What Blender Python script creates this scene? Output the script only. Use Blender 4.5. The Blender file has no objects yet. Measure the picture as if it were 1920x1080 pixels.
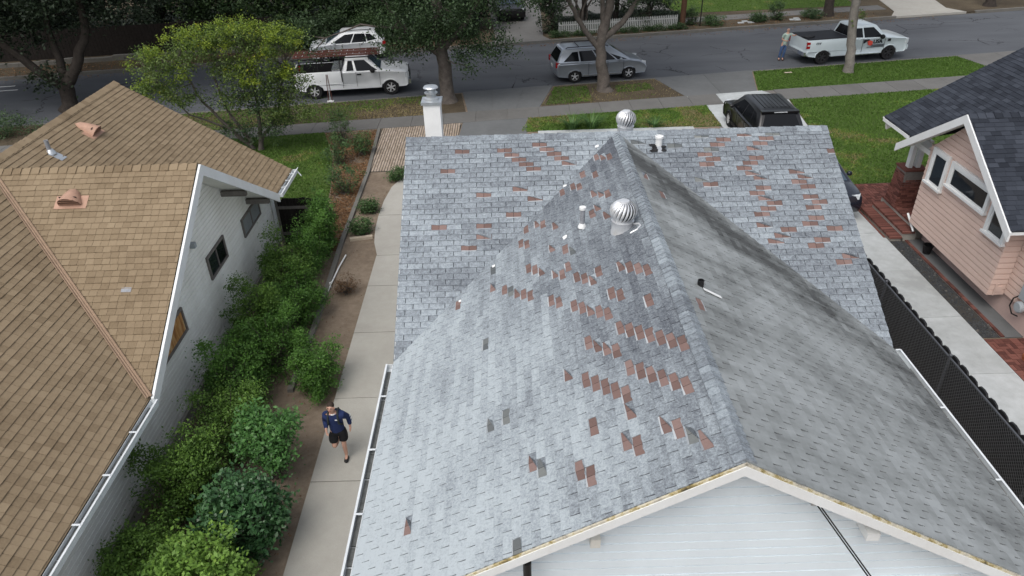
import bpy, math, random
import numpy as np
from mathutils import Vector, Matrix, noise as mnoise

random.seed(7)
S = bpy.context.scene
COL = S.collection
R = math.radians

# ------------------------------------------------------------------ camera
CAM_POS = Vector((0.0, 0.0, 11.3))
PITCH, ROLL, YAW = R(32.171), R(-1.685), R(0.035)
FPX = 1351.2                                   # focal length for a 1920 px wide frame
_r = Vector((math.cos(YAW), math.sin(YAW), 0))
_f = Vector((-math.sin(YAW) * math.cos(PITCH), math.cos(YAW) * math.cos(PITCH), -math.sin(PITCH)))
_u = _r.cross(_f)
CR = math.cos(ROLL) * _r + math.sin(ROLL) * _u
CU = -math.sin(ROLL) * _r + math.cos(ROLL) * _u
CF = _f
cam = bpy.data.cameras.new('camera')
cam.sensor_width = 36
cam.lens = 36 * FPX / 1920
cam.clip_start, cam.clip_end = 0.1, 900
camo = bpy.data.objects.new('camera', cam)
COL.objects.link(camo)
M3 = Matrix((CR, CU, -CF)).transposed()
camo.matrix_world = Matrix.Translation(CAM_POS) @ M3.to_4x4()
S.camera = camo

# ------------------------------------------------------------------ sky and sun
SUN_AZ, SUN_EL = R(212), R(58)                 # azimuth clockwise from +Y
W = bpy.data.worlds.new('World')
S.world = W
W.use_nodes = True
wn = W.node_tree
bg = wn.nodes['Background']
sky = wn.nodes.new('ShaderNodeTexSky')
sky.sky_type = 'NISHITA'
sky.sun_disc = False
sky.sun_elevation = SUN_EL
sky.sun_rotation = SUN_AZ
sky.air_density, sky.dust_density, sky.ozone_density = 1.0, 4.0, 1.0
hs = wn.nodes.new('ShaderNodeHueSaturation')
hs.inputs['Saturation'].default_value = 0.42
wn.links.new(sky.outputs[0], hs.inputs['Color'])
wn.links.new(hs.outputs[0], bg.inputs[0])
bg.inputs[1].default_value = 0.15
sun = bpy.data.lights.new('sun', 'SUN')
sun.energy = 0.75
sun.angle = R(40)
sun.color = (1.0, 0.97, 0.93)
suno = bpy.data.objects.new('sun', sun)
COL.objects.link(suno)
sd = Vector((math.sin(SUN_AZ) * math.cos(SUN_EL), math.cos(SUN_AZ) * math.cos(SUN_EL), math.sin(SUN_EL)))
suno.rotation_euler = sd.to_track_quat('Z', 'Y').to_euler()
suno.location = (-20, -20, 40)
S.view_settings.view_transform = 'Standard'
S.view_settings.look = 'None'
S.view_settings.exposure = 0.42
S.view_settings.gamma = 1.0
S.view_settings.use_curve_mapping = False

# ------------------------------------------------------------------ materials
MATS = {}
class NT:
    def __init__(s, name, rough=0.8, spec=0.3):
        m = bpy.data.materials.new(name)
        m.use_nodes = True
        s.m, s.t = m, m.node_tree
        s.b = s.t.nodes['Principled BSDF']
        s.b.inputs['Roughness'].default_value = rough
        s.b.inputs['Specular IOR Level'].default_value = spec
        s.pos = s.t.nodes.new('ShaderNodeNewGeometry').outputs['Position']
        MATS[name] = m
    def n(s, kind, **kw):
        x = s.t.nodes.new('ShaderNode' + kind)
        for k, v in kw.items():
            setattr(x, k, v)
        return x
    def l(s, a, b):
        s.t.links.new(a, b)
    def noise(s, scale, detail=4, rough=.6, vec=None, dist=0):
        x = s.n('TexNoise')
        x.inputs['Scale'].default_value = scale
        x.inputs['Detail'].default_value = detail
        x.inputs['Roughness'].default_value = rough
        x.inputs['Distortion'].default_value = dist
        s.l(vec or s.pos, x.inputs['Vector'])
        return x.outputs[0]
    def vor(s, scale, vec=None, feature='F1', out='Distance'):
        x = s.n('TexVoronoi')
        x.feature = feature
        x.inputs['Scale'].default_value = scale
        s.l(vec or s.pos, x.inputs['Vector'])
        return x.outputs[out]
    def mapv(s, scale=(1, 1, 1), rot=(0, 0, 0), vec=None):
        x = s.n('Mapping')
        x.inputs['Scale'].default_value = scale
        x.inputs['Rotation'].default_value = rot
        s.l(vec or s.pos, x.inputs['Vector'])
        return x.outputs[0]
    def ramp(s, fac, stops, interp='LINEAR'):
        x = s.n('ValToRGB')
        x.color_ramp.interpolation = interp
        e = x.color_ramp.elements
        while len(e) < len(stops):
            e.new(0.5)
        for i, (p, c) in enumerate(stops):
            e[i].position = p
            e[i].color = (c, c, c, 1) if isinstance(c, (int, float)) else (*c, 1)
        s.l(fac, x.inputs[0])
        return x.outputs[0]
    def mix(s, fac, a, b, blend='MIX'):
        x = s.n('Mix')
        x.data_type = 'RGBA'
        x.blend_type = blend
        for sock, v in ((x.inputs['Factor'], fac), (x.inputs[6], a), (x.inputs[7], b)):
            if isinstance(v, (int, float)):
                sock.default_value = v if sock == x.inputs['Factor'] else (v, v, v, 1)
            elif isinstance(v, tuple):
                sock.default_value = (*v, 1)
            else:
                s.l(v, sock)
        return x.outputs[2]
    def math(s, op, a, b=None, c=None):
        x = s.n('Math')
        x.operation = op
        for i, v in enumerate((a, b, c)):
            if v is None:
                continue
            if isinstance(v, (int, float)):
                x.inputs[i].default_value = v
            else:
                s.l(v, x.inputs[i])
        return x.outputs[0]
    def attr(s, name='tint'):
        x = s.n('Attribute')
        x.attribute_name = name
        return x.outputs['Fac']
    def sep(s):
        x = s.n('SeparateXYZ')
        s.l(s.pos, x.inputs[0])
        return x.outputs
    def color(s, c):
        if isinstance(c, tuple):
            s.b.inputs['Base Color'].default_value = (*c, 1)
        else:
            s.l(c, s.b.inputs['Base Color'])
    def rough(s, v):
        s.l(v, s.b.inputs['Roughness'])
    def bump(s, h, strength=.3, dist=.02):
        x = s.n('Bump')
        x.inputs['Strength'].default_value = strength
        x.inputs['Distance'].default_value = dist
        s.l(h, x.inputs['Height'])
        s.l(x.outputs[0], s.b.inputs['Normal'])

def simple(name, c, rough=.6, spec=.3, var=.15, scale=3.0, metal=0, fine=40, bump=0):
    """paint / metal / concrete-like: base colour with soft large and fine mottling"""
    t = NT(name, rough, spec)
    a = t.noise(scale, 5, .6)
    f = t.noise(fine, 3, .6)
    k = t.math('ADD', t.math('MULTIPLY', a, .65), t.math('MULTIPLY', f, .35))
    lo = tuple(x * (1 - var) for x in c)
    hi = tuple(min(1, x * (1 + var)) for x in c)
    t.color(t.ramp(k, [(.3, lo), (.7, hi)]))
    t.b.inputs['Metallic'].default_value = metal
    if bump:
        t.bump(f, bump, .01)
    return t.m

def glassy(name, c, rough=.06, spec=.4):
    t = NT(name, rough, spec)
    t.color(c)
    return t.m

def paint(name, c, rough=.3, metal=0.0, coat=.6):
    t = NT(name, rough, .5)
    dirt = t.noise(1.7, 5, .65)
    t.color(t.mix(t.ramp(dirt, [(.45, 0.0), (.8, .35)]), c, tuple(x * .6 + min(.03, x) for x in c)))
    t.b.inputs['Coat Weight'].default_value = coat
    t.b.inputs['Metallic'].default_value = metal
    t.b.inputs['Coat Roughness'].default_value = .08
    return t.m

def foliage(name, lo, hi, tip=None, trans=.25, rough=.55):
    """leaf: colour runs over the per-leaf tint; a share of the light passes through"""
    t = NT(name, rough, .35)
    a = t.attr()
    stops = [(0, lo), (.85, hi)] + ([(1, tip)] if tip else [])
    c = t.ramp(a, stops)
    t.color(c)
    tr = t.n('BsdfTranslucent')
    t.l(c, tr.inputs['Color'])
    mx = t.n('MixShader')
    mx.inputs[0].default_value = trans
    t.l(t.b.outputs[0], mx.inputs[1])
    t.l(tr.outputs[0], mx.inputs[2])
    t.l(mx.outputs[0], t.t.nodes['Material Output'].inputs['Surface'])
    return t.m

# ------------------------------------------------------------------ mesh helpers
ORG = {}
class MB:
    def __init__(s):
        s.v, s.f, s.t = [], [], []
    def add(s, vs, fs, tint=.5):
        o = len(s.v)
        s.v += [tuple(map(float, p)) for p in vs]
        s.f += [tuple(i + o for i in f) for f in fs]
        s.t += [tint] * len(fs)
        return s
    def poly(s, vs, tint=.5):
        return s.add(vs, [tuple(range(len(vs)))], tint)
    def box(s, x0, x1, y0, y1, z0, z1, tint=.5):
        vs = [(x, y, z) for z in (z0, z1) for y in (y0, y1) for x in (x0, x1)]
        return s.add(vs, [(0, 2, 3, 1), (4, 5, 7, 6), (0, 1, 5, 4), (2, 6, 7, 3), (0, 4, 6, 2), (1, 3, 7, 5)], tint)
    def obox(s, c, ax, ay, az, tint=.5):
        """oriented box: centre and three half vectors"""
        c, ax, ay, az = map(Vector, (c, ax, ay, az))
        vs = [c + i * ax + j * ay + k * az for k in (-1, 1) for j in (-1, 1) for i in (-1, 1)]
        return s.add(vs, [(0, 2, 3, 1), (4, 5, 7, 6), (0, 1, 5, 4), (2, 6, 7, 3), (0, 4, 6, 2), (1, 3, 7, 5)], tint)
    def bar(s, a, b, w, h, up=(0, 0, 1), tint=.5):
        a, b, up = Vector(a), Vector(b), Vector(up)
        d = b - a
        x = d.normalized()
        y = up.cross(x)
        if y.length < 1e-4:
            y = Vector((1, 0, 0)).cross(x)
        y.normalize()
        z = x.cross(y)
        return s.obox((a + b) / 2, d / 2, y * w / 2, z * h / 2, tint)
    def slab(s, outline, z0, z1, tint=.5):
        """vertical prism of a plan outline (ccw); z1 may be one number or a list"""
        n = len(outline)
        zt = z1 if isinstance(z1, (list, tuple)) else [z1] * n
        vs = [(x, y, z0) for x, y in outline] + [(x, y, z) for (x, y), z in zip(outline, zt)]
        fs = [tuple(range(n - 1, -1, -1)), tuple(range(n, 2 * n))]
        fs += [(i, (i + 1) % n, n + (i + 1) % n, n + i) for i in range(n)]
        return s.add(vs, fs, tint)
    def extrude(s, poly3, vec, tint=.5):
        n = len(poly3)
        v = Vector(vec)
        vs = [Vector(p) for p in poly3] + [Vector(p) + v for p in poly3]
        fs = [tuple(range(n - 1, -1, -1)), tuple(range(n, 2 * n))]
        fs += [(i, (i + 1) % n, n + (i + 1) % n, n + i) for i in range(n)]
        return s.add(vs, fs, tint)
    def tube(s, path, radii, n=8, cap=True, tint=.5):
        path = [Vector(p) for p in path]
        if isinstance(radii, (int, float)):
            radii = [radii] * len(path)
        vs, fs = [], []
        ref = None
        for i, p in enumerate(path):
            d = (path[min(i + 1, len(path) - 1)] - path[max(i - 1, 0)])
            d = d.normalized() if d.length > 1e-9 else Vector((0, 0, 1))
            if ref is None:
                ref = Vector((1, 0, 0)) if abs(d.x) < .8 else Vector((0, 1, 0))
            y = d.cross(ref).normalized()
            x = y.cross(d).normalized()
            ref = x
            for k in range(n):
                a = 2 * math.pi * k / n
                vs.append(p + radii[i] * (math.cos(a) * x + math.sin(a) * y))
        for i in range(len(path) - 1):
            for k in range(n):
                k2 = (k + 1) % n
                fs.append((i * n + k, i * n + k2, (i + 1) * n + k2, (i + 1) * n + k))
        if cap:
            fs.append(tuple(range(n - 1, -1, -1)))
            m = (len(path) - 1) * n
            fs.append(tuple(range(m, m + n)))
        return s.add(vs, fs, tint)
    def lathe(s, prof, c=(0, 0, 0), axis='z', n=20, tint=.5, cap=True):
        """prof: list of (radius, height)"""
        vs, fs = [], []
        for r, h in prof:
            for k in range(n):
                a = 2 * math.pi * k / n
                p = (r * math.cos(a), r * math.sin(a), h)
                if axis == 'y':
                    p = (p[0], p[2], p[1])
                elif axis == 'x':
                    p = (p[2], p[0], p[1])
                vs.append((p[0] + c[0], p[1] + c[1], p[2] + c[2]))
        for i in range(len(prof) - 1):
            for k in range(n):
                k2 = (k + 1) % n
                fs.append((i * n + k, i * n + k2, (i + 1) * n + k2, (i + 1) * n + k))
        if cap and prof[0][0] > 1e-6:
            fs.append(tuple(range(n - 1, -1, -1)))
        if cap and prof[-1][0] > 1e-6:
            m = (len(prof) - 1) * n
            fs.append(tuple(range(m, m + n)))
        return s.add(vs, fs, tint)
    def loft(s, rings, closed=True, cap=True, tint=.5):
        n = len(rings[0])
        vs = [p for r in rings for p in r]
        fs = []
        for i in range(len(rings) - 1):
            for k in range(n if closed else n - 1):
                k2 = (k + 1) % n
                fs.append((i * n + k, i * n + k2, (i + 1) * n + k2, (i + 1) * n + k))
        if cap:
            fs.append(tuple(range(n - 1, -1, -1)))
            m = (len(rings) - 1) * n
            fs.append(tuple(range(m, m + n)))
        return s.add(vs, fs, tint)

def mesh_of(name, mb, smooth=None):
    me = bpy.data.meshes.new(name)
    me.from_pydata(mb.v, [], mb.f)
    if mb.f:
        at = me.attributes.new('tint', 'FLOAT', 'FACE')
        at.data.foreach_set('value', np.asarray(mb.t, dtype=np.float32))
    if smooth:
        me.shade_smooth()
        me.set_sharp_from_angle(angle=R(smooth))
    me.update()
    return me

def link(name, me, material, parent=None):
    o = bpy.data.objects.new(name, me)
    if material is not None and me is not None:
        m = MATS[material] if isinstance(material, str) else material
        if not me.materials:
            me.materials.append(m)
    COL.objects.link(o)
    if parent is not None:
        o.parent = parent
    return o

def part(name, mb, material, parent=None, world=True, smooth=None, kind=None):
    """one mesh object; `world` = built in world coordinates, moved into the parent's frame"""
    off = ORG.get(parent.name, (0, 0, 0)) if (parent is not None and world) else (0, 0, 0)
    if any(off):
        mb.v = [(x - off[0], y - off[1], z - off[2]) for x, y, z in mb.v]
    o = link(name, mesh_of(name, mb, smooth), material, parent)
    ORG[o.name] = off
    if kind:
        o['kind'] = kind
    return o

def thing(name, label, cat, loc=(0, 0, 0), rotz=0, group=None):
    o = bpy.data.objects.new(name, None)
    COL.objects.link(o)
    o.location = loc
    o.rotation_euler = (0, 0, rotz)
    o.empty_display_size = .2
    ORG[o.name] = tuple(loc)
    return tag(o, label, cat, group)

def tag(o, label, cat, group=None, kind=None):
    o['label'] = label
    if cat:
        o['category'] = cat
    if group:
        o['group'] = group
    if kind:
        o['kind'] = kind
    return o

def struct(name, mb, material, label=None, parent=None, smooth=None):
    o = part(name, mb, material, parent, smooth=smooth)
    if parent is None:
        o['kind'] = 'structure'
        if label:
            o['label'] = label
    return o

def single(name, mb, material, label, cat, group=None, loc=None, smooth=None):
    """a thing that is one mesh; built in world coordinates, origin moved to its base"""
    if loc is None:
        a = np.array(mb.v)
        loc = (float((a[:, 0].min() + a[:, 0].max()) / 2), float((a[:, 1].min() + a[:, 1].max()) / 2), float(a[:, 2].min()))
    mb.v = [(x - loc[0], y - loc[1], z - loc[2]) for x, y, z in mb.v]
    o = link(name, mesh_of(name, mb, smooth), material)
    o.location = loc
    ORG[o.name] = tuple(loc)
    return tag(o, label, cat, group)

def dup(root, loc, rotz=0, label=None, parent=None):
    c = root.copy()
    COL.objects.link(c)
    if parent is None:
        c.location = loc
        c.rotation_euler = (0, 0, rotz)
        if label:
            c['label'] = label
    else:
        c.parent = parent
    for ch in [o for o in root.children]:
        dup(ch, None, 0, None, c)
    return c

def clip(poly, edge_pts):
    """clip a 2-D polygon by a convex ccw polygon"""
    out = list(poly)
    n = len(edge_pts)
    for i in range(n):
        a, b = edge_pts[i], edge_pts[(i + 1) % n]
        ex, ey = b[0] - a[0], b[1] - a[1]
        side = lambda q: ex * (q[1] - a[1]) - ey * (q[0] - a[0])
        res = []
        for j in range(len(out)):
            p, q = out[j], out[(j + 1) % len(out)]
            sp, sq = side(p), side(q)
            if sp >= 0:
                res.append(p)
            if (sp >= 0) != (sq >= 0):
                t = sp / (sp - sq)
                res.append((p[0] + (q[0] - p[0]) * t, p[1] + (q[1] - p[1]) * t))
        out = res
        if len(out) < 3:
            return []
    return out

def area2(p):
    return abs(sum(p[i][0] * p[(i + 1) % len(p)][1] - p[(i + 1) % len(p)][0] * p[i][1] for i in range(len(p)))) / 2

def ccw(p):
    a = sum(p[i][0] * p[(i + 1) % len(p)][1] - p[(i + 1) % len(p)][0] * p[i][1] for i in range(len(p)))
    return p if a > 0 else p[::-1]

def seen(p):
    """rough size a small piece has for the viewer (0 outside the view), to choose which pieces become single objects"""
    d = Vector(p) - CAM_POS
    z = d.dot(CF)
    if z < .5:
        return 0
    x, y = d.dot(CR) / z * FPX, d.dot(CU) / z * FPX
    return 0 if abs(x) > 950 or abs(y) > 530 else 1 / z

class Pieces:
    """alike pieces of one surface: the ones that show largest become objects, the rest one joined part"""
    def __init__(s):
        s.p = []
    def add(s, vs, fs, tint=.5, w=1.0):
        c = np.mean(np.array([tuple(v) for v in vs]), axis=0)
        s.p.append((seen(c) * w, vs, fs, tint))
    def emit(s, name, rest_name, material, parent, limit=300, world=True):
        s.p.sort(key=lambda q: -q[0])
        rest = MB()
        for i, (w, vs, fs, tint) in enumerate(s.p):
            if i < limit and w > 0:
                m = MB()
                m.add(vs, fs, tint)
                part(name, m, material, parent, world)
            else:
                rest.add(vs, fs, tint)
        if rest.f:
            part(rest_name, rest, material, parent, world, kind='stuff')

def shingle_plane(pcs, O, U, V, poly, tabw, expo, gap=.013, th=.013, seed=1, missing=(), under=None, jitter=.0, lap=1.25, stag=None, u0=0.0, v0=0.0, mixt=.7):
    """tabs of one roof slope. O origin, U along the eave, V up the slope (unit), poly convex in (u,v)"""
    rnd = random.Random(seed)
    O, U, V = Vector(O), Vector(U), Vector(V)
    N = U.cross(V)
    if N.z < 0:
        N = -N
    O = O + U * u0 + V * v0                      # phase of the tab grid
    poly = ccw([(a - u0, b - v0) for a, b in poly])
    missing = [(a - u0, b - v0, k) for a, b, k in missing]
    us = [p[0] for p in poly]
    vs_ = [p[1] for p in poly]
    r0, r1 = int(math.floor(min(vs_) / expo)) - 1, int(math.ceil(max(vs_) / expo)) + 1
    miss = {}
    for (u, v, k) in missing:
        r = int(math.floor(v / expo))
        off = (r % 2) * tabw / 2 if stag is None else stag(r)
        c = int(math.floor((u - off) / tabw))
        miss[(r, c)] = k
    strip_t = {}
    for r in range(r0, r1):
        off = (r % 2) * tabw / 2 if stag is None else stag(r)
        c0 = int(math.floor((min(us) - off) / tabw)) - 1
        c1 = int(math.ceil((max(us) - off) / tabw)) + 1
        for c in range(c0, c1):
            j = rnd.uniform(-jitter, jitter)
            a = off + c * tabw + gap / 2
            b = a + tabw - gap
            v0 = r * expo + j
            v1 = r * expo + expo * lap
            q = clip([(a, v0), (b, v0), (b, v1), (a, v1)], poly)
            if len(q) < 3 or area2(q) < .0008:
                continue
            if (r, c) in miss and under is not None:
                kind = miss[(r, c)]
                ed = clip([(a, r * expo - .012), (b, r * expo - .006), (b, r * expo + expo * rnd.uniform(.02, .14)), ((a + b) / 2, r * expo + expo * rnd.uniform(.0, .12)), (a, r * expo + expo * rnd.uniform(.02, .14))], poly)
                if len(ed) >= 3 and area2(ed) > .0005:
                    n = len(ed)
                    vv = [O + U * x + V * y + N * .010 for x, y in ed] + [O + U * x + V * y - N * .004 for x, y in ed]
                    under['edge'].add(vv, [tuple(range(n))] + [(i, n + i, n + (i + 1) % n, (i + 1) % n) for i in range(n)], rnd.random())
                e0, e1 = r * expo, r * expo + expo * 1.06
                rag = [(a + (b - a) * q, e1 - expo * (rnd.uniform(.04, .20) if q not in (0, 1) else rnd.uniform(.02, .30))) for q in (0, .2, .42, .6, .8, 1)]
                rag = [(a, e1), (b, e1)] + rag[::-1]
                if rnd.random() < .3:            # a corner of the tab is still hanging on
                    q0 = rnd.uniform(.45, .75)
                    rag = [(a, e1), (b, e1), (b, e0 + expo * rnd.uniform(.0, .4)), (a + (b - a) * q0, e1 - expo * .25), (a, e1 - expo * .08)]
                for i in range(1, len(rag) - 2):
                    tri = clip(ccw([rag[0], rag[i], rag[i + 1]]), poly)
                    if len(tri) >= 3 and area2(tri) > .0002:
                        n = len(tri)
                        vv = [O + U * x + V * y + N * .011 for x, y in tri] + [O + U * x + V * y - N * .004 for x, y in tri]
                        under['rag'].add(vv, [tuple(range(n))] + [(i_, n + i_, n + (i_ + 1) % n, (i_ + 1) % n) for i_ in range(n)], rnd.random())
                for (h0, h1) in ((a - gap / 2, (a + b) / 2 - .004), ((a + b) / 2 + .004, b + gap / 2)):
                    qq = clip([(h0, r * expo), (h1, r * expo), (h1, r * expo + expo * 1.05), (h0, r * expo + expo * 1.05)], poly)
                    if len(qq) < 3:
                        continue
                    top = [O + U * x + V * y + N * (.004 + .002 * (1 - (y / expo - r))) for x, y in qq]
                    bot = [O + U * x + V * y - N * .006 for x, y in qq]
                    n = len(qq)
                    fs = [tuple(range(n))] + [(i, n + i, n + (i + 1) % n, (i + 1) % n) for i in range(n)]
                    under[kind].add(top + bot, fs, rnd.random())
                continue
            lift = rnd.random()
            tt = th * (1 + .5 * lift * lift)
            def hgt(y):
                k = (y - v0) / (v1 - v0)
                return tt * (1 - k) + .001
            top = [O + U * x + V * y + N * hgt(y) for x, y in q]
            bot = [O + U * x + V * y - N * .006 for x, y in q]
            n = len(q)
            fs = [tuple(range(n))] + [(i, n + i, n + (i + 1) % n, (i + 1) % n) for i in range(n)]
            key = (r, (c + r) // 3)              # three tabs are one strip of the same batch
            if key not in strip_t:
                strip_t[key] = rnd.random()
            pcs.add(top + bot, fs, mixt * strip_t[key] + (1 - mixt) * rnd.random())

def ridge_caps(pcs, A, B, s1, s2, n1, n2, step, width, th=.014, seed=3):
    """bent cap shingles over the ridge A->B; s1,s2 unit vectors down either slope, n1,n2 slope normals"""
    rnd = random.Random(seed)
    A, B = Vector(A), Vector(B)
    d = (B - A).normalized()
    L = (B - A).length
    k = 0
    while k * step < L - .02:
        a = k * step
        b = min(L, a + step * 1.2)
        w = width * rnd.uniform(.94, 1.06)
        dz = rnd.uniform(0, .006)
        rows = []
        for t, h in ((a, th + .012 + dz), (b, .012)):
            c = A + d * t
            up = Vector((0, 0, 1)) * (h * 1.15)
            rows.append([c + s1 * w + n1 * h, c + up, c + s2 * w + n2 * h])
        low = [[p - Vector((0, 0, .03)) for p in r] for r in rows]
        vs = rows[0] + rows[1] + low[0] + low[1]
        fs = [(0, 1, 4, 3), (1, 2, 5, 4), (0, 6, 7, 1), (1, 7, 8, 2), (0, 3, 9, 6), (2, 8, 11, 5)]
        pcs.add(vs, fs, rnd.random())
        k += 1

def lap_siding(parent, O, U, N, poly, expo, th, material, name='siding_board', seed=1, z0=0.0, limit=300, cove=.028):
    """lapped boards on a vertical wall: O origin, U horizontal, N outward normal, poly convex (u,z)"""
    rnd = random.Random(seed)
    O, U, N = Vector(O), Vector(U), Vector(N)
    Z = Vector((0, 0, 1))
    poly = ccw(poly)
    zs = [p[1] for p in poly]
    us = [p[0] for p in poly]
    pcs = Pieces()
    r = 0
    z = min(zs)
    while z < max(zs) - .005:
        t = th * rnd.uniform(.9, 1.1)
        vs, fs = [], []
        # face of the board, then the recessed cove above it
        for (za, zb, ta, tb) in ((z, z + expo - cove, t, t * .8), (z + expo - cove - .003, z + expo + .004, t * .1, t * .05)):
            q = clip([(min(us) - 1, za), (max(us) + 1, za), (max(us) + 1, zb), (min(us) - 1, zb)], poly)
            if len(q) < 3 or area2(q) < .0008:
                continue
            n, o_ = len(q), len(vs)
            vs += [O + U * x + Z * y + N * (ta + (tb - ta) * (y - za) / (zb - za) + .002) for x, y in q]
            vs += [O + U * x + Z * y - N * .004 for x, y in q]
            fs.append(tuple(o_ + i for i in (range(n) if U.cross(Z).dot(N) > 0 else range(n - 1, -1, -1))))
            fs += [(o_ + i, o_ + n + i, o_ + n + (i + 1) % n, o_ + (i + 1) % n) for i in range(n)]
        if vs:
            pcs.add(vs, fs, rnd.random())
        z += expo
    pcs.emit(name, name + '_rest', material, parent, limit)

# ------------------------------------------------------------------ leaf clouds
def leaf_mesh(name, C, size, seed, tint, flat=.35, aspect=.55, droop=0.0, jit=.4):
    """one diamond leaf per centre: numpy arrays straight into a mesh"""
    g = np.random.default_rng(seed)
    n = len(C)
    nrm = g.normal(size=(n, 3))
    nrm[:, 2] = np.abs(nrm[:, 2]) + flat
    nrm /= np.linalg.norm(nrm, axis=1)[:, None]
    d = g.normal(size=(n, 3))
    d[:, 2] -= droop
    d -= (d * nrm).sum(1)[:, None] * nrm
    d /= np.linalg.norm(d, axis=1)[:, None] + 1e-9
    s = np.cross(nrm, d)
    L = size * (1 + jit * (g.random(n) - .5) * 2)[:, None]
    Wd = L * aspect * .5
    v = np.empty((n, 4, 3), dtype=np.float32)
    v[:, 0] = C - d * L * .5
    v[:, 1] = C + s * Wd + nrm * L * .08
    v[:, 2] = C + d * L * .5
    v[:, 3] = C - s * Wd + nrm * L * .08
    me = bpy.data.meshes.new(name)
    me.vertices.add(n * 4)
    me.vertices.foreach_set('co', v.reshape(-1))
    me.loops.add(n * 4)
    me.loops.foreach_set('vertex_index', np.arange(n * 4, dtype=np.int32))
    me.polygons.add(n)
    me.polygons.foreach_set('loop_start', np.arange(0, n * 4, 4, dtype=np.int32))
    me.update(calc_edges=True)
    at = me.attributes.new('tint', 'FLOAT', 'FACE')
    at.data.foreach_set('value', np.clip(tint, 0, 1).astype(np.float32))
    return me

def crown_points(blobs, clumps, per, spread, seed, shell=.55):
    """clump centres in the ellipsoids (nearer their skins), then leaves round each clump"""
    g = np.random.default_rng(seed)
    cc, tt = [], []
    vol = np.array([b[3] * b[4] * b[5] for b in blobs]) ** (2 / 3)
    share = np.maximum(1, (clumps * vol / vol.sum())).astype(int)
    for b, k in zip(blobs, share):
        d = g.normal(size=(k, 3))
        d /= np.linalg.norm(d, axis=1)[:, None]
        r = shell + (1 - shell) * g.random(k) ** .6
        r *= 1 + .16 * g.normal(size=k)
        cc.append(np.array(b[:3]) + d * r[:, None] * np.array(b[3:6]))
    cc = np.concatenate(cc)
    ct = g.random(len(cc))
    n = len(cc) * per
    idx = np.repeat(np.arange(len(cc)), per)
    sp = spread * (.6 + .8 * g.random(len(cc)))[idx]
    off = g.normal(size=(n, 3)) * sp[:, None] * np.array([1, 1, .7])
    P = cc[idx] + off
    tint = .55 * ct[idx] + .45 * g.random(n)
    return cc, P, tint

# ------------------------------------------------------------------ material library
def mk_shingle(name, dark, mid, light, streak=.0, speck=1.0):
    t = NT(name, .92, .15)
    tint = t.attr()
    xyz = t.sep()
    big = t.noise(.42, 3, .55)
    grain = t.noise(38, 4, .85)
    mott = t.noise(14, 4, .7)
    # worn granules: pale specks over the darker mat
    k = t.math('ADD', t.math('MULTIPLY', grain, .6 * speck), t.math('MULTIPLY', mott, .55))
    k = t.math('ADD', k, t.math('MULTIPLY', t.math('SUBTRACT', big, .5), .45))
    k = t.math('ADD', k, t.math('MULTIPLY', t.math('SUBTRACT', tint, .5), .16))
    c = t.ramp(k, [(.36, dark), (.56, mid), (.76, light)])
    t.color(c)
    t.bump(t.math('ADD', grain, t.math('MULTIPLY', mott, .7)), .35, .006)
    return t.m
mk_shingle('shingle_pale', (.098, .107, .122), (.205, .230, .252), (.34, .382, .41))

def mk_left_slope():
    """west slope: bleached to pale granules low down and to the back, speckled with dark bare mat near ridge and gable"""
    t = NT('shingle_bleached', .92, .15)
    tint = t.attr()
    xyz = t.sep()
    grain = t.noise(30, 5, .85)
    mott = t.noise(9, 4, .7)
    streak = t.noise(1.0, 4, .65, vec=t.mapv((6.5, .8, 0)))
    big = t.noise(.35, 2, .5)
    # bleaching grows away from the ridge
    g = t.math('ADD', t.math('MULTIPLY', t.math('SUBTRACT', 1.2, xyz[0]), .085), t.math('MULTIPLY', t.math('SUBTRACT', 9.8, xyz[1]), .026))
    k = t.math('ADD', t.math('MULTIPLY', grain, 1.0), t.math('MULTIPLY', mott, .26))
    k = t.math('ADD', k, t.math('MULTIPLY', t.math('SUBTRACT', streak, .5), .36))
    k = t.math('ADD', k, t.math('MULTIPLY', t.math('SUBTRACT', big, .5), .42))
    k = t.math('ADD', k, t.math('MULTIPLY', t.math('SUBTRACT', tint, .5), .17))
    g = t.math('MAXIMUM', g, -.045)
    k = t.math('ADD', k, g)
    t.color(t.ramp(k, [(.46, (.085, .093, .108)), (.66, (.195, .218, .238)), (.84, (.32, .358, .38)), (1.0, (.41, .455, .475))]))
    t.bump(grain, .35, .006)
mk_left_slope()

def mk_right_slope():
    """east slope: greenish grey, dark mildew running down towards the valley and the gutter"""
    t = NT('shingle_mildewed', .9, .15)
    tint = t.attr()
    xyz = t.sep()
    mott = t.noise(10, 4, .65)
    run = t.noise(1.0, 5, .6, vec=t.mapv((.55, 3.2, .55)), dist=.4)
    big = t.noise(.5, 3, .55, dist=.6)
    # the valley line: x - 2.42 = 15.4 - y
    dv = t.math('SUBTRACT', 17.9, t.math('ADD', xyz[0], xyz[1]))
    val = t.ramp(t.math('MULTIPLY', dv, .25), [(.02, .25), (.25, 1.0), (.65, .2), (1, 0.0)])
    k = t.math('ADD', t.math('MULTIPLY', run, .55), t.math('MULTIPLY', big, .6))
    k = t.math('ADD', k, t.math('MULTIPLY', val, .27))
    k = t.math('ADD', k, t.math('MULTIPLY', t.math('SUBTRACT', mott, .5), .18))
    k = t.math('ADD', k, t.math('MULTIPLY', t.math('SUBTRACT', tint, .5), .14))
    c = t.ramp(k, [(.40, (.315, .336, .340)), (.60, (.225, .241, .241)), (.86, (.075, .079, .079))])
    t.color(c)
    t.bump(t.noise(60, 3, .7), .3, .005)
mk_right_slope()

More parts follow.
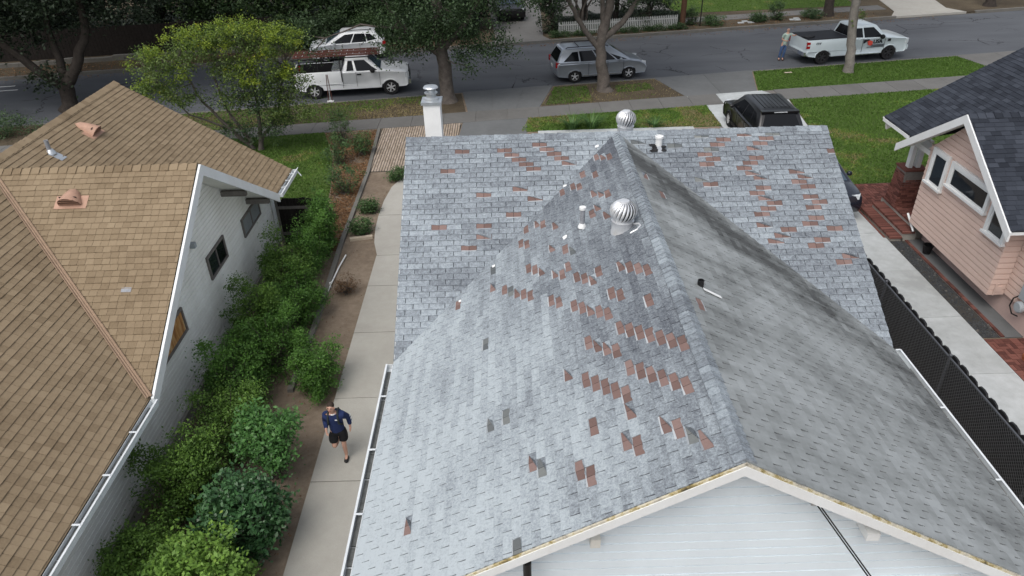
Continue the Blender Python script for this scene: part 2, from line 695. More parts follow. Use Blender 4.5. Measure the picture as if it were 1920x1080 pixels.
def mk_tab(name, stops, scale=30, var=.25):
    t = NT(name, .92, .15)
    n = t.noise(scale, 4, .7)
    k = t.math('ADD', t.math('MULTIPLY', t.attr(), .6), t.math('MULTIPLY', n, .4))
    t.color(t.ramp(k, stops))
    t.bump(t.noise(80, 2, .7), .25, .005)
mk_tab('shingle_red_mat', [(.2, (.14, .093, .082)), (.55, (.19, .125, .11)), (.85, (.235, .165, .148))])
mk_tab('shingle_torn_edge', [(.2, (.22, .24, .26)), (.55, (.34, .365, .38)), (.85, (.45, .475, .49))])
simple('felt_dark', (.028, .028, .032), .95, .1, .3, 9)
mk_tab('shingle_bare_mat', [(.2, (.10, .11, .115)), (.6, (.16, .17, .165)), (.85, (.2, .21, .2))])
def mk_brown():
    t = NT('shingle_brown', .92, .12)
    n = t.noise(25, 3, .7)
    b = t.noise(.5, 3, .55)
    st = t.noise(1.0, 4, .6, vec=t.mapv((2.2, .5, 1)))
    k = t.math('ADD', t.math('MULTIPLY', t.attr(), .40), t.math('MULTIPLY', n, .45))
    k = t.math('ADD', k, t.math('MULTIPLY', t.math('SUBTRACT', b, .5), .5))
    k = t.math('ADD', k, t.math('MULTIPLY', st, .15))
    t.color(t.ramp(k, [(.2, (.158, .117, .073)), (.45, (.220, .167, .107)), (.75, (.268, .207, .135)), (.95, (.305, .240, .159))]))
    t.bump(t.noise(60, 2, .7), .3, .006)
mk_brown()
def mk_slate():
    t = NT('shingle_charcoal', .9, .2)
    n = t.noise(25, 3, .7)
    k = t.math('ADD', t.math('MULTIPLY', t.attr(), .7), t.math('MULTIPLY', n, .3))
    t.color(t.ramp(k, [(.15, (.017, .020, .027)), (.5, (.031, .036, .047)), (.85, (.050, .057, .072))]))
    t.bump(t.noise(60, 2, .7), .3, .006)
mk_slate()
def mk_siding(name, c, dirt, amount=.5, sc=1.2):
    t = NT(name, .55, .35)
    n = t.noise(1.0, 5, .65, vec=t.mapv((sc, sc, sc * .35)))
    f = t.noise(22, 3, .6)
    k = t.math('ADD', t.math('MULTIPLY', n, .7), t.math('MULTIPLY', f, .25))
    k = t.math('ADD', k, t.math('MULTIPLY', t.attr(), .1))
    t.color(t.mix(t.ramp(k, [(.42, 0.0), (.8, amount)]), c, dirt))
mk_siding('siding_white_aged', (.86, .86, .82), (.60, .585, .52), .6)
mk_siding('siding_white', (.69, .76, .80), (.56, .62, .655), .5)
mk_siding('siding_pink', (.64, .485, .42), (.46, .335, .285), .5)
simple('stucco_pink', (.55, .41, .37), .85, .2, .14, 2, fine=60, bump=.2)
mk_siding('trim_white', (.73, .75, .75), (.52, .50, .45), .45, 2.5)
mk_siding('trim_cream', (.70, .69, .64), (.45, .42, .34), .5, 2.5)
def mk_moss():
    t = NT('mossy_drip_edge', .9, .2)
    n = t.noise(4, 6, .75)
    t.color(t.ramp(n, [(.32, (.07, .06, .04)), (.44, (.36, .29, .13)), (.52, (.60, .56, .43)), (.60, (.46, .43, .36)), (.72, (.10, .09, .06))]))
mk_moss()
simple('galvanised', (.55, .58, .60), .35, .5, .2, 4, metal=.7)
simple('aluminium', (.78, .79, .80), .28, .5, .12, 5, metal=.55)
simple('gutter_white', (.62, .65, .66), .45, .4, .14, 3)
simple('gutter_silt', (.12, .125, .12), .95, .1, .4, 12)
simple('copper_clay', (.40, .245, .175), .6, .3, .22, 6)
simple('valley_brown', (.25, .172, .115), .6, .3, .2, 6)
simple('lead_grey', (.25, .26, .28), .5, .4, .3, 10)
simple('tar', (.02, .02, .021), .75, .3, .5, 25)
simple('white_plaster', (.80, .80, .78), .7, .3, .08, 3)
simple('wood_grey', (.17, .155, .14), .85, .2, .3, 8)
simple('wood_dark', (.022, .018, .016), .85, .2, .4, 8)
simple('wood_pole', (.085, .045, .028), .85, .2, .3, 6)
simple('timber_pale', (.42, .36, .28), .8, .2, .2, 8)
simple('black_plastic', (.012, .012, .013), .5, .4, .3, 5)
simple('rubber', (.016, .016, .017), .8, .25, .2, 5)
simple('chain_wire', (.17, .175, .18), .5, .5, .1, 5, metal=.3)
simple('fence_pipe', (.09, .095, .105), .45, .5, .1, 5, metal=.3)
simple('white_plastic', (.75, .76, .75), .4, .4, .08, 5)
simple('meter_grey', (.32, .35, .37), .5, .4, .1, 6)
simple('cable_black', (.012, .012, .012), .6, .3, .1, 5)
glassy('glass_dark', (.008, .009, .011), .08, .18)
glassy('glass_window', (.018, .022, .026), .04)
glassy('glass_blue', (.05, .075, .10), .06)
simple('insect_screen', (.22, .235, .24), .6, .3, .12, 6)
def mk_blind():
    t = NT('blind_orange', .5, .3)
    n = t.noise(1, 4, .6, vec=t.mapv((3, 9, 1.5)))
    t.color(t.ramp(n, [(.3, (.16, .05, .02)), (.5, (.48, .24, .08)), (.7, (.62, .46, .27))]))
mk_blind()
# ground materials
def mk_dirt():
    t = NT('dirt', .97, .1)
    a = t.noise(.6, 5, .6)
    b = t.noise(6, 6, .7)
    f = t.noise(60, 3, .7)
    k = t.math('ADD', t.math('MULTIPLY', a, .45), t.math('ADD', t.math('MULTIPLY', b, .35), t.math('MULTIPLY', f, .25)))
    t.color(t.ramp(k, [(.34, (.10, .078, .057)), (.52, (.20, .157, .117)), (.7, (.30, .245, .188))]))
    t.bump(t.math('ADD', b, f), .6, .03)
mk_dirt()
def mk_concrete(name, c, stain, amount=.7, wear=(.35, .7)):
    t = NT(name, .88, .2)
    a = t.noise(.55, 6, .62, dist=.5)
    b = t.noise(4, 5, .65)
    f = t.noise(70, 2, .6)
    k = t.math('ADD', t.math('MULTIPLY', a, .6), t.math('ADD', t.math('MULTIPLY', b, .3), t.math('MULTIPLY', t.attr(), .12)))
    base = t.mix(t.ramp(k, [(wear[0], 0.0), (wear[1], amount)]), c, stain)
    t.color(t.mix(t.ramp(f, [(.3, .16), (.6, 0.0)]), base, tuple(x * .55 for x in stain)))
    t.bump(f, .15, .006)
mk_concrete('concrete_walk', (.40, .388, .35), (.275, .262, .232))
mk_concrete('concrete_light', (.50, .53, .535), (.29, .305, .30), .85, (.38, .66))
simple('gravel_base', (.055, .053, .048), .95, .1, .35, 10, fine=50, bump=.5)
mk_concrete('concrete_grey', (.150, .156, .158), (.092, .095, .095))
mk_concrete('concrete_sidewalk', (.165, .163, .156), (.098, .095, .09))
mk_concrete('concrete_kerb', (.185, .178, .16), (.09, .085, .075))
def mk_asphalt():
    t = NT('asphalt', .9, .25)
    a = t.noise(.35, 5, .6, vec=t.mapv((.35, 1.2, 1), (0, 0, -.15)))
    f = t.noise(45, 3, .75)
    cr = t.n('TexVoronoi')
    cr.feature = 'DISTANCE_TO_EDGE'
    cr.inputs['Scale'].default_value = .33
    wob = t.noise(1.6, 4, .6)
    vm = t.n('VectorMath')
    vm.operation = 'MULTIPLY_ADD'
    t.l(wob, vm.inputs[0])
    vm.inputs[1].default_value = (.8, .8, .8)
    t.l(t.pos, vm.inputs[2])
    t.l(vm.outputs[0], cr.inputs['Vector'])
    crack = t.math('MULTIPLY', t.ramp(cr.outputs['Distance'], [(.004, 1.0), (.012, 0.0)]), t.ramp(t.noise(.25, 2), [(.48, 0.0), (.58, 1.0)]))
    k = t.math('ADD', t.math('MULTIPLY', a, .7), t.math('MULTIPLY', f, .3))
    c = t.ramp(k, [(.35, (.068, .073, .082)), (.65, (.106, .113, .124))])
    t.color(t.mix(crack, c, (.022, .022, .024)))
    t.bump(f, .3, .01)
mk_asphalt()
def mk_lawn():
    t = NT('lawn_soil', .95, .1)
    a = t.noise(.5, 4, .6)
    f = t.noise(30, 4, .75)
    k = t.math('ADD', t.math('MULTIPLY', a, .5), t.math('MULTIPLY', f, .5))
    t.color(t.ramp(k, [(.35, (.045, .075, .018)), (.6, (.08, .125, .032)), (.75, (.125, .14, .048))]))
    t.bump(f, .8, .04)
mk_lawn()
def mk_dry():
    t = NT('dry_ground', .96, .1)
    a = t.noise(.45, 5, .65)
    f = t.noise(22, 4, .75)
    k = t.math('ADD', t.math('MULTIPLY', a, .55), t.math('MULTIPLY', f, .45))
    t.color(t.ramp(k, [(.33, (.045, .036, .026)), (.52, (.095, .076, .052)), (.68, (.14, .115, .075))]))
    t.bump(f, .7, .04)
mk_dry()
def mk_grass():
    t = NT('grass_blade', .6, .25)
    c = t.ramp(t.attr(), [(0, (.060, .118, .018)), (.4, (.118, .218, .036)), (.65, (.19, .235, .052)), (.84, (.25, .21, .09)), (1, (.27, .22, .12))])
    t.color(c)
    tr = t.n('BsdfTranslucent')
    t.l(c, tr.inputs['Color'])
    mx = t.n('MixShader')
    mx.inputs[0].default_value = .25
    t.l(t.b.outputs[0], mx.inputs[1])
    t.l(tr.outputs[0], mx.inputs[2])
    t.l(mx.outputs[0], t.t.nodes['Material Output'].inputs['Surface'])
mk_grass()
mk_tab('brick_red', [(.2, (.085, .036, .030)), (.5, (.15, .062, .050)), (.85, (.21, .090, .072))], 20)
mk_tab('brick_orange', [(.2, (.20, .065, .032)), (.5, (.30, .10, .05)), (.85, (.36, .15, .08))], 20)
mk_tab('brick_tan', [(.1, (.27, .215, .165)), (.5, (.34, .28, .22)), (.9, (.42, .35, .29))], 20)
simple('mortar', (.16, .15, .14), .95, .1, .2, 12)
mk_tab('pebble', [(.1, (.028, .030, .033)), (.6, (.068, .072, .076)), (.95, (.20, .18, .15))], 14)
mk_tab('leaf_litter', [(.1, (.07, .036, .018)), (.5, (.16, .085, .042)), (.9, (.28, .18, .10))], 14)
simple('white_road_paint', (.50, .51, .50), .8, .2, .25, 3)
simple('bark_grey', (.115, .10, .088), .95, .1, .4, 5, fine=30, bump=.6)
simple('bark_pale', (.20, .185, .165), .95, .1, .45, 4, fine=26, bump=.6)
simple('bark_dark', (.045, .038, .033), .95, .1, .4, 5, fine=30, bump=.6)
foliage('leaf_oak', (.014, .032, .013), (.060, .105, .040), trans=.2)
foliage('leaf_dark', (.009, .019, .010), (.034, .054, .027), trans=.15)
foliage('leaf_mid', (.020, .046, .018), (.075, .13, .045), trans=.2)
foliage('leaf_yellow', (.10, .18, .025), (.30, .38, .045), (.62, .54, .04), trans=.4)
foliage('leaf_olive', (.045, .085, .022), (.15, .215, .055), (.27, .28, .07), trans=.35)
foliage('leaf_hedge', (.028, .075, .014), (.14, .255, .04), (.27, .37, .07), trans=.25)
foliage('leaf_privet', (.025, .075, .014), (.10, .22, .032), trans=.22)
foliage('leaf_citrus', (.035, .10, .028), (.11, .25, .065), (.42, .42, .07), trans=.25, rough=.4)
foliage('leaf_camellia', (.018, .056, .022), (.065, .15, .052), trans=.12, rough=.32)
foliage('leaf_lime', (.05, .12, .02), (.19, .33, .055), (.36, .40, .08), trans=.25)
foliage('leaf_rose', (.022, .060, .018), (.085, .15, .045), trans=.2)
foliage('leaf_strap', (.035, .085, .022), (.11, .21, .06), trans=.25)
foliage('leaf_brown', (.06, .035, .02), (.17, .10, .05), trans=.1)

# ------------------------------------------------------------------ the ground
swn = lambda x: 32.75 + .125 * x          # sidewalk, house side
swf = lambda x: 34.25 + .135 * x          # sidewalk, street side
kb = lambda x: 37.5 + .152 * x            # near kerb
fk = lambda x: 47.3 + .160 * x            # far kerb
SA = math.atan(.155)
ZR = -.13
m = MB(); m.poly([(-300, -200, -.3), (300, -200, -.3), (300, 500, -.3), (-300, 500, -.3)])
struct('ground', m, 'dry_ground', 'dry earth under and beyond the lots')
m = MB(); m.slab([(-120, -60), (120, -60), (120, kb(120)), (-120, kb(-120))], -.28, 0)
struct('yard', m, 'dirt', 'bare brown earth of the house lots')
m = MB(); m.slab([(-120, fk(-120)), (120, fk(120)), (120, 230), (-120, 230)], -.28, .01)
struct('far_verge', m, 'dry_ground', 'dry earth on the far side of the street')
m = MB(); m.poly([(-120, kb(-120) + .02, ZR), (120, kb(120) + .02, ZR), (120, fk(120) - .02, ZR), (-120, fk(-120) - .02, ZR)])
struct('road', m, 'asphalt', 'grey patched asphalt street')
def strip(x0, x1, fa, fb, step, z0, z1, name, mat, parent, gap=.012, skip=lambda x: False, seed=2):
    r = random.Random(seed)
    x = x0
    p = Pieces()
    while x < x1:
        if not skip(x):
            a, b = x + gap / 2, x + step - gap / 2
            dz = r.uniform(-.004, .004)
            mm = MB(); mm.slab([(a, fa(a)), (b, fa(b)), (b, fb(b)), (a, fb(a))], z0, z1 + dz)
            p.add(mm.v, mm.f, r.random())
        x += step
    p.emit(name, name + '_rest', mat, parent, 200)
# kerbs: cast lengths with joints
kmb = MB(); kmb.slab([(-120, kb(-120) - .02), (120, kb(120) - .02), (120, kb(120) + .03), (-120, kb(-120) + .03)], -.25, -.10)
ko = struct('kerb', kmb, 'concrete_kerb', 'concrete kerb along the near side of the street')
strip(-42, 60, lambda x: kb(x) - .14, lambda x: kb(x) + .05, 3.0, -.2, .022, 'kerb_stone', 'concrete_kerb', ko,
      skip=lambda x: -3.1 < x < .5 or 8 < x < 11.5 or 25.5 < x < 28)
fo = MB(); fo.slab([(-120, fk(-120) - .03), (120, fk(120) - .03), (120, fk(120) + .02), (-120, fk(-120) + .02)], -.25, -.09)
fko = struct('far_kerb', fo, 'concrete_kerb', 'concrete kerb along the far side of the street')
strip(-42, 60, lambda x: fk(x) - .05, lambda x: fk(x) + .16, 3.0, -.2, .05, 'kerb_stone', 'concrete_kerb', fko,
      skip=lambda x: -2 < x < 1 or 26.5 < x < 31, seed=4)
# gutter pans
m = MB(); m.poly([(-120, kb(-120) + .05, ZR + .006), (120, kb(120) + .05, ZR + .006), (120, kb(120) + .45, ZR + .006), (-120, kb(-120) + .45, ZR + .006)])
struct('gutter_pan', m, 'concrete_sidewalk', 'concrete gutter strip beside the near kerb')
m = MB()
for a, b in ((-28.9, 0), (-28.3, -.8)):
    m.obox((a, 41.2 + b, ZR + .008), (.9, .14, 0), (-.01, .07, 0), (0, 0, .002))
struct('road_marking', m, 'white_road_paint', 'worn white paint marks on the street')
# sidewalk
sm = MB(); sm.slab([(-60, swn(-60)), (60, swn(60)), (60, swf(60)), (-60, swf(-60))], -.1, .004)
so = struct('sidewalk', sm, 'mortar', 'concrete sidewalk of square slabs along the front yards')
strip(-45, 48, swn, swf, 1.5, -.05, .03, 'slab', 'concrete_sidewalk', so, .016, skip=lambda x: 9.3 < x < 12.5)
# aprons and driveways
def sheet(name, mat, label, pts, z, th=.06):
    mm = MB(); mm.slab(ccw(pts), z - th, z)
    return struct(name, mm, mat, label)
def slabs(parent, mat, quads, z, z0=-.05, name='slab', gap=.012):
    for i, q in enumerate(quads):
        q = ccw(q)
        cx = sum(p[0] for p in q) / len(q); cy = sum(p[1] for p in q) / len(q)
        mm = MB()
        w = max(max(p[0] for p in q) - min(p[0] for p in q), .5)
        h = max(max(p[1] for p in q) - min(p[1] for p in q), .5)
        mm.slab([(cx + (x - cx) * (1 - gap / w), cy + (y - cy) * (1 - gap / h)) for x, y in q], z0, z + (i % 3) * .002, random.random())
        part(name, mm, mat, parent)
def apron(label, xs_k, xs_s, mat, n):
    (a, b), (c, d) = xs_k, xs_s
    o = sheet('driveway_apron', 'mortar', label, [(c, swf(c)), (d, swf(d)), (b, kb(b) + .02), (a, kb(a) + .02)], .006)
    qs = []
    for i in range(n):
        f0, f1 = i / n, (i + 1) / n
        l = lambda p, q, f: p + (q - p) * f
        x0, x1, x2, x3 = l(c, d, f0), l(c, d, f1), l(a, b, f1), l(a, b, f0)
        qs.append([(x0, swf(x0)), (x1, swf(x1)), (x2, kb(x2) + .02), (x3, kb(x3) + .02)])
    slabs(o, mat, qs, .026)
    mm = MB()
    mm.add([(a, kb(a) + .02, .026), (b, kb(b) + .02, .026), (b - .1, kb(b) + .55, ZR + .012), (a + .1, kb(a) + .55, ZR + .012)], [(0, 1, 2, 3)])
    part('lip', mm, mat, o)
    return o
apron('dark grey concrete apron left of the silver minivan', (-2.3, 2.45), (-1.9, 1.6), 'concrete_grey', 3)
apron('grey concrete apron between the minivan and the pale pickup', (7.95, 13.45), (8.9, 12.66), 'concrete_grey', 2)
apron('concrete apron at the right behind the charcoal roof', (25.6, 30.5), (26.4, 29.8), 'concrete_sidewalk', 2)
d1 = sheet('driveway', 'mortar', 'dark grey concrete driveway beside the tan brick strip', [(-2.42, 20.2), (.5, 20.2), (.95, swn(.95)), (-2.08, swn(-2.08))], .006)
slabs(d1, 'concrete_grey', [[(-2.42, 20.2), (.5, 20.2), (.55, 26.5), (-2.42, 26.5)], [(-2.42, 26.5), (.55, 26.5), (.95, swn(.95)), (-2.08, swn(-2.08))]], .024)
m = MB(); m.slab([(1.35, 29.9), (8.3, 29.9), (8.3, 31.05), (1.35, 31.05)], -.05, .04)
struct('front_walk', m, 'concrete_light', 'pale concrete walk in front of the grey roofed house')
d2 = sheet('side_driveway', 'mortar', 'long pale concrete driveway beside the black fence', [(9.2, -8), (12.06, -8), (12.06, 20.2), (12.0, 22.0), (12.62, 24.44), (13.78, swf(13.0)), (8.9, swf(9.0)), (9.6, 30)], .006)
js = [-8, -3.4, 1.4, 3.8, 6.2, 8.6, 11.0, 13.42, 15.82, 18.26, 20.64]
qs = [[(9.2, a), (12.06, a), (12.06, b), (9.2, b)] for a, b in zip(js, js[1:])]
qs += [[(9.2, 20.64), (12.06, 20.64), (11.98, 22.2), (12.3, 23.4), (9.3, 23.4)], [(9.3, 23.4), (12.3, 23.4), (12.7, 25.0), (13.1, 28.6), (9.6, 28.6)],
       [(9.6, 28.6), (13.1, 28.6), (13.74, swn(13.7)), (9.6, swn(9.6))], [(9.6, swn(9.6)), (13.74, swn(13.7)), (12.9, swf(12.9)), (8.9, swf(8.9))]]
slabs(d2, 'concrete_light', qs, .028)
# walkway between the hedge and the grey roofed house
wo = sheet('walkway', 'felt_dark', 'beige concrete walkway beside the grey roofed house', [(-4.31, -6), (-1.75, -6), (-1.75, 24.5), (-4.0, 24.5), (-4.31, 19.4)], .006)
jy = [-6, -1, 2.6, 5.3, 7.95, 10.58, 13.2, 15.88, 18.26]
qs = [[(-4.32, a), (-1.75, a), (-1.75, b), (-4.32, b)] for a, b in zip(jy, jy[1:])]
qs += [[(-4.32, 18.26), (-1.75, 18.26), (-1.75, 20.1), (-4.32, 20.1)]]
arc = [(-4.30, 20.11), (-4.52, 21.0), (-4.63, 22.0), (-4.66, 23.0)]
arc2 = [(-4.66, 23.0), (-4.63, 24.2), (-4.5, 25.4), (-4.2, 26.3), (-3.7, 27.0)]
qs += [arc + [(-1.75, 23.0), (-1.75, 20.11)], arc2 + [(-1.75, 27.0), (-1.75, 23.0)]]
slabs(wo, 'concrete_walk', qs, .03, gap=.022)
# tan brick strip: bricks laid in long rows
bo = sheet('brick_path', 'gravel_base', 'tan brick strip of long rows beside the driveway', [(-5.66, 26.95), (-2.42, 27.05), (-2.12, 32.45), (-5.76, 32.0)], .008)
p = Pieces(); r = random.Random(11)
poly = ccw([(-5.62, 27.0), (-2.45, 27.08), (-2.14, 32.42), (-5.72, 31.98)])
for i in range(34):
    for k in range(29):
        x0 = -5.75 + i * .108
        y0 = 26.9 + k * .208 + (i % 2) * .104
        q = clip([(x0 + .015, y0 + .004), (x0 + .093, y0 + .004), (x0 + .093, y0 + .204), (x0 + .015, y0 + .204)], poly)
        if len(q) >= 3 and area2(q) > .003:
            mm = MB(); mm.slab(q, 0, .034 + r.uniform(-.004, .004))
            p.add(mm.v, mm.f, r.random())
p.emit('brick', 'brick_field', 'brick_tan', bo, 300)
# concrete edging beside the bed
m = MB()
eg = [(-5.88, 31.9), (-5.62, 26.9), (-5.58, 20.9), (-5.44, 16.6), (-5.44, 13.5)]
for a, b in zip(eg, eg[1:]):
    m.slab(ccw([(a[0] - .07, a[1]), (b[0] - .07, b[1]), (b[0] + .07, b[1]), (a[0] + .07, a[1])]), -.05, .10)
struct('garden_edging', m, 'concrete_kerb', 'long concrete edging between the leaf covered bed and bare earth')
m = MB(); m.bar((-5.35, 21.2, .05), (-4.62, 21.36, .05), .13, .10)
single('timber_offcut', m, 'timber_pale', 'short pale timber lying on bare earth by the walkway', 'timber')
m = MB()
m.tube([(-5.28, 20.1, .08), (-5.36, 19.4, .07), (-5.42, 18.3, .07), (-5.44, 17.6, .06), (-5.41, 16.6, .05), (-5.42, 15.6, .05)], .022, 8)
m.tube([(-5.42, 18.3, .0), (-5.42, 18.3, .16), (-5.35, 18.32, .17)], .024, 8)
single('irrigation_pipe', m, 'white_plastic', 'thin white plastic pipe lying along the garden edging', 'pipe', smooth=40)
m = MB(); m.slab([(-6.55, 22.05), (-6.25, 22.05), (-6.25, 22.2), (-6.55, 22.2)], 0, .05)
single('paver', m, 'concrete_walk', 'small grey paver lying in the leaf litter bed', 'paver')
# lawns: soil sheets, then blades
LAWNS = []
def lawn(label, pts, dry=.25, dens=260, z=.02, mat='lawn_soil', vis=None, name='lawn', lo=0.0, hgt=.055):
    pts = ccw(pts)
    mm = MB(); mm.slab(pts, -.05, z)
    o = struct(name, mm, mat, label)
    LAWNS.append((ccw(vis or pts), dry, dens, z, lo, hgt))
    return o
lawn('shaded lawn of the tan roofed house', [(-40, 21.3), (-8.5, 21.3), (-6.75, 21.3), (-6.62, 23.3), (-6.85, 25.5), (-7.4, 28.7), (-8.35, swn(-8.35)), (-40, swn(-40))], .30, 330, vis=[(-30, 21.3), (-6.75, 21.3), (-6.62, 23.3), (-6.85, 25.5), (-7.4, 28.7), (-8.35, swn(-8.35)), (-30, swn(-30))], lo=-.05)
lawn('brownish grass strip beside the white work truck', [(-40, swf(-40)), (-2.0, swf(-2.0)), (-2.35, kb(-2.35) - .14), (-40, kb(-40) - .14)], .46, 260, vis=[(-20, swf(-20)), (-3.9, swf(-3.9)), (-4.2, kb(-4.2) - .14), (-20, kb(-20) - .14)], mat='dry_ground', lo=.05)
lawn('patchy grass strip around the tree beside the minivan', [(1.65, swf(1.65)), (8.9, swf(8.9)), (7.9, kb(7.9) - .14), (2.5, kb(2.5) - .14)], .6, 30, mat='dry_ground')
lawn('bright green grass strip beside the pale pickup', [(12.72, swf(12.72)), (26.3, swf(26.3)), (25.6, kb(25.6) - .14), (13.5, kb(13.5) - .14)], .12, 420)
lawn('yellowing front lawn beyond the ridge of the grey roof', [(.6, 31.06), (9.58, 31.06), (9.6, swn(9.6)), (1.0, swn(1.0))], .52, 420)
lawn('bright green front lawn of the pink house', [(12.66, 24.5), (16, 24.6), (40, 24.6), (40, swn(40)), (13.8, swn(13.8))], .44, 360, vis=[(12.66, 24.5), (24, 24.6), (24, swn(24)), (13.8, swn(13.8))])
lawn('far lawn across the street behind the pole', [(12.6, 54.7), (26, 55.6), (27, 75), (10, 75)], .3, 110, vis=[(12.6, 54.7), (26, 55.6), (26, 64), (12, 64)], z=.03, name='far_lawn')
def in_poly(x, y, poly):
    ok = np.ones(len(x), bool)
    n = len(poly)
    inside = np.zeros(len(x), bool)
    j = n - 1
    for i in range(n):
        xi, yi = poly[i]; xj, yj = poly[j]
        c = ((yi > y) != (yj > y)) & (x < (xj - xi) * (y - yi) / (yj - yi + 1e-12) + xi)
        inside ^= c
        j = i
    return inside
def vnoise(x, y, sc, seed):
    """smooth value noise, numpy"""
    g = np.random.default_rng(seed)
    T = g.random((64, 64))
    xs, ys = x * sc, y * sc
    i, j = np.floor(xs).astype(int), np.floor(ys).astype(int)
    u, v = xs - i, ys - j
    u, v = u * u * (3 - 2 * u), v * v * (3 - 2 * v)
    q = lambda a, b: T[a % 64, b % 64]
    return (q(i, j) * (1 - u) + q(i + 1, j) * u) * (1 - v) + (q(i, j + 1) * (1 - u) + q(i + 1, j + 1) * u) * v
def blades(polys, seed, name, mat, label):
    g = np.random.default_rng(seed)
    Cs, Ts, Hs = [], [], []
    for poly, dry, dens, z, lo, hgt in polys:
        xs = [p_[0] for p_ in poly]; ys = [p_[1] for p_ in poly]
        n = int((max(xs) - min(xs)) * (max(ys) - min(ys)) * dens)
        x = g.uniform(min(xs), max(xs), n); y = g.uniform(min(ys), max(ys), n)
        k = in_poly(x, y, poly)
        x, y = x[k], y[k]
        a = .55 * vnoise(x, y, .45, 3) + .3 * vnoise(x, y, 1.4, 4) + .15 * vnoise(x, y, 5, 5)
        t = lo + .12 + .5 * g.random(len(x)) * .6 + np.clip((a - (1 - dry)) * 3.2 + .1, -.1, .7)
        Cs.append(np.stack([x, y, np.full(len(x), z)], 1)); Ts.append(t); Hs.append(hgt * (.6 + .8 * g.random(len(x))))
    C = np.concatenate(Cs); T = np.concatenate(Ts); Hh = np.concatenate(Hs)
    n = len(C)
    a = g.uniform(0, 2 * np.pi, n)
    side = np.stack([np.cos(a), np.sin(a), np.zeros(n)], 1) * (.016 + .014 * g.random(n))[:, None]
    lean = g.normal(size=(n, 3)) * .035
    lean[:, 2] = Hh
    v = np.stack([C - side, C + side, C + lean], 1).astype(np.float32)
    me = bpy.data.meshes.new(name)
    me.vertices.add(n * 3); me.vertices.foreach_set('co', v.reshape(-1))
    me.loops.add(n * 3); me.loops.foreach_set('vertex_index', np.arange(n * 3, dtype=np.int32))
    me.polygons.add(n); me.polygons.foreach_set('loop_start', np.arange(0, n * 3, 3, dtype=np.int32))
    me.update(calc_edges=True)
    at = me.attributes.new('tint', 'FLOAT', 'FACE')
    at.data.foreach_set('value', np.clip(T, 0, 1).astype(np.float32))
    o = link(name, me, mat)
    tag(o, label, 'grass', kind='stuff')
blades(LAWNS, 5, 'grass', 'grass_blade', 'short mown grass of the lawns and street side strips')
# worn grass on strip 2 in two green patches
blades([([(1.9, 34.7), (4.3, 35.1), (4.2, 37.6), (2.5, 37.6)], .3, 420, .02, 0, .05), ([(5.6, 36.3), (7.6, 36.7), (7.5, 37.9), (5.7, 37.6)], .3, 330, .02, .02, .05)], 6,
       'grass', 'grass_blade', 'two worn green grass patches either side of the tree by the minivan')
# leaf litter
def litter(polys, seed, label, size=.07):
    g = np.random.default_rng(seed)
    Cs = []
    for poly, dens, z in polys:
        xs = [p_[0] for p_ in poly]; ys = [p_[1] for p_ in poly]
        n = int((max(xs) - min(xs)) * (max(ys) - min(ys)) * dens)
        x = g.uniform(min(xs), max(xs), n); y = g.uniform(min(ys), max(ys), n)
        k = in_poly(x, y, poly)
        x, y = x[k], y[k]
        keep = g.random(len(x)) < np.clip(vnoise(x, y, 1.1, 9) * 1.6 + .05, 0, 1)
        x, y = x[keep], y[keep]
        Cs.append(np.stack([x, y, z + .02 * g.random(len(x))], 1))
    C = np.concatenate(Cs)
    me = leaf_mesh('leaf_litter', C, size, seed, g.random(len(C)), flat=2.5)
    o = link('leaf_litter', me, 'leaf_litter')
    tag(o, label, 'leaf litter', kind='stuff')
litter([([(-8.3, 31.6), (-7.35, 28.7), (-6.8, 25.5), (-6.55, 23.3), (-6.3, 20.5), (-5.7, 20.5), (-5.7, 26.9), (-5.95, 31.9)], 900, .012)], 21, 'brown fallen leaves covering the bed beside the garden edging', .08)
litter([([(-5.3, 8), (-4.4, 8), (-4.4, 14.5), (-5.3, 14.5)], 22, .008), ([(-7.2, 7), (-5.3, 7), (-5.3, 20), (-7.2, 20)], 30, .008), ([(-5.3, 14.5), (-4.4, 14.5), (-4.4, 25), (-5.3, 25)], 10, .008)], 22, 'scattered pale fallen leaves on the bare earth by the walkway', .045)
litter([([(-45, fk(-45) - .9), (30, fk(30) - .9), (30, fk(30)), (-45, fk(-45))], 24, ZR + .01), ([(-45, fk(-45)), (-2.5, fk(-2.5)), (-2.5, fk(-2.5) + 2.3), (-45, fk(-45) + 2.3)], 60, .03), ([(3, fk(3)), (26, fk(26)), (26, fk(26) + 3), (3, fk(3) + 3)], 35, .03)], 23, 'brown leaves drifted along the far kerb', .10)

# ================================================================== the grey roofed house
RED_FRONT=[(-1.03,15.06),(-1.34,14.60),(-0.09,15.04),(0.07,14.92),(0.23,14.80),(0.38,14.68),(0.54,14.56),(0.70,15.14),(0.85,15.02),(1.00,14.90),(1.16,14.79),(1.29,14.67),(0.22,14.10),(-0.55,14.00),(0.52,13.87),(0.06,13.54),(-1.48,13.34),(-0.55,13.31),(-0.55,13.09),(-0.85,12.87),(4.26,14.79),(4.42,14.68),(4.26,14.55),(4.26,14.09),(5.70,15.14),(5.54,15.02),(5.37,14.90),(5.38,14.68),(5.22,14.55),(5.05,14.44),(5.23,14.33),(5.38,14.21),(5.38,13.98),(5.23,13.87),(5.38,13.75),(5.53,13.64),(5.38,13.51),(5.22,13.40),(5.22,13.18),(5.70,13.06),(5.53,12.94),(5.39,12.83),(7.06,14.80),(6.18,14.33),(6.33,14.22),(6.18,14.10),(6.33,13.99),(6.34,13.75),(6.49,13.63),(6.34,13.51),(6.34,13.29),(6.18,13.17),(6.64,13.05),(6.33,12.82),(6.17,12.71),(6.80,12.47),(6.64,12.36),(4.83,15.14),(5.30,15.25),(4.67,15.02),(4.50,14.90)]
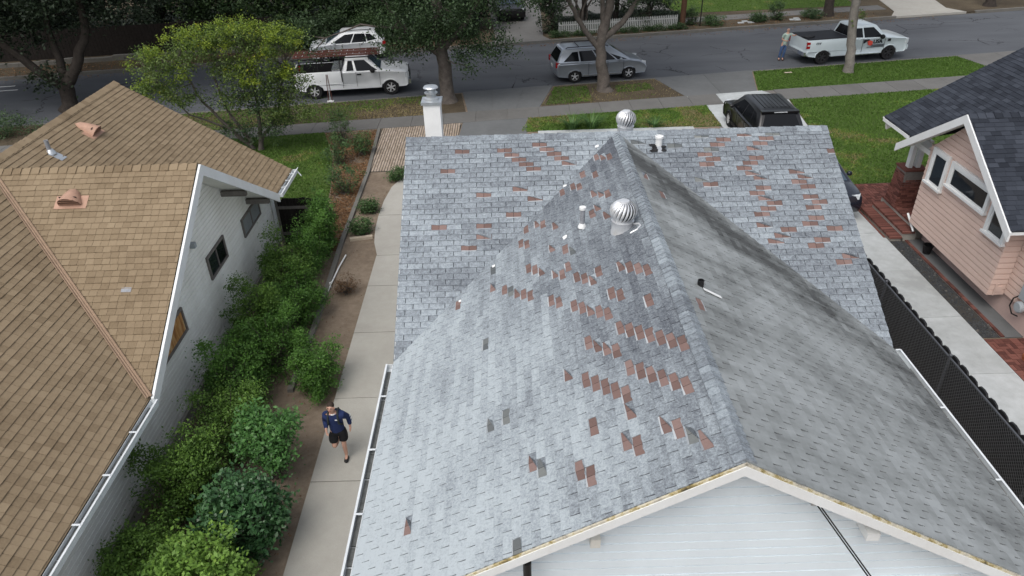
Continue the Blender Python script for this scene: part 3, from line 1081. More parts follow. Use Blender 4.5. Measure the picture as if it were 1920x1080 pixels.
DARK_FRONT=[(4.26,15.25),(2.89,15.12),(3.64,15.01),(4.35,14.89),(4.27,14.18),(5.70,15.22)]
RED_LEFT=[(1.86,14.69),(1.98,14.56),(2.09,14.41),(1.53,14.26),(1.76,13.92),(1.31,13.94),(1.42,13.75),(1.08,13.91),(1.66,13.10),(1.77,12.95),(1.87,12.81),(1.54,12.47),(1.64,12.47),(1.76,12.00),(0.53,13.11),(0.64,12.94),(0.86,12.68),(0.28,13.14),(0.18,12.65),(0.30,12.54),(0.74,11.94),(1.02,11.58),(-1.04,11.46),(-0.38,11.54),(-0.14,11.24),(0.08,10.91),(0.20,10.80),(0.31,10.63),(0.31,11.58),(0.42,11.41),(0.54,11.25),(0.76,10.97),(0.88,10.78),(0.99,10.82),(1.10,10.47),(1.20,10.30),(1.32,10.18),(1.45,10.42),(1.79,10.18),(1.90,10.01),(2.01,9.87),(2.13,9.70),(0.65,10.17),(0.77,10.01),(1.56,9.55),(1.67,9.42),(1.01,9.69),(1.12,9.55),(1.22,9.39),(1.34,9.23),(1.46,9.07),(2.00,8.92),(1.57,8.61),(1.68,8.46),(1.81,8.29),(1.92,8.14),(2.02,7.99),(2.15,7.82),(2.25,7.68),(1.12,8.60),(1.22,8.46),(1.36,8.28),(1.46,8.14),(1.58,7.67),(1.69,7.51),(1.81,7.34),(1.92,7.20),(2.04,7.04),(2.15,6.89),(0.79,8.14),(1.01,7.83),(1.14,7.68),(1.23,7.50),(1.36,7.35),(1.47,7.21),(1.47,6.88),(1.03,6.96),(1.81,6.46),(1.94,6.35),(1.03,6.89),(1.36,6.40),(1.49,6.25),(0.80,6.24),(0.92,6.09),(0.24,6.70),(-1.47,6.51),(2.05,6.02),(2.17,5.95)]
DARK_LEFT=[(-0.38,12.20),(-0.46,9.83),(-0.01,11.08),(-0.33,7.79),(-0.18,7.68),(0.02,5.52),(0.34,6.72),(2.03,6.25),(1.13,11.46)]
RED_RIGHT=[(2.67,13.36),(2.93,12.81),(2.67,8.74)]
xL, xR, zE, zR, yR, yG = -2.24, 7.08, 2.99, 5.63, 15.40, 5.46
xC = (xL + xR) / 2
sl = (zR - zE) / (xC - xL)
yJ = yR - (zR - zE) / sl
yF = yR + (yR - yJ)
ph = math.atan(sl)
cp, sp = math.cos(ph), math.sin(ph)
house = thing('house', 'grey shingled house with many missing reddish tabs and a white gable', 'house', (xC, 10.5, 0))
# walls
wm = MB()
wm.extrude([(xL + .45, 5.8, 0), (xR - .45, 5.8, 0), (xR - .45, 5.8, zE + .45 * sl - .15), (xC, 5.8, zR - .15), (xL + .45, 5.8, zE + .45 * sl - .15)], (0, 9.4, 0))
wm.extrude([(xL + .3, yJ + .3, 0), (xL + .3, yF - .3, 0), (xL + .3, yF - .3, zE - .05), (xL + .3, yR, zR - .2), (xL + .3, yJ + .3, zE - .05)], (xR - xL - .6, 0, 0))
wall = part('wall', wm, 'siding_white', house)
lap_siding(wall, (0, 5.78, 0), (1, 0, 0), (0, -1, 0), [(xL + .46, .4), (xR - .46, .4), (xR - .46, zE + .42 * sl - .12), (xC, zR - .12), (xL + .46, zE + .42 * sl - .12)], .155, .02, 'siding_white', seed=3)
# roof deck
rm = MB()
dn = (0, 0, -.13)
rm.extrude([(xC, yR, zR), (xL, yJ, zE), (xL, yG, zE), (xC, yG, zR)], dn)
rm.extrude([(xC, yR, zR), (xC, yG, zR), (xR, yG, zE), (xR, yJ, zE)], dn)
rm.extrude([(xL, yR, zR), (xL, yJ, zE), (xC, yR, zR)], dn)
rm.extrude([(xC, yR, zR), (xR, yJ, zE), (xR, yR, zR)], dn)
rm.extrude([(xL, yR, zR), (xR, yR, zR), (xR, yF, zE), (xL, yF, zE)], dn)
roof = part('roof', rm, 'felt_dark', house)
under = {'red': Pieces(), 'bare': Pieces(), 'edge': Pieces(), 'rag': Pieces()}
TW, EX = .31, .1165 / cp
pal, lef, rig = Pieces(), Pieces(), Pieces()
def vof(z):
    return (z - zE) / sp
Hs = (zR - zE) / sp
mf = [(x, (y - yJ) / cp, 'red') for x, y in RED_FRONT] + [(x, (y - yJ) / cp, 'bare') for x, y in DARK_FRONT]
shingle_plane(pal, (0, yJ, zE), (1, 0, 0), (0, cp, sp), [(xL - .03, Hs), (xL - .03, 0), (xL, 0), (xC, Hs)], .31, .131, gap=.013, u0=.225, v0=.016, seed=5, missing=mf, under=under)
shingle_plane(pal, (0, yJ, zE), (1, 0, 0), (0, cp, sp), [(xR + .03, Hs), (xC, Hs), (xR, 0), (xR + .03, 0)], .314, .133, gap=.013, u0=.045, v0=.068, seed=6, missing=mf, under=under)
shingle_plane(pal, (0, yF, zE), (1, 0, 0), (0, -cp, sp), [(xL, 0), (xR, 0), (xR, Hs), (xL, Hs)], TW, EX, seed=7)
ml = [(y, (x - xL) / cp, 'red') for x, y in RED_LEFT] + [(y, (x - xL) / cp, 'bare') for x, y in DARK_LEFT]
shingle_plane(lef, (xL, 0, zE), (0, 1, 0), (cp, 0, sp), [(yG - .03, -.03), (yJ - .03, -.03), (yR, Hs), (yG - .03, Hs)], .312, .1305, gap=.013, u0=.18, v0=0, seed=8, missing=ml, under=under, jitter=.003)
mr = [(y, (xR - x) / cp, 'red') for x, y in RED_RIGHT]
shingle_plane(rig, (xR, 0, zE), (0, 1, 0), (-cp, 0, sp), [(yG - .03, -.03), (yJ - .03, -.03), (yR, Hs), (yG - .03, Hs)], TW, EX, gap=.02, seed=9, missing=mr, under=under)
pal.emit('shingle', 'shingle_field', 'shingle_pale', roof, 70)
lef.emit('shingle', 'shingle_field', 'shingle_bleached', roof, 150)
rig.emit('shingle', 'shingle_field', 'shingle_mildewed', roof, 80)
under['red'].emit('exposed_tab', 'exposed_tab_field', 'shingle_red_mat', roof, 300)
under['edge'].emit('torn_edge', 'torn_edge_field', 'shingle_torn_edge', roof, 200)
under['rag'].emit('torn_tab', 'torn_tab_field', 'shingle_pale', roof, 0)
under['bare'].emit('bare_tab', 'bare_tab_field', 'shingle_bare_mat', roof, 60)
caps = Pieces()
nl, nr, nb, nf = Vector((-sp, 0, cp)), Vector((sp, 0, cp)), Vector((0, -sp, cp)), Vector((0, sp, cp))
ridge_caps(caps, (xC, yG - .02, zR), (xC, yR - .1, zR), Vector((-cp, 0, -sp)), Vector((cp, 0, -sp)), nl, nr, .135, .125, .020)
caps.emit('ridge_cap', 'ridge_cap_field', 'shingle_pale', roof, 120)
caps = Pieces()
ridge_caps(caps, (xL - .03, yR, zR), (xR + .03, yR, zR), Vector((0, -cp, -sp)), Vector((0, cp, -sp)), nb, nf, .28, .15, seed=8)
caps.emit('ridge_cap', 'ridge_cap_field', 'shingle_pale', roof, 120)
# white scraps of flashing showing where tabs tore off along the valley
for (x, y, a, w) in ((-.36, 12.32, .4, .07), (-1.02, 11.66, .2, .06), (1.18, 14.12, -.3, .08), (1.95, 15.05, .1, .09), (1.02, 11.98, .5, .11)):
    mm = MB()
    z = max(zR + sl * (x - xC), zR + sl * (y - yR)) + .022
    w *= .42
    mm.obox((x, y, z), (w * math.cos(a), w * math.sin(a), w * .3), (-w * .6 * math.sin(a), w * .6 * math.cos(a), w * .35), (0, 0, .003))
    part('flashing_scrap', mm, 'white_plastic', roof)
# rake trim of the near gable: drip edge, fascia, frieze
for s_, xe in ((-1, xL), (1, xR)):
    a, b = Vector((xC, yG, zR)), Vector((xe, yG, zE))
    d = (b - a).normalized()
    for nm, mat, dy, dz, w, h in (('drip_edge', 'mossy_drip_edge', -.035, -.028, .03, .035), ('fascia', 'trim_white', -.035, -.115, .05, .14), ('frieze_board', 'trim_cream', .20, -.215, .05, .15)):
        mm = MB()
        A = a + Vector((0, dy, dz)); B = b + Vector((0, dy, dz))
        B = B + d * .02
        mm.extrude([(A.x, A.y - w / 2, A.z + h / 2), (B.x, A.y - w / 2, B.z + h / 2), (B.x, A.y - w / 2, B.z - h / 2), (A.x, A.y - w / 2, A.z - h / 2)], (0, w, 0))
        part(nm, mm, mat, house)
    mm = MB()   # soffit
    mm.extrude([a + Vector((0, -.02, -.135)), b + Vector((0, -.02, -.135)), b + Vector((0, .33, -.135)), a + Vector((0, .33, -.135))], (0, 0, -.012))
    part('soffit', mm, 'trim_cream', house)
# rake trim of the street wing
for xe, o in ((xL, -.008), (xR, .008)):
    for ye, in ((yJ,), (yF,)):
        mm = MB(); mm.bar((xe + o, yR, zR - .085), (xe + o, ye, zE - .085), .03, .14)
        part('rake_board', mm, 'trim_white', house)
# gutters
def gutter(parent, x, y0, y1, z, out, w=.13, step=.9, seed=1, fill=.6, edge=.012):
    rnd = random.Random(seed)
    g = MB()
    x1 = x + out * w
    g.box(min(x, x1), max(x, x1), y0, y1, z - .11, z - .10)
    g.box(min(x1, x1 + out * edge), max(x1, x1 + out * edge), y0, y1, z - .11, z + .005)
    g.box(min(x1 - out * .012, x1 + out * .022), max(x1 - out * .012, x1 + out * .022), y0, y1, z + .006, z + .016)
    g.box(min(x, x + out * .008), max(x, x + out * .008), y0, y1, z - .098, z - .012)
    for e0, e1 in ((y0 - .008, y0 - .001), (y1 + .001, y1 + .008)):
        g.box(min(x, x1), max(x, x1), e0, e1, z - .11, z)
    go = part('gutter', g, 'gutter_white', parent)
    y = y0 + .4
    while y < y1:
        mm = MB(); mm.box(min(x, x1), max(x, x1), y, y + .035, z + .017, z + .024)
        part('strap', mm, 'gutter_white', go)
        y += step
    sm_ = MB()
    y = y0 + .1
    while y < y1 - .5:
        L = rnd.uniform(.25, .8)
        if rnd.random() < fill:
            xa, xb = x + out * .012, x + out * (w - .012)
            sm_.box(min(xa, xb), max(xa, xb), y, y + L, z - .099, z - .075 + rnd.uniform(-.012, .012))
        y += L + .03
    if sm_.f:
        part('silt', sm_, 'gutter_silt', go, kind='stuff')
    return go
gutter(house, xL - .035, yG - .02, yJ - .06, zE - .02, -1, .11, 1.3, 2, 1.0)
gutter(house, xR + .035, yG - .02, yJ - .06, zE - .02, 1, .09, 1.6, 3, 1.0)
# chimney
ch = MB(); ch.box(-2.14, -1.71, 18.0, 18.45, 3.2, 5.54)
cho = part('chimney', ch, 'white_plaster', house)
cm = MB(); cm.box(-2.185, -1.665, 17.96, 18.49, 5.541, 5.60)
cm.extrude([(-2.185, 17.96, 5.601), (-1.665, 17.96, 5.601), (-1.665, 18.49, 5.601), (-2.185, 18.49, 5.601)], (0, 0, .006))
part('chimney_pan', cm, 'galvanised', cho)
cm = MB()
cm.lathe([(.19, 0), (.185, .05), (.13, .08), (.125, .16), (.17, .17), (.17, .19), (.10, .20), (.09, .26), (.0, .26)], (-1.93, 18.22, 5.608), n=20)
part('flue', cm, 'galvanised', cho, smooth=40)
cm = MB()
cm.lathe([(.0, .30), (.19, .30), (.195, .315), (.17, .345), (.0, .36)], (-1.93, 18.22, 5.608), n=24)
for k in range(3):
    a = k * 2.094
    cm.bar((-1.93 + .12 * math.cos(a), 18.22 + .12 * math.sin(a), 5.8), (-1.93 + .13 * math.cos(a), 18.22 + .13 * math.sin(a), 5.92), .015, .015)
part('rain_cap', cm, 'galvanised', cho, smooth=40)
# turbine vents
def turbine(c, zb, r, nf=20, twist=.75, h=.24):
    base = MB()
    base.lathe([(r * .86, -.14), (r * .85, -.09), (r * .82, -.06), (r * .80, h), (r * .86, h + .02), (0, h + .02)], (c[0], c[1], zb), n=28)
    t = part('turbine_vent', base, 'aluminium', house, smooth=40)
    core = MB()
    zc = zb + h + r * .82
    prof = [(r * .9 * math.cos(a), r * .80 * math.sin(a)) for a in np.linspace(-1.2, 1.35, 12)]
    core.lathe(prof, (c[0], c[1], zc), n=24)
    part('vent_core', core, 'black_plastic', t, smooth=60)
    top = MB()
    top.lathe([(r * .42, r * .76), (r * .40, r * .84), (r * .2, r * .9), (0, r * .91)], (c[0], c[1], zc), n=20)
    ring = MB(); ring.lathe([(r * .60, -r * .80), (r * .66, -r * .72), (r * .60, -r * .68)], (c[0], c[1], zc), n=20)
    part('bearing_ring', ring, 'aluminium', t, smooth=40)
    part('vent_cap', top, 'aluminium', t, smooth=40)
    for k in range(nf):
        f = MB()
        rows = []
        for i in range(9):
            a = -1.02 + (1.3 + 1.02) * i / 8
            th0 = 2 * math.pi * k / nf + twist * i / 8
            rr, zz = r * math.cos(a), r * .86 * math.sin(a)
            dw = 2 * math.pi / nf * .78
            row = []
            for q, bul in ((0, 1.0), (.5, 1.03), (1, .93)):
                th = th0 + dw * q
                row.append((c[0] + rr * bul * math.cos(th), c[1] + rr * bul * math.sin(th), zc + zz * (1 if bul < 1 else 1.02)))
            rows.append(row)
        f.loft(rows, closed=False, cap=False)
        part('fin', f, 'aluminium', t, smooth=60)
    return t
turbine((1.97, 11.30), zR + sl * (1.97 - xC) + .04, .235, h=.10)
turbine((2.69, 15.85), zR - sl * .45 + .03, .225, h=.19)
# hose / flashing loop beside the near turbine
mm = MB()
mm.tube([(2.15, 11.2, 5.50), (2.22, 11.14, 5.54), (2.24, 11.06, 5.54), (2.18, 11.0, 5.50), (2.06, 10.98, 5.44)], .018, 8)
part('brace_strap', mm, 'aluminium', house, smooth=50)
# vent pipes
def pipe(c, z, r, h, mat, collar=True, name='vent_pipe', cap=True):
    mm = MB()
    prof = [(r * 1.0, -.08), (r, h)]
    if cap:
        prof += [(r * 1.25, h), (r * 1.25, h + .045), (r * .95, h + .05), (r * .9, h + .02), (0, h + .02)]
    else:
        prof += [(r * .8, h), (r * .8, h - .05), (0, h - .05)]
    mm.lathe(prof, (c[0], c[1], z), n=18)
    o = part(name, mm, mat, house, smooth=40)
    if collar:
        tp_ = MB(); tp_.lathe([(r * 1.3, h + .001), (r * 1.32, h + .05), (r * 1.0, h + .055)], (c[0], c[1], z), n=18); part('pipe_cap', tp_, 'white_plastic', o, smooth=40)
        cm_ = MB(); cm_.lathe([(r * 1.7, -.03), (r * 1.6, .0), (r * 1.15, .04), (r * 1.05, .06)], (c[0], c[1], z), n=18)
        part('collar', cm_, 'white_plastic', o, smooth=40)
    return o
pipe((1.34, 12.02), zR + sl * (1.34 - xC) + .05, .048, .34, 'lead_grey')
pp = pipe((3.31, 15.06), zR - sl * (15.4 - 15.06) + .03, .075, .13, 'white_plastic', collar=False)
tm = MB()
rr = random.Random(4)
for k in range(9):
    x = 3.31 + rr.choice((-1, 1)) * rr.uniform(.09, .16); y = 15.0 + rr.uniform(-.16, .1)
    z = zR + sl * (y - yR) + .022
    tm.lathe([(rr.uniform(.05, .08), -.004), (.045, .004 + .001 * k), (0, .005 + .001 * k)], (x, y, z), n=9)
part('tar_patch', tm, 'tar', pp)
fm = MB(); z = zR + sl * (14.94 - yR) + .026
fm.obox((3.31, 14.93, z), (.05, 0, 0), (0, .10 * cp, .10 * sp), (0, 0, .003))
part('flashing', fm, 'galvanised', pp)
pipe((2.88, 9.32), zR - sl * (2.88 - xC) + .03, .05, .08, 'black_plastic', collar=False, cap=False, name='roof_boot')
mm = MB(); z = zR - sl * (3.03 - xC) + .02
mm.obox((3.05, 9.22, z), (.17 * cp, 0, -.17 * sp), (0, .035, 0), (0, 0, .002))
part('flashing_scrap', mm, 'white_plastic', roof)
# near gable fittings
mm = MB(); mm.box(.84, .96, 5.62, 5.76, 4.06, 4.20)
part('vent_box', mm, 'trim_cream', house)
mm = MB(); mm.box(4.05, 4.2, 5.50, 5.78, 4.20, 4.32)
part('outrigger', mm, 'trim_white', house)
mm = MB(); mm.tube([(.08, 5.48, 3.0), (.08, 5.48, 4.02)], .05, 12); mm.box(.03, .13, 5.52, 5.77, 3.9, 3.94)
part('flue_pipe', mm, 'black_plastic', house, smooth=40)
wmn = MB(); wmn.box(4.2, 5.6, 5.70, 5.77, 2.2, 3.16)
wo_ = part('window', wmn, 'trim_white', house)
pm = MB(); pm.box(4.3, 5.5, 5.685, 5.699, 2.28, 3.06)
part('pane', pm, 'glass_window', wo_)
mm = MB()
for k, (dx, dz) in enumerate(((0, 0), (.05, -.03))):
    pts = []
    for i in range(15):
        t = i / 14
        pts.append((3.39 + dx + 2.2 * t + (.02 if i else 0), 5.55 - 14 * t, 4.77 + dz + 3.0 * t - 3.4 * t * (1 - t) * .9))
    mm.tube(pts, .009, 6)
single('power_cable', mm, 'cable_black', 'two thin black service wires fixed to the white gable', 'cable')
mm = MB(); mm.box(3.34, 3.44, 5.60, 5.76, 4.72, 4.84)
part('cable_bracket', mm, 'galvanised', house)

# ================================================================== the tan roofed house on the left
bE, bX, bZ, bRX = 2.63, -6.80, .62, -11.42
bRZ = bE + bZ * (bX - bRX)
cY, cH = 14.8, 4.47
cZ = bE + bZ * cH
bp = math.atan(bZ); bc, bs = math.cos(bp), math.sin(bp)
hl = thing('house', 'white clapboard house with tan brown shingle roof on the left', 'house', (-11.4, 12, 0))
m = MB()
m.box(-15.3, -7.55, -3, 20.75, 0, 2.75)
m.extrude([(-7.55, cY - cH + .3, 2.75), (-7.55, cY + cH - .3, 2.75), (-7.55, cY, cZ - .14)], (-3.8, 0, 0))
m.extrude([(-7.6, 20.74, 2.76), (-15.2, 20.74, 2.76), (-11.42, 20.74, bRZ - .16)], (0, -23, 0))
wall = part('wall', m, 'siding_white_aged', hl)
lap_siding(wall, (-7.54, 0, 0), (0, 1, 0), (1, 0, 0), [(-3, .38), (20.76, .38), (20.76, 2.72), (-3, 2.72)], .118, .016, 'siding_white_aged', seed=4)
lap_siding(wall, (-7.54, 0, 0), (0, 1, 0), (1, 0, 0), [(cY - cH + .15, 2.74), (cY + cH - .15, 2.74), (cY, cZ - .06)], .118, .016, 'siding_white_aged', seed=5)
m = MB(); m.box(-7.55, -7.50, -3, 20.8, 0, .30); m.box(-7.55, -7.47, -3, 20.82, .30, .345)
part('foundation', m, 'concrete_walk', hl)
m = MB(); m.box(-7.50, -7.44, 20.66, 20.79, .35, 2.6)
part('corner_board', m, 'trim_white', hl)
m = MB()
dn = (0, 0, -.12)
vN = (bX - cH, cY)
m.extrude([(bX, -3, bE), (bX, cY - cH, bE), (bX - cH, cY, cZ), (bRX, cY, bRZ), (bRX, -3, bRZ)], dn)
m.extrude([(bX, cY + cH, bE), (bX, 21.1, bE), (bRX, 21.1, bRZ), (bRX, cY, bRZ), (bX - cH, cY, cZ)], dn)
m.extrude([(bX, cY - cH, bE), (bX, cY, cZ), (bX - cH, cY, cZ)], dn)
m.extrude([(bX, cY, cZ), (bX, cY + cH, bE), (bX - cH, cY, cZ)], dn)
m.extrude([(bRX, -3, bRZ), (bRX, 21.1, bRZ), (2 * bRX - bX, 21.1, bE), (2 * bRX - bX, -3, bE)], dn)
roof = part('roof', m, 'felt_dark', hl)
pc = Pieces()
Hm = (bX - bRX) / bc
st = lambda r: (r * .077 + .05 * math.sin(r * 2.3)) % .165
shingle_plane(pc, (bX, 0, bE), (0, 1, 0), (-bc, 0, bs), [(-3, -.03), (cY - cH, -.03), (cY, cH / bc), (cY, Hm), (-3, Hm)], .165, .142, .005, .016, 15, stag=st, jitter=.003, mixt=.25)
shingle_plane(pc, (bX, 0, bE), (0, 1, 0), (-bc, 0, bs), [(cY + cH, -.03), (21.13, -.03), (21.13, Hm), (cY, Hm), (cY, cH / bc)], .165, .142, .005, .016, 16, stag=st, jitter=.003, mixt=.25)
Hc = cH / bc
shingle_plane(pc, (0, cY - cH, bE), (1, 0, 0), (0, bc, bs), [(bX + .03, 0), (bX + .03, Hc), (bX - cH, Hc)], .165, .142, .005, .016, 17, stag=st, jitter=.003, mixt=.25)
shingle_plane(pc, (0, cY + cH, bE), (1, 0, 0), (0, -bc, bs), [(bX + .03, 0), (bX - cH, Hc), (bX + .03, Hc)], .165, .142, .005, .016, 18, stag=st, mixt=.25)
shingle_plane(pc, (2 * bRX - bX, 0, bE), (0, 1, 0), (bc, 0, bs), [(-3, 0), (21.1, 0), (21.1, Hm), (-3, Hm)], .165, .142, .005, .016, 19, stag=st, mixt=.25)
pc.emit('shingle', 'shingle_field', 'shingle_brown', roof, 300)
caps = Pieces()
ridge_caps(caps, (bX + .03, cY, cZ), (bX - cH, cY, cZ), Vector((0, -bc, -bs)), Vector((0, bc, -bs)), Vector((0, -bs, bc)), Vector((0, bs, bc)), .20, .15, .02, 5)
ridge_caps(caps, (bRX, 21.13, bRZ), (bRX, -3, bRZ), Vector((-bc, 0, -bs)), Vector((bc, 0, -bs)), Vector((-bs, 0, bc)), Vector((bs, 0, bc)), .20, .15, .02, 6)
caps.emit('ridge_cap', 'ridge_cap_field', 'shingle_brown', roof, 120)
# folded metal valley
a, b = Vector((bX + .02, cY - cH - .02, bE + .01)), Vector((bX - cH, cY, cZ + .01))
d = (b - a).normalized()
n1, n2 = Vector((bs, 0, bc)), Vector((0, -bs, bc))
s1 = d.cross(n1).normalized(); s2 = d.cross(n2).normalized()
m = MB()
o1 = s1 if s1.dot(Vector((-1, -1, 0))) > 0 else -s1
o2 = s2 if s2.dot(Vector((1, 1, 0))) > 0 else -s2
up = Vector((0, 0, 1))
for P0, P1 in ((a, b),):
    row = lambda P: [P + o1 * .075 + n1 * .022, P + o1 * .065 + n1 * .03, P + o1 * .03 + n1 * .02, P + up * .045, P + o2 * .03 + n2 * .02, P + o2 * .065 + n2 * .03, P + o2 * .075 + n2 * .022]
    m.loft([row(P0), row(P1)], closed=False, cap=False)
part('valley_flashing', m, 'valley_brown', roof)
# white trim
for nm, A, B in (('rake_board', (bX + .05, cY, cZ - .10), (bX + .05, cY + cH + .02, bE - .10)), ('rake_board', (bX + .05, cY, cZ - .10), (bX + .05, cY - cH - .02, bE - .10))):
    m = MB(); m.extrude([(A[0], A[1], A[2] + .10), (A[0], B[1], B[2] + .10), (A[0], B[1], B[2] - .16), (A[0], A[1], A[2] - .16)], (.05, 0, 0))
    part(nm, m, 'trim_white', hl)
m = MB(); m.bar((bX, 21.07, bE - .11), (bRX, 21.07, bRZ - .11), .04, .16)
part('rake_board', m, 'trim_white', hl)
for y, dz in ((17.35, -.26), (18.85, -.26), (11.25, -.24), (12.9, -.26)):
    z = cZ - bZ * abs(y - cY) + dz
    m = MB(); m.box(-7.52, -6.87, y - .06, y + .06, z - .07, z + .07)
    part('outrigger', m, 'wood_grey', hl)
for ya, yb in ((cY - cH, cY), (cY + cH, cY)):
    m = MB()
    m.extrude([(bX - .005, ya, bE - .13), (bX - .005, yb, cZ - .13), (-7.5, yb, cZ - .13), (-7.5, ya, bE - .13)], (0, 0, -.012))
    part('soffit', m, 'siding_white_aged', hl)
gutter(hl, bX + .035, -3, cY - cH - .04, bE - .02, 1, .13, 1.0, 5, .8)
gutter(hl, bX + .035, cY + cH + .08, 21.15, bE - .02, 1, .13, .5, 6, .5)
m = MB(); m.tube([(bX + .1, 21.05, bE - .12), (bX - .2, 21.0, bE - .35), (-7.46, 20.92, bE - .55), (-7.44, 20.92, .1)], .035, 8)
part('downspout', m, 'gutter_white', hl, smooth=40)
m = MB(); m.bar((bX + .17, 21.13, bE - .06), (bX + .30, 21.05, bE - .20), .03, .02); m.bar((bX + .17, 20.9, bE - .02), (bX + .17, 21.3, bE - .02), .02, .02)
part('bracket', m, 'gutter_white', hl)
# windows on the white wall
def window(parent, X, y0, y1, z0, z1, mats, fmat, n=2, out=1, fr=.05, name='window', dep=.05):
    f = MB()
    xa, xb = (X, X + out * dep)
    lo, hi = min(xa, xb), max(xa, xb)
    f.box(lo, hi, y0, y1, z0, z0 + fr); f.box(lo, hi, y0, y1, z1 - fr, z1)
    f.box(lo, hi, y0, y0 + fr, z0 + fr, z1 - fr); f.box(lo, hi, y1 - fr, y1, z0 + fr, z1 - fr)
    w = (y1 - y0 - 2 * fr)
    for k in range(1, n):
        yy = y0 + fr + w * k / n
        f.box(lo, hi - .008, yy - .02, yy + .02, z0 + fr, z1 - fr)
    o = part(name, f, fmat, parent)
    for k in range(n):
        ya, yb = y0 + fr + w * k / n, y0 + fr + w * (k + 1) / n
        if k: ya += .02
        if k < n - 1: yb -= .02
        g = MB(); xc_ = X + out * .014
        g.box(xc_ - .006, xc_ + .006, ya, yb, z0 + fr, z1 - fr)
        part('pane', g, mats[k % len(mats)], o)
    return o
WX = -7.525
window(hl, WX, 18.1, 19.65, 1.84, 2.40, ['insect_screen', 'insect_screen'], 'wood_grey', 2)
window(hl, WX, 15.48, 16.72, 2.04, 2.68, ['glass_window', 'glass_dark'], 'wood_grey', 2, fr=.06)
window(hl, WX, 11.3, 13.66, 1.84, 2.46, ['blind_orange', 'blind_orange'], 'wood_grey', 2, fr=.06)
m = MB(); m.box(-7.5, -7.38, 14.85, 14.97, 3.3, 3.42)
part('wall_lamp', m, 'meter_grey', hl)
# dormer vents and pipe
def hood(parent, O, U, V, N, w, L, mat):
    O, U, V, N = map(Vector, (O, U, V, N))
    p_ = MB()
    p_.obox(O - V * .02 + N * .02, U * (w * .85), V * .16, N * .004)
    o = part('dormer_vent', p_, mat, parent)
    h = MB()
    rows = []
    for i in range(6):
        t = i / 5
        k = math.sqrt(max(0, 1 - t)) * .999 + .001
        rows.append([O - V * .10 + V * (L * t) + U * (w * .62 * k * math.cos(a)) + N * (.02 + w * .62 * k * math.sin(a)) for a in np.linspace(0, math.pi, 11)])
    h.loft(rows, closed=False, cap=False)
    part('hood', h, mat, o, smooth=50)
    for k in range(3):
        g = MB(); z = .05 + .075 * k
        ww = w * .6 * math.sqrt(max(.05, 1 - (z / (w * .62)) ** 2))
        g.obox(O - V * .07 + N * (z + .01), U * ww, V * .04 - N * .02, N * .006)
        part('louvre', g, mat, o)
    g = MB(); g.obox(O + V * .0 + N * .11, U * (w * .45), N * .09, V * .004)
    part('vent_opening', g, 'black_plastic', o)
hood(hl, (-9.28, 14.05, bE + bZ * (14.05 - (cY - cH))), (1, 0, 0), (0, bc, bs), (0, -bs, bc), .40, .42, 'copper_clay')
hood(hl, (-10.72, 18.05, bE + bZ * (bX + 10.72)), (0, 1, 0), (-bc, 0, bs), (bs, 0, bc), .36, .55, 'copper_clay')
z = bE + bZ * (bX + 10.9)
m = MB(); m.lathe([(.05, -.1), (.05, .30), (.035, .30), (.03, .2), (0, .2)], (-10.9, 16.4, z), n=16)
vp = part('vent_pipe', m, 'lead_grey', hl, smooth=40)
m = MB(); m.lathe([(.12, -.03), (.10, .02), (.06, .08)], (-10.88, 16.4, z), n=16)
part('collar', m, 'galvanised', vp, smooth=40)
m = MB(); m.obox((-10.74, 16.38, bE + bZ * (bX + 10.74) + .02), (.16 * bc, 0, -.16 * bs), (0, .12, 0), (0, 0, .003))
part('flashing', m, 'galvanised', vp)
m = MB(); zz = bE + bZ * (12.23 - (cY - cH)); m.obox((-7.68, 12.23, zz + .02), (.10, 0, 0), (0, .05 * bc, .05 * bs), (0, 0, .003))
part('patch', m, 'lead_grey', hl)
# dark wooden gate beyond the wall
gt = thing('gate', 'weathered dark board gate between the white wall and the clipped hedge', 'gate', (-6.95, 20.95, 0))
rnd = random.Random(2)
for k in range(11):
    x = -7.44 + k * .108
    m = MB(); m.slab([(x, 20.93), (x + .10, 20.93), (x + .10, 20.955), (x, 20.955)], .05, 1.72 + rnd.uniform(-.03, .03), rnd.random())
    part('board', m, 'wood_dark', gt)
for z in (.5, 1.42):
    m = MB(); m.box(-7.44, -6.26, 20.89, 20.928, z - .045, z + .045)
    part('rail', m, 'wood_grey', gt)
m = MB(); m.box(-7.46, -7.38, 20.87, 20.89, 0, 1.75)
part('post', m, 'wood_grey', gt)
m = MB(); m.box(-6.50, -6.43, 20.86, 20.888, 0, 1.5)
part('post', m, 'wood_grey', gt)

# ================================================================== the pink house on the right
hp = thing('house', 'pink clapboard house with charcoal shingle roof on the right', 'house', (15, 17, 0))
fX, wX = 12.62, 13.05          # bay face, main wall
by0, by1 = 15.96, 20.22
gX, gY, gZ, gs = 12.2, 18.37, 4.74, .648
g0, g1 = 15.43, 21.30
gz0 = gZ - gs * (gY - g0)
m = MB()
m.box(fX + .02, wX + .2, by0 + .02, by1 - .02, .64, 2.9)
m.extrude([(fX + .02, by0 + .02, 2.9), (fX + .02, by1 - .02, 2.9), (fX + .02, gY, gZ - .14)], (3.4, 0, 0))
m.box(wX + .02, 19, -2, by1 - .02, .66, 3.0)
wall = part('wall', m, 'siding_pink', hp)
lap_siding(wall, (fX + .015, 0, 0), (0, 1, 0), (1, 0, 0) if False else (-1, 0, 0), [(by0, .62), (by1, .62), (by1, 3.02), (by0, 3.02)], .165, .03, 'siding_pink', seed=6, cove=.034)
lap_siding(wall, (fX + .015, 0, 0), (0, 1, 0), (-1, 0, 0), [(by0 - .1, 3.04), (by1 + .1, 3.04), (gY, gZ - .08)], .165, .03, 'siding_pink', seed=7, cove=.034)
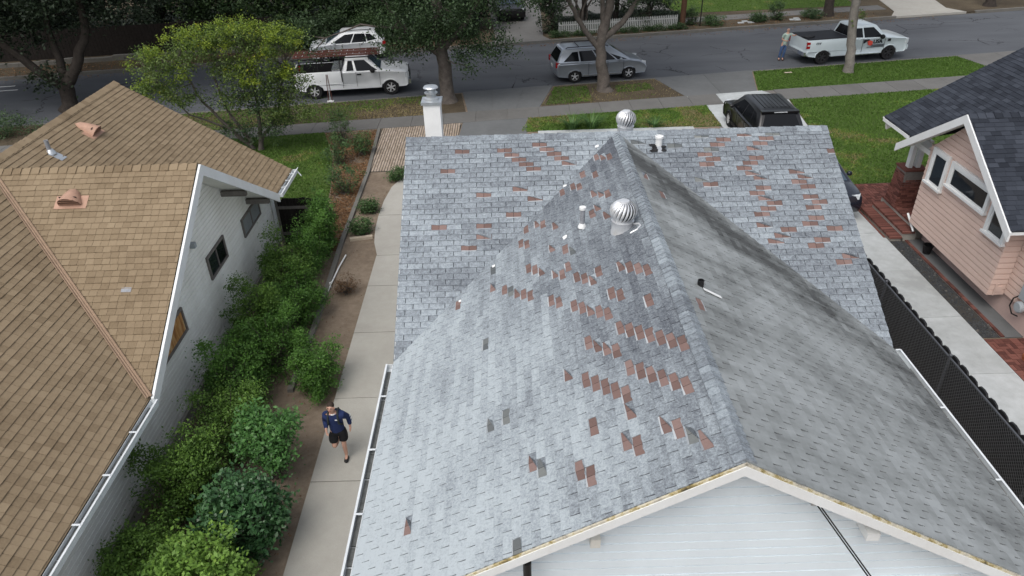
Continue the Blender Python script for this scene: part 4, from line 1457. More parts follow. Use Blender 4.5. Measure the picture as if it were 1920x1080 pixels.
lap_siding(wall, (0, by0 + .015, 0), (1, 0, 0), (0, -1, 0), [(fX, .62), (wX, .62), (wX, 2.9), (fX, 2.9)], .165, .03, 'siding_pink', seed=8, cove=.034)
lap_siding(wall, (wX + .015, 0, 0), (0, 1, 0), (-1, 0, 0), [(-2, .68), (by0 - .02, .68), (by0 - .02, 3.0), (-2, 3.0)], .165, .03, 'siding_pink', seed=9, cove=.034)
lap_siding(wall, (0, by1 - .015, 0), (1, 0, 0), (0, 1, 0), [(fX, .62), (15.5, .62), (15.5, 3.2), (fX, 3.2)], .165, .03, 'siding_pink', seed=10, cove=.034)
m = MB(); m.box(wX + .06, 19, -2, 20.15, 0, .655)
bw = part('base_wall', m, 'stucco_pink', hp)
m = MB(); m.box(wX + .045, wX + .058, 17.6, 18.3, .2, .5)
part('crawl_vent', m, 'black_plastic', bw)
m = MB(); m.box(fX + .02, wX + .05, by0 + .02, by1 - .02, .60, .618)
part('bay_floor', m, 'wood_grey', hp)
# roofs
m = MB(); dn = (0, 0, -.10)
mz = lambda x: 3.3 + .547 * (x - 12.2)
vx = 12.2 + (gZ - 3.3) / .547
vy = gY + (gZ - 3.3) / gs
m.extrude([(gX, g0, gz0), (17.5, g0, gz0), (17.5, gY, gZ), (gX, gY, gZ)], dn)
m.extrude([(gX, gY, gZ), (vx, gY, gZ), (gX, vy, 3.3)], dn)
m.extrude([(gX, vy, 3.3), (vx, gY, gZ), (17.5, gY, mz(17.5)), (17.5, 22.47, mz(17.5)), (gX, 22.47, 3.3)], dn)
m.extrude([(17.5, gY, mz(17.5)), (17.5, 22.47, mz(17.5)), (22.5, 22.47, 3.4), (22.5, gY, 3.4)][::-1], dn)
m.extrude([(12.78, -2, 3.0), (12.78, g0 - .02, 3.0), (17.5, g0 - .02, 5.5), (17.5, -2, 5.5)][::-1], dn)
roof = part('roof', m, 'felt_dark', hp)
pc = Pieces()
ga = math.atan(gs); gc, gsn = math.cos(ga), math.sin(ga)
ma = math.atan(.547); mc, ms = math.cos(ma), math.sin(ma)
st2 = lambda r: (r * .121 + .06 * math.sin(r * 1.9)) % .26
Lg = (gY - g0) / gc
shingle_plane(pc, (0, g0, gz0), (1, 0, 0), (0, gc, gsn), [(gX - .03, -.03), (17.5, -.03), (17.5, Lg), (gX - .03, Lg)], .26, .14, .004, .012, 31, stag=st2, jitter=.002, mixt=.3)
shingle_plane(pc, (0, vy, 3.3), (1, 0, 0), (0, -gc, gsn), [(gX - .03, 0), (gX - .03, (vy - gY) / gc), (vx, (vy - gY) / gc)], .26, .14, .004, .012, 32, stag=st2)
Lm = (17.5 - gX) / mc
shingle_plane(pc, (gX, 0, 3.3), (0, 1, 0), (mc, 0, ms), [(vy, -.03), (22.5, -.03), (22.5, Lm), (gY, Lm), (gY, (vx - gX) / mc)], .26, .14, .004, .012, 33, stag=st2, jitter=.002, mixt=.3)
pc.emit('shingle', 'shingle_field', 'shingle_charcoal', roof, 300)
caps = Pieces()
ridge_caps(caps, (gX - .03, gY, gZ), (vx, gY, gZ), Vector((0, -gc, -gsn)), Vector((0, gc, -gsn)), Vector((0, -gsn, gc)), Vector((0, gsn, gc)), .22, .15, .02, 5)
caps.emit('ridge_cap', 'ridge_cap_field', 'shingle_charcoal', roof, 60)
for ye, ze in ((g0 - .06, gz0 - .04), (g1 + .02, gZ - gs * (g1 + .02 - gY))):
    m = MB(); m.extrude([(gX - .07, gY, gZ), (gX - .07, ye, ze), (gX - .07, ye, ze - .25), (gX - .07, gY, gZ - .25)], (.05, 0, 0))
    part('rake_board', m, 'trim_white', hp)
for ya, za in ((g0, gz0), (g1, gZ - gs * (g1 - gY))):
    m = MB()
    m.extrude([(gX - .015, ya, za - .11), (gX - .015, gY, gZ - .11), (fX + .0, gY, gZ - .11), (fX + .0, ya, za - .11)], (0, 0, -.012))
    part('soffit', m, 'trim_cream', hp)
m = MB(); m.extrude([(gX + .03, vy, 3.3 - .115), (16.5, vy, mz(16.5) - .115), (16.5, 22.44, mz(16.5) - .115), (gX + .03, 22.44, 3.3 - .115)], (0, 0, -.012))
part('porch_ceiling', m, 'trim_cream', hp)
m = MB(); m.bar((gX - .02, 20.8, 3.2), (gX - .02, 22.5, 3.2), .03, .10); part('fascia', m, 'trim_white', hp)
m = MB(); m.bar((gX - .02, 22.5, 3.20), (17.5, 22.5, mz(17.5) - .1), .035, .14); part('rake_board', m, 'trim_white', hp)
m = MB(); m.extrude([(12.22, 22.3, 3.08), (12.6, 22.3, 3.28), (12.6, 22.3, 3.12), (12.26, 22.3, 2.92)], (0, .1, 0)); part('rafter_tail', m, 'trim_cream', hp)
m = MB(); m.box(gX, 17, g0 - .012, g0 + .02, gz0 - .14, gz0 - .06); part('fascia', m, 'trim_white', hp)
# windows of the bay: two small sashes and a long one, white casings with sills
def sash(y0, y1, z0, z1, long=False):
    c = .10
    f = MB()
    xo, xi = fX - .085, fX + .02
    f.box(xo, xi, y0 - c, y1 + c, z1, z1 + c + .03)
    f.box(xo - .05, xi, y0 - c - .03, y1 + c + .03, z0 - .06, z0)
    f.box(xo, xi, y0 - c, y0, z0, z1); f.box(xo, xi, y1, y1 + c, z0, z1)
    o = part('window', f, 'trim_white', hp)
    s_ = MB(); q = .05; xs0, xs1 = fX - .06, fX + .01
    s_.box(xs0, xs1, y0, y1, z0, z0 + q); s_.box(xs0, xs1, y0, y1, z1 - q, z1)
    s_.box(xs0, xs1, y0, y0 + q, z0 + q, z1 - q); s_.box(xs0, xs1, y1 - q, y1, z0 + q, z1 - q)
    part('sash', s_, 'trim_white', o)
    g = MB(); g.box(fX - .040, fX - .032, y0 + q, y1 - q, z0 + q, z1 - q)
    part('pane', g, 'glass_window', o)
sash(19.22, 19.88, 2.18, 3.10)
sash(17.12, 18.86, 2.50, 3.06)
sash(16.10, 16.76, 2.12, 2.98)
# porch: brick steps, floor, battered pier, paired columns, beam
def brick_rows(p_, x0, x1, y0, y1, z, nx, ny, mat_seed, h=.06, gap=.008):
    r_ = random.Random(mat_seed)
    dx, dy = (x1 - x0) / nx, (y1 - y0) / ny
    for i in range(nx):
        for k in range(ny):
            mm = MB(); mm.box(x0 + i * dx + gap / 2, x0 + (i + 1) * dx - gap / 2, y0 + k * dy + gap / 2, y0 + (k + 1) * dy - gap / 2, z - h, z + r_.uniform(-.003, .003))
            p_.add(mm.v, mm.f, r_.random())
m = MB()
m.box(12.10, 12.50, 20.12, 22.28, 0, .10); m.box(12.45, 12.90, 20.12, 22.28, 0, .27); m.box(12.82, 16, 20.24, 22.5, 0, .44)
pf = part('porch', m, 'concrete_walk', hp)
p_ = Pieces()
brick_rows(p_, 12.06, 12.45, 20.08, 22.32, .165, 1, 29, 1, .07)
brick_rows(p_, 12.42, 12.82, 20.08, 22.32, .335, 1, 29, 2, .07)
brick_rows(p_, 12.79, 13.0, 20.24, 22.5, .505, 1, 29, 3, .07)
brick_rows(p_, 13.0, 15.6, 20.24, 22.5, .50, 13, 23, 4, .06)
p_.emit('brick', 'brick_field', 'brick_red', pf, 150)
m = MB(); m.box(12.84, 13.52, 21.56, 22.14, .5, 1.72)
pr = part('pier', m, 'mortar', hp)
p_ = Pieces(); r_ = random.Random(6)
nc = 17
for k in range(nc):
    t = k / nc
    ins = .11 * t
    x0, x1, y0, y1 = 12.74 + ins, 13.58 - ins * .4, 21.48 + ins, 22.2 - ins * .3
    z0, z1 = .505 + k * .073, .505 + k * .073 + .062
    off = .1 if k % 2 else 0
    for (axis, c0, c1, w0) in (('x', y0, y1, x0), ('y', x0, x1, y0), ('x', y0, y1, x1 - .1)):
        u = c0 - off
        while u < c1 - .01:
            a, b = max(u + .005, c0), min(u + .205, c1)
            if b - a > .02:
                mm = MB()
                dpt = .1 + r_.uniform(-.004, .004)
                if axis == 'x': mm.box(w0, w0 + dpt, a, b, z0, z1)
                else: mm.box(a if a > c0 + .01 else a + .101, b, w0 - .001, w0 + dpt, z0, z1)
                p_.add(mm.v, mm.f, r_.random())
            u += .21
p_.emit('brick', 'brick_field', 'brick_red', pr, 150)
m = MB(); m.box(12.82, 13.56, 21.55, 22.2, 1.745, 1.80); part('pier_cap', m, 'brick_red', pr)
for x in (12.98, 13.24):
    m = MB(); m.box(x, x + .13, 21.72, 21.92, 1.80, 2.66); part('column', m, 'trim_white', hp)
m = MB(); m.box(12.86, 13.52, 21.62, 22.02, 2.66, 2.74); m.box(12.95, 13.42, 21.68, 21.95, 2.741, 2.95); part('beam', m, 'trim_white', hp)
m = MB(); m.box(12.66, 13.0, 20.26, 21.9, 2.80, 2.95); part('porch_beam', m, 'trim_white', hp)
m = MB(); m.tube([(12.66, 19.95, .42), (12.66, 20.5, .78)], .035, 10); part('drain_pipe', m, 'white_plastic', hp, smooth=40)
# electric meter
m = MB(); m.box(12.94, 13.045, 15.0, 15.30, .95, 1.45)
em = part('electric_meter', m, 'meter_grey', hp)
m = MB(); m.lathe([(.15, 0), (.15, .07), (.12, .10), (0, .10)], (12.94, 15.1, .78), 'x', 20)
m.v = [(2 * 12.94 - x, y, z) for x, y, z in m.v]
part('dial', m, 'meter_grey', em, smooth=40)
m = MB(); m.tube([(12.96, 15.3, 1.0), (12.93, 15.42, .85), (12.93, 15.45, .6), (12.94, 15.3, .45), (12.95, 15.1, .5)], .018, 8)
part('conduit', m, 'cable_black', em, smooth=50)
m = MB(); m.box(12.78, 12.95, 15.925, 15.945, .72, .88); m.tube([(12.75, 15.92, .62), (12.75, 15.92, .95), (12.82, 15.91, .99)], .012, 6); part('vent_cover', m, 'siding_pink', hp)
# black bucket by the bay
m = MB(); m.lathe([(.10, 0), (.15, .30), (.16, .30), (.16, .32), (.13, .32), (.12, .2), (0, .2)], (12.82, 19.25, 0), n=20)
m.tube([(12.67, 19.25, .3), (12.70, 19.12, .12), (12.78, 19.05, .08)], .01, 6)
single('bucket', m, 'black_plastic', 'black bucket under the bay of the pink house', 'bucket', smooth=40)
# ground beside the pink house: gravel, brick edging, narrow walk, brick patios
m = MB(); m.slab([(12.08, 14.86), (12.55, 14.86), (12.55, 20.1), (12.08, 20.1)], -.04, .008)
gv = struct('gravel_bed', m, 'gravel_base', 'narrow bed of dark gravel beside the pale driveway')
g = np.random.default_rng(8)
mm = MB()
for k in range(2600):
    x, y = g.uniform(12.09, 12.54), g.uniform(14.88, 20.08)
    if 15.6 < y < 17.0 and g.random() < .7: continue
    s_ = g.uniform(.012, .03) * (1.9 if g.random() < .04 else 1)
    a = g.uniform(0, 6.28)
    mm.add([(x + s_ * math.cos(a + i * 1.57), y + s_ * math.sin(a + i * 1.57), .006) for i in range(4)] + [(x + g.normal() * .004, y + g.normal() * .004, .01 + s_ * .9)], [(0, 1, 4), (1, 2, 4), (2, 3, 4), (3, 0, 4)], g.random() * (.7 if s_ < .03 else 1))
part('gravel', mm, 'pebble', gv, kind='stuff')
m = MB(); m.slab([(12.66, 14.84), (13.11, 14.84), (13.11, 20.15), (12.66, 20.15)], -.05, .03)
struct('side_path', m, 'concrete_grey', 'narrow grey concrete path under the bay of the pink house')
eo = MB(); eo.slab([(12.55, 14.86), (12.66, 14.86), (12.66, 20.1), (12.55, 20.1)], -.05, .01)
e_ = struct('brick_edging', eo, 'mortar', 'row of red bricks between gravel and narrow path')
p_ = Pieces(); brick_rows(p_, 12.555, 12.655, 14.87, 20.09, .045, 1, 25, 7, .05); p_.emit('brick', 'brick_field', 'brick_red', e_, 100)
def basket(label, x0, y0, nx, ny, seed, limit=300, cell=.212, mat='brick_red', z=.035, dz=0):
    mm = MB(); mm.slab([(x0, y0), (x0 + nx * cell, y0), (x0 + nx * cell, y0 + ny * cell), (x0, y0 + ny * cell)], dz - .06, dz + .008)
    o = struct('brick_patio', mm, 'mortar', label)
    p_ = Pieces(); r_ = random.Random(seed)
    for i in range(nx):
        for k in range(ny):
            for h in range(2):
                a, b = x0 + i * cell, y0 + k * cell
                q = MB(); e = .005
                if (i + k) % 2: q.box(a + e, a + cell - e, b + h * cell / 2 + e, b + (h + 1) * cell / 2 - e, dz, dz + z + r_.uniform(-.004, .004))
                else: q.box(a + h * cell / 2 + e, a + (h + 1) * cell / 2 - e, b + e, b + cell - e, dz, dz + z + r_.uniform(-.004, .004))
                p_.add(q.v, q.f, r_.random())
    p_.emit('brick', 'brick_field', mat, o, limit)
    return o
basket('red brick patio in front of the porch steps', 12.05, 22.32, 17, 10, 9)
basket('dark red basketweave brick patio at the right edge', 12.06, 6.3, 9, 40, 10)
m = MB(); m.slab([(11.98, 20.3), (12.05, 20.3), (12.05, 24.4), (12.6, 24.4), (12.6, 24.5), (11.98, 24.5)], -.04, .04)
struct('brick_border', m, 'brick_red', 'dark brick border along the pale driveway')
st_ = thing('brick_step', 'orange brick step at the right edge of the picture', 'step', (12.9, 13.2, 0))
m = MB(); m.box(12.55, 13.5, 12.2, 13.92, 0, .12); part('riser', m, 'mortar', st_)
p_ = Pieces(); brick_rows(p_, 12.50, 12.72, 12.15, 13.96, .19, 1, 17, 11, .07); brick_rows(p_, 12.72, 13.55, 12.15, 13.96, .19, 4, 17, 12, .07)
for kz in range(2): brick_rows(p_, 12.51, 12.55, 12.2, 13.95, .06 + kz * .06, 1, 8, 13 + kz, .055)
p_.emit('brick', 'brick_field', 'brick_orange', st_, 150)

# ================================================================== chain link fence with black privacy slats
fx, fh, fy0, fy1 = 9.12, 1.80, -3.0, 16.4
fe = thing('fence', 'black chain link fence with dark privacy slats beside the pale driveway', 'fence', (fx, 8, 0))
for y in np.arange(fy0 + .11, fy1 + .1, 2.95):
    m = MB(); m.tube([(fx, y, 0), (fx, y, fh + .05)], .03, 10); m.lathe([(.036, 0), (.036, .03), (0, .06)], (fx, y, fh + .05), n=10)
    part('post', m, 'fence_pipe', fe, smooth=40)
m = MB(); m.tube([(fx, fy0, fh), (fx, fy1, fh)], .022, 8); part('top_rail', m, 'fence_pipe', fe, smooth=40)
m = MB(); m.tube([(fx, fy0, .12), (fx, fy1, .12)], .018, 8); part('bottom_rail', m, 'fence_pipe', fe, smooth=40)
rnd = random.Random(5)
y = fy0
while y < fy1 - .1:
    w = .34
    o = []
    for (dy, dz) in ((0, .08), (w - .012, .08), (w - .012, fh - .02), (w - .06, fh + .045), (w * .5, fh + .065), (.06, fh + .045), (0, fh - .02)):
        o.append((fx + .05, y + dy, dz + rnd.uniform(-.004, .004)))
    m = MB(); m.extrude(o, (.03 + rnd.uniform(0, .02), 0, 0), rnd.random())
    part('slat', m, 'black_plastic', fe)
    y += w
m = MB()
sp_ = .085
L = fy1 - fy0
k = -int(fh / sp_)
while k * sp_ < L:
    for sg in (1, -1):
        a, b = k * sp_, k * sp_ + (fh - .12)
        t0, t1 = max(0, -a / (b - a)), min(1, (L - a) / (b - a))
        if t1 > t0:
            ya, yb = a + (b - a) * t0, a + (b - a) * t1
            za, zb = .12 + (fh - .12) * t0, .12 + (fh - .12) * t1
            if sg < 0: za, zb = fh + .12 - za, fh + .12 - zb
            m.tube([(fx - .028, fy0 + ya, za), (fx - .028, fy0 + yb, zb)], .0042, 3, cap=False)
    k += 1
part('wire_mesh', m, 'chain_wire', fe, kind='stuff')

# ================================================================== vehicles
paint('paint_white', (.72, .74, .75))
paint('paint_silver', (.34, .375, .42), .3, .55)
paint('paint_black', (.007, .007, .008), .3, 0, .2)
paint('paint_pale', (.56, .63, .66))
paint('paint_navy', (.010, .013, .022), .25, 0, .35)
simple('chrome', (.62, .64, .66), .2, .5, .1, 5, metal=.85)
simple('trim_black', (.012, .012, .013), .55, .3, .2, 5)
glassy('lamp_red', (.32, .012, .014), .12)
glassy('lamp_clear', (.55, .58, .60), .12)
glassy('lamp_amber', (.6, .28, .05), .15)
simple('alloy', (.55, .56, .57), .35, .5, .1, 5, metal=.2)
simple('alloy_dark', (.05, .05, .055), .35, .5, .1, 5, metal=.4)
simple('ladder_orange', (.12, .048, .038), .6, .3, .2, 5)
simple('tonneau', (.012, .013, .017), .6, .3, .25, 3)
simple('decal_black', (.015, .017, .025), .5, .3, .05)
simple('decal_red', (.55, .07, .05), .5, .3, .05)
simple('plate_white', (.6, .6, .58), .5, .3, .05)

def lower_body(par, L, W, wx, wr, top, mat, zs=.30, name='body'):
    w = W / 2
    ra = wr * 1.18
    ca = wr * 1.0
    bot = [(-L / 2 + .10, zs + .08)]
    for x in wx:
        bot += [(x + ra * math.cos(math.pi - a), max(zs, ca + ra * math.sin(math.pi - a))) for a in np.linspace(-.2, math.pi + .2, 13)]
    bot += [(L / 2 - .12, zs + .02)]
    prof = bot + top
    def ring(y, pull, drop, tuck):
        o = []
        for x, z in prof:
            e = max(0.0, (abs(x) / (L / 2) - .55) / .45)
            xx = x - math.copysign(pull * e * e, x)
            zz = z - drop if z > .62 else z
            o.append((xx, y, zz))
        return o
    rings = []
    lay = [(w - .035, .16, .10), (w, .11, .055), (w - .045, .06, .018), (w * .62, .015, .004), (0, 0, -.012)]
    for y, pull, drop in lay: rings.append(ring(-y, pull, drop, 0))
    for y, pull, drop in lay[::-1][1:]: rings.append(ring(y, pull, drop, 0))
    m = MB(); m.loft(rings, closed=True, cap=True)
    b = part(name, m, mat, par, world=False, smooth=38)
    u = MB(); u.box(-L / 2 + .25, L / 2 - .25, -w + .16, w - .16, zs - .06, zs + .45)
    part('underbody', u, 'trim_black', par, world=False)
    return b

def wheel(par, x, y, r, tw, rim, side, spokes=5):
    m = MB(); h = tw / 2
    m.lathe([(r * .62, -h), (r * .93, -h), (r, -h * .7), (r, h * .7), (r * .93, h), (r * .62, h), (r * .62, -h)], (x, y, r), 'y', 28, cap=False)
    t = part('wheel', m, 'rubber', par, world=False, smooth=40)
    d = MB(); yo = y + side * h * .75
    d.lathe([(r * .66, -.05), (r * .66, .01 * 1), (r * .60, .02), (r * .57, -.04), (0, -.04)] if side > 0 else [(r * .66, .05), (r * .66, -.01), (r * .60, -.02), (r * .57, .04), (0, .04)], (x, yo, r), 'y', 28)
    part('rim', d, 'trim_black', t, world=False, smooth=40)
    s = MB()
    for k in range(spokes):
        a = 2 * math.pi * k / spokes + .3
        ca, sa = math.cos(a), math.sin(a)
        s.obox((x + ca * r * .33, yo, r + sa * r * .33), (ca * r * .30, 0, sa * r * .30), (-sa * r * .075, 0, ca * r * .075), (0, .018, 0))
    s.lathe([(r * .14, -.03), (r * .14, .03), (0, .035)], (x, yo, r), 'y', 12)
    s.lathe([(r * .58, -.012), (r * .655, -.012), (r * .655, .024), (r * .58, .024), (r * .58, -.012)], (x, yo, r), 'y', 28, cap=False)
    part('spoke_set', s, rim, t, world=False)

class Cabin:
    def __init__(s, xb0, xb1, xt0, xt1, zb, zt, wb, wt):
        s.__dict__.update(locals())
    def side(s, sd, a, t, off=.0):
        x0, x1 = s.xb0 + (s.xt0 - s.xb0) * t, s.xb1 + (s.xt1 - s.xb1) * t
        w = s.wb + (s.wt - s.wb) * t
        ny, nz = (s.zt - s.zb), (s.wb - s.wt)
        l = math.hypot(ny, nz)
        return (x0 + (x1 - x0) * a, sd * (w + off * ny / l), s.zb + (s.zt - s.zb) * t + off * nz / l)
    def end(s, front, a, t, off=.0):
        xb, xt = (s.xb1, s.xt1) if front else (s.xb0, s.xt0)
        w = s.wb + (s.wt - s.wb) * t
        sg = 1 if front else -1
        dz, dx = s.zt - s.zb, abs(xb - xt)
        l = math.hypot(dz, dx)
        return (xb + (xt - xb) * t + sg * off * dz / l, (2 * a - 1) * w, s.zb + (s.zt - s.zb) * t + off * dx / l)
    def build(s, par, mat, crown=.05):
        rings = []
        for (t, ins, dz) in ((-.12, 0, 0), (0, 0, 0), (1, 0, 0), (1.0, .05, .028), (1.0, .16, .045), (1.0, .40, .045 + crown * .5)):
            x0, x1 = s.xb0 + (s.xt0 - s.xb0) * t + ins, s.xb1 + (s.xt1 - s.xb1) * t - ins
            w = s.wb + (s.wt - s.wb) * t - ins * .8
            z = s.zb + (s.zt - s.zb) * t + dz
            r = .10
            pts = []
            for cx, cy, a0 in ((x1 - r, w - r, 0), (x0 + r, w - r, 90), (x0 + r, -w + r, 180), (x1 - r, -w + r, 270)):
                for a in (0, 30, 60, 90):
                    pts.append((cx + r * math.cos(R(a0 + a)), cy + r * math.sin(R(a0 + a)), z))
            rings.append(pts)
        m = MB(); m.loft(rings)
        return part('cabin', m, mat, par, world=False, smooth=40)
    def pane(s, par, poly, name, kind, mat='glass_dark', off=.008, sd=1):
        m = MB()
        if kind == 'side': top = [s.side(sd, a, t, off) for a, t in poly]; bot = [s.side(sd, a, t, off - .03) for a, t in poly]
        else: top = [s.end(kind == 'front', a, t, off) for a, t in poly]; bot = [s.end(kind == 'front', a, t, off - .03) for a, t in poly]
        n = len(poly)
        m.add(top + bot, [tuple(range(n)), tuple(range(2 * n - 1, n - 1, -1))] + [(i, n + i, n + (i + 1) % n, (i + 1) % n) for i in range(n)])
        return part(name, m, mat, par, world=False)

def plate(par, name, mat, c, hx, hy, hz, rot=0, parent_of=None):
    m = MB(); ca, sa = math.cos(rot), math.sin(rot)
    m.obox(c, (hx * ca, hx * sa, 0), (-hy * sa, hy * ca, 0), (0, 0, hz))
    return part(name, m, mat, par, world=False)
def seams(par, w, xs, z0, z1, sides=(-1, 1)):
    for sd in sides:
        for x in xs:
            plate(par, 'door_seam', 'trim_black', (x, sd * (w - .005), (z0 + z1) / 2), .006, .008, (z1 - z0) / 2)
def mirror(par, x, y, z, mat, s=1.0):
    for sd in (-1, 1):
        m = MB(); m.lathe([(0, -.08 * s), (.07 * s, -.06 * s), (.09 * s, 0), (.07 * s, .06 * s), (0, .08 * s)], (x, sd * (y + .12 * s), z), 'y', 10)
        m.bar((x, sd * y, z - .03), (x, sd * (y + .1 * s), z - .01), .05, .05)
        part('wing_mirror', m, mat, par, world=False, smooth=50)
def box_part(par, name, mat, *b, smooth=None):
    m = MB(); m.box(*b); return part(name, m, mat, par, world=False, smooth=smooth)

def text_mesh(body, size, ext=.004, shear=0.0):
    cu = bpy.data.curves.new('text', 'FONT')
    cu.body = body; cu.size = size; cu.extrude = ext; cu.shear = shear; cu.align_x = 'CENTER'
    o = bpy.data.objects.new('text', cu); COL.objects.link(o)
    dg = bpy.context.evaluated_depsgraph_get()
    me = bpy.data.meshes.new_from_object(o.evaluated_get(dg))
    vs = [tuple(v.co) for v in me.vertices]; fs = [tuple(p_.vertices) for p_ in me.polygons]
    bpy.data.objects.remove(o); bpy.data.curves.remove(cu); bpy.data.meshes.remove(me)
    return vs, fs
def lettering(par, name, body, size, x, z, w, mat, shear=0.0, bold=0.0):
    """text on the vehicle's right flank (y = -w), reading towards the front"""
    vs, fs = text_mesh(body, size, .003, shear)
    m = MB()
    for dx in ((0,) if not bold else (-bold, 0, bold)):
        m.add([(x + v[0] + dx, -(w + .004) - v[2] - abs(dx) * .05, z + v[1]) for v in vs], fs)
    return part(name, m, mat, par, world=False)

# ---- silver minivan
def minivan(loc, rot):
    t = thing('minivan', 'silver minivan with black roof rails parked beside the tree trunk', 'minivan', loc, rot)
    L, Wd = 5.15, 2.0
    top = [(2.52, .48), (2.56, .62), (2.46, .80), (2.15, .95), (1.55, 1.06), (1.30, 1.10), (-2.35, 1.12), (-2.50, 1.05), (-2.55, .80), (-2.54, .5)]
    lower_body(t, L, Wd, (-1.5, 1.5), .34, top, 'paint_silver')
    c = Cabin(-2.48, 1.62, -2.15, .55, 1.06, 1.70, .95, .74)
    c.build(t, 'paint_silver')
    for sd in (-1, 1):
        c.pane(t, [(.08, .12), (.30, .10), (.30, .84), (.20, .82)], 'side_window', 'side', sd=sd)
        c.pane(t, [(.32, .08), (.56, .06), (.57, .87), (.32, .86)], 'side_window', 'side', sd=sd)
        c.pane(t, [(.585, .06), (.80, .05), (.80, .86), (.592, .88)], 'side_window', 'side', sd=sd)
        c.pane(t, [(.82, .05), (.95, .05), (.82, .55)], 'side_window', 'side', sd=sd)
    c.pane(t, [(.07, .06), (.93, .06), (.90, .92), (.10, .92)], 'windscreen', 'front', mat='glass_blue')
    c.pane(t, [(.07, .10), (.93, .10), (.88, .90), (.12, .90)], 'rear_window', 'rear')
    for sd in (-1, 1):
        m = MB(); y = sd * .62
        m.tube([(-1.95, y, 1.74), (-1.85, y, 1.80), (.25, y, 1.80), (.38, y, 1.74)], .025, 8)
        part('roof_rail', m, 'trim_black', t, world=False, smooth=40)
        wheel(t, -1.5, sd * .88, .34, .22, 'alloy', sd); wheel(t, 1.5, sd * .88, .34, .22, 'alloy', sd)
        plate(t, 'tail_light', 'lamp_red', (-2.44, sd * .86, .98), .10, .10, .13)
        plate(t, 'headlight', 'lamp_clear', (2.28, sd * .78, .80), .16, .12, .08, sd * -.5)
        plate(t, 'sill_trim', 'chrome', (0, sd * 1.0, .38), 1.05, .012, .02)
        plate(t, 'door_handle', 'paint_silver', (-.62, sd * 1.0, .92), .10, .018, .02)
        plate(t, 'door_handle', 'paint_silver', (.42, sd * 1.0, .90), .10, .018, .02)
    for x in (-1.25, -.35):
        m = MB(); m.tube([(x, -.62, 1.83), (x, .62, 1.83)], .022, 8); part('cross_bar', m, 'trim_black', t, world=False, smooth=40)
    seams(t, 1.0, (-.75, .30, 1.18), .40, 1.06)
    mirror(t, 1.0, .93, 1.12, 'paint_silver')
    box_part(t, 'grille', 'trim_black', 2.44, 2.555, -.5, .5, .50, .68)
    box_part(t, 'number_plate', 'plate_white', -2.57, -2.545, -.16, .16, .72, .86)
    return t

# ---- pickups
def pickup(kind, loc, rot, label, paint_, L=6.25, wx=(-2.05, 2.0), bed=(-3.05, -.55), wr=.40, rim='alloy_dark', group=None):
    t = thing('pickup_truck', label, 'pickup truck', loc, rot)
    Wd = 2.03; w = Wd / 2
    hx = L / 2
    top = [(hx - .02, .50), (hx, .78), (hx - .03, 1.12), (hx - .18, 1.20), (hx - 1.35, 1.30), (bed[1] + .02, 1.32), (bed[1], 1.32), (bed[1] - .001, .80), (bed[0], .80), (-hx, .78), (-hx, .60)]
    lower_body(t, L, Wd, wx, wr, top, paint_, zs=.42)
    for sd in (-1, 1):
        m = MB(); rows = []
        for x, ins in ((bed[0] - .02, .05), (bed[0] + .12, 0), (bed[1] - .05, 0)):
            y0, y1 = sd * (w - ins), sd * (w - .09)
            rows.append([(x, y0 - sd * .012, .74), (x, y0, .95), (x, y0 - sd * .004, 1.30), (x, y0 - sd * .03, 1.36), (x, y1, 1.36), (x, y1, .80)])
        m.loft(rows); part('bed_side', m, paint_, t, world=False, smooth=35)
        plate(t, 'tail_light', 'lamp_red', (bed[0] + .05, sd * (w - .055), 1.10), .085, .055, .17)
        plate(t, 'tail_light_lens', 'lamp_clear', (bed[0] + .055, sd * (w - .050), 1.10), .086, .055, .035)
        wheel(t, wx[0], sd * (w - .14), wr, .28, rim, sd, 6); wheel(t, wx[1], sd * (w - .14), wr, .28, rim, sd, 6)
        plate(t, 'headlight', 'lamp_clear', (hx - .13, sd * (w - .10), 1.0), .10, .075, .13, sd * -.45)
        plate(t, 'door_handle', 'trim_black', (.42, sd * w, 1.16), .11, .02, .03)
    box_part(t, 'tailgate', paint_, bed[0] - .05, bed[0] + .02, -w + .14, w - .14, .78, 1.36)
    box_part(t, 'rear_bumper', 'chrome' if kind == 'pale' else 'trim_black', -hx - .06, -hx + .10, -w + .06, w - .06, .52, .72)
    box_part(t, 'front_bumper', 'chrome' if kind == 'work' else paint_, hx - .10, hx + .06, -w + .10, w - .10, .50, .74)
    box_part(t, 'grille', 'trim_black', hx - .06, hx + .018, -.62, .62, .80, 1.12)
    c = Cabin(bed[1] + .04, hx - 1.42, bed[1] + .22, hx - 2.05, 1.28, 1.90, w - .05, w - .24)
    c.build(t, paint_)
    for sd in (-1, 1):
        if kind == 'work':
            c.pane(t, [(.10, .10), (.30, .10), (.30, .86), (.13, .86)], 'side_window', 'side', sd=sd)
            c.pane(t, [(.37, .06), (.93, .06), (.86, .40), (.80, .88), (.37, .88)], 'side_window', 'side', sd=sd)
        else:
            c.pane(t, [(.08, .12), (.34, .08), (.34, .86), (.12, .86)], 'side_window', 'side', sd=sd)
            c.pane(t, [(.385, .06), (.90, .02), (.80, .88), (.385, .88)], 'side_window', 'side', sd=sd)
    c.pane(t, [(.08, .05), (.92, .05), (.88, .93), (.12, .93)], 'windscreen', 'front', mat='glass_blue')
    c.pane(t, [(.10, .15), (.90, .15), (.86, .90), (.14, .90)], 'rear_window', 'rear')
    xs = c.xb0 + (c.xb1 - c.xb0) * .345
    seams(t, w, (xs, c.xb1 - .1), .55, 1.30)
    seams(t, w, (bed[1] + .0,), .50, 1.34)
    mirror(t, c.xb1 - .42, w - .02, 1.36, 'trim_black', 1.5)
    return t, c

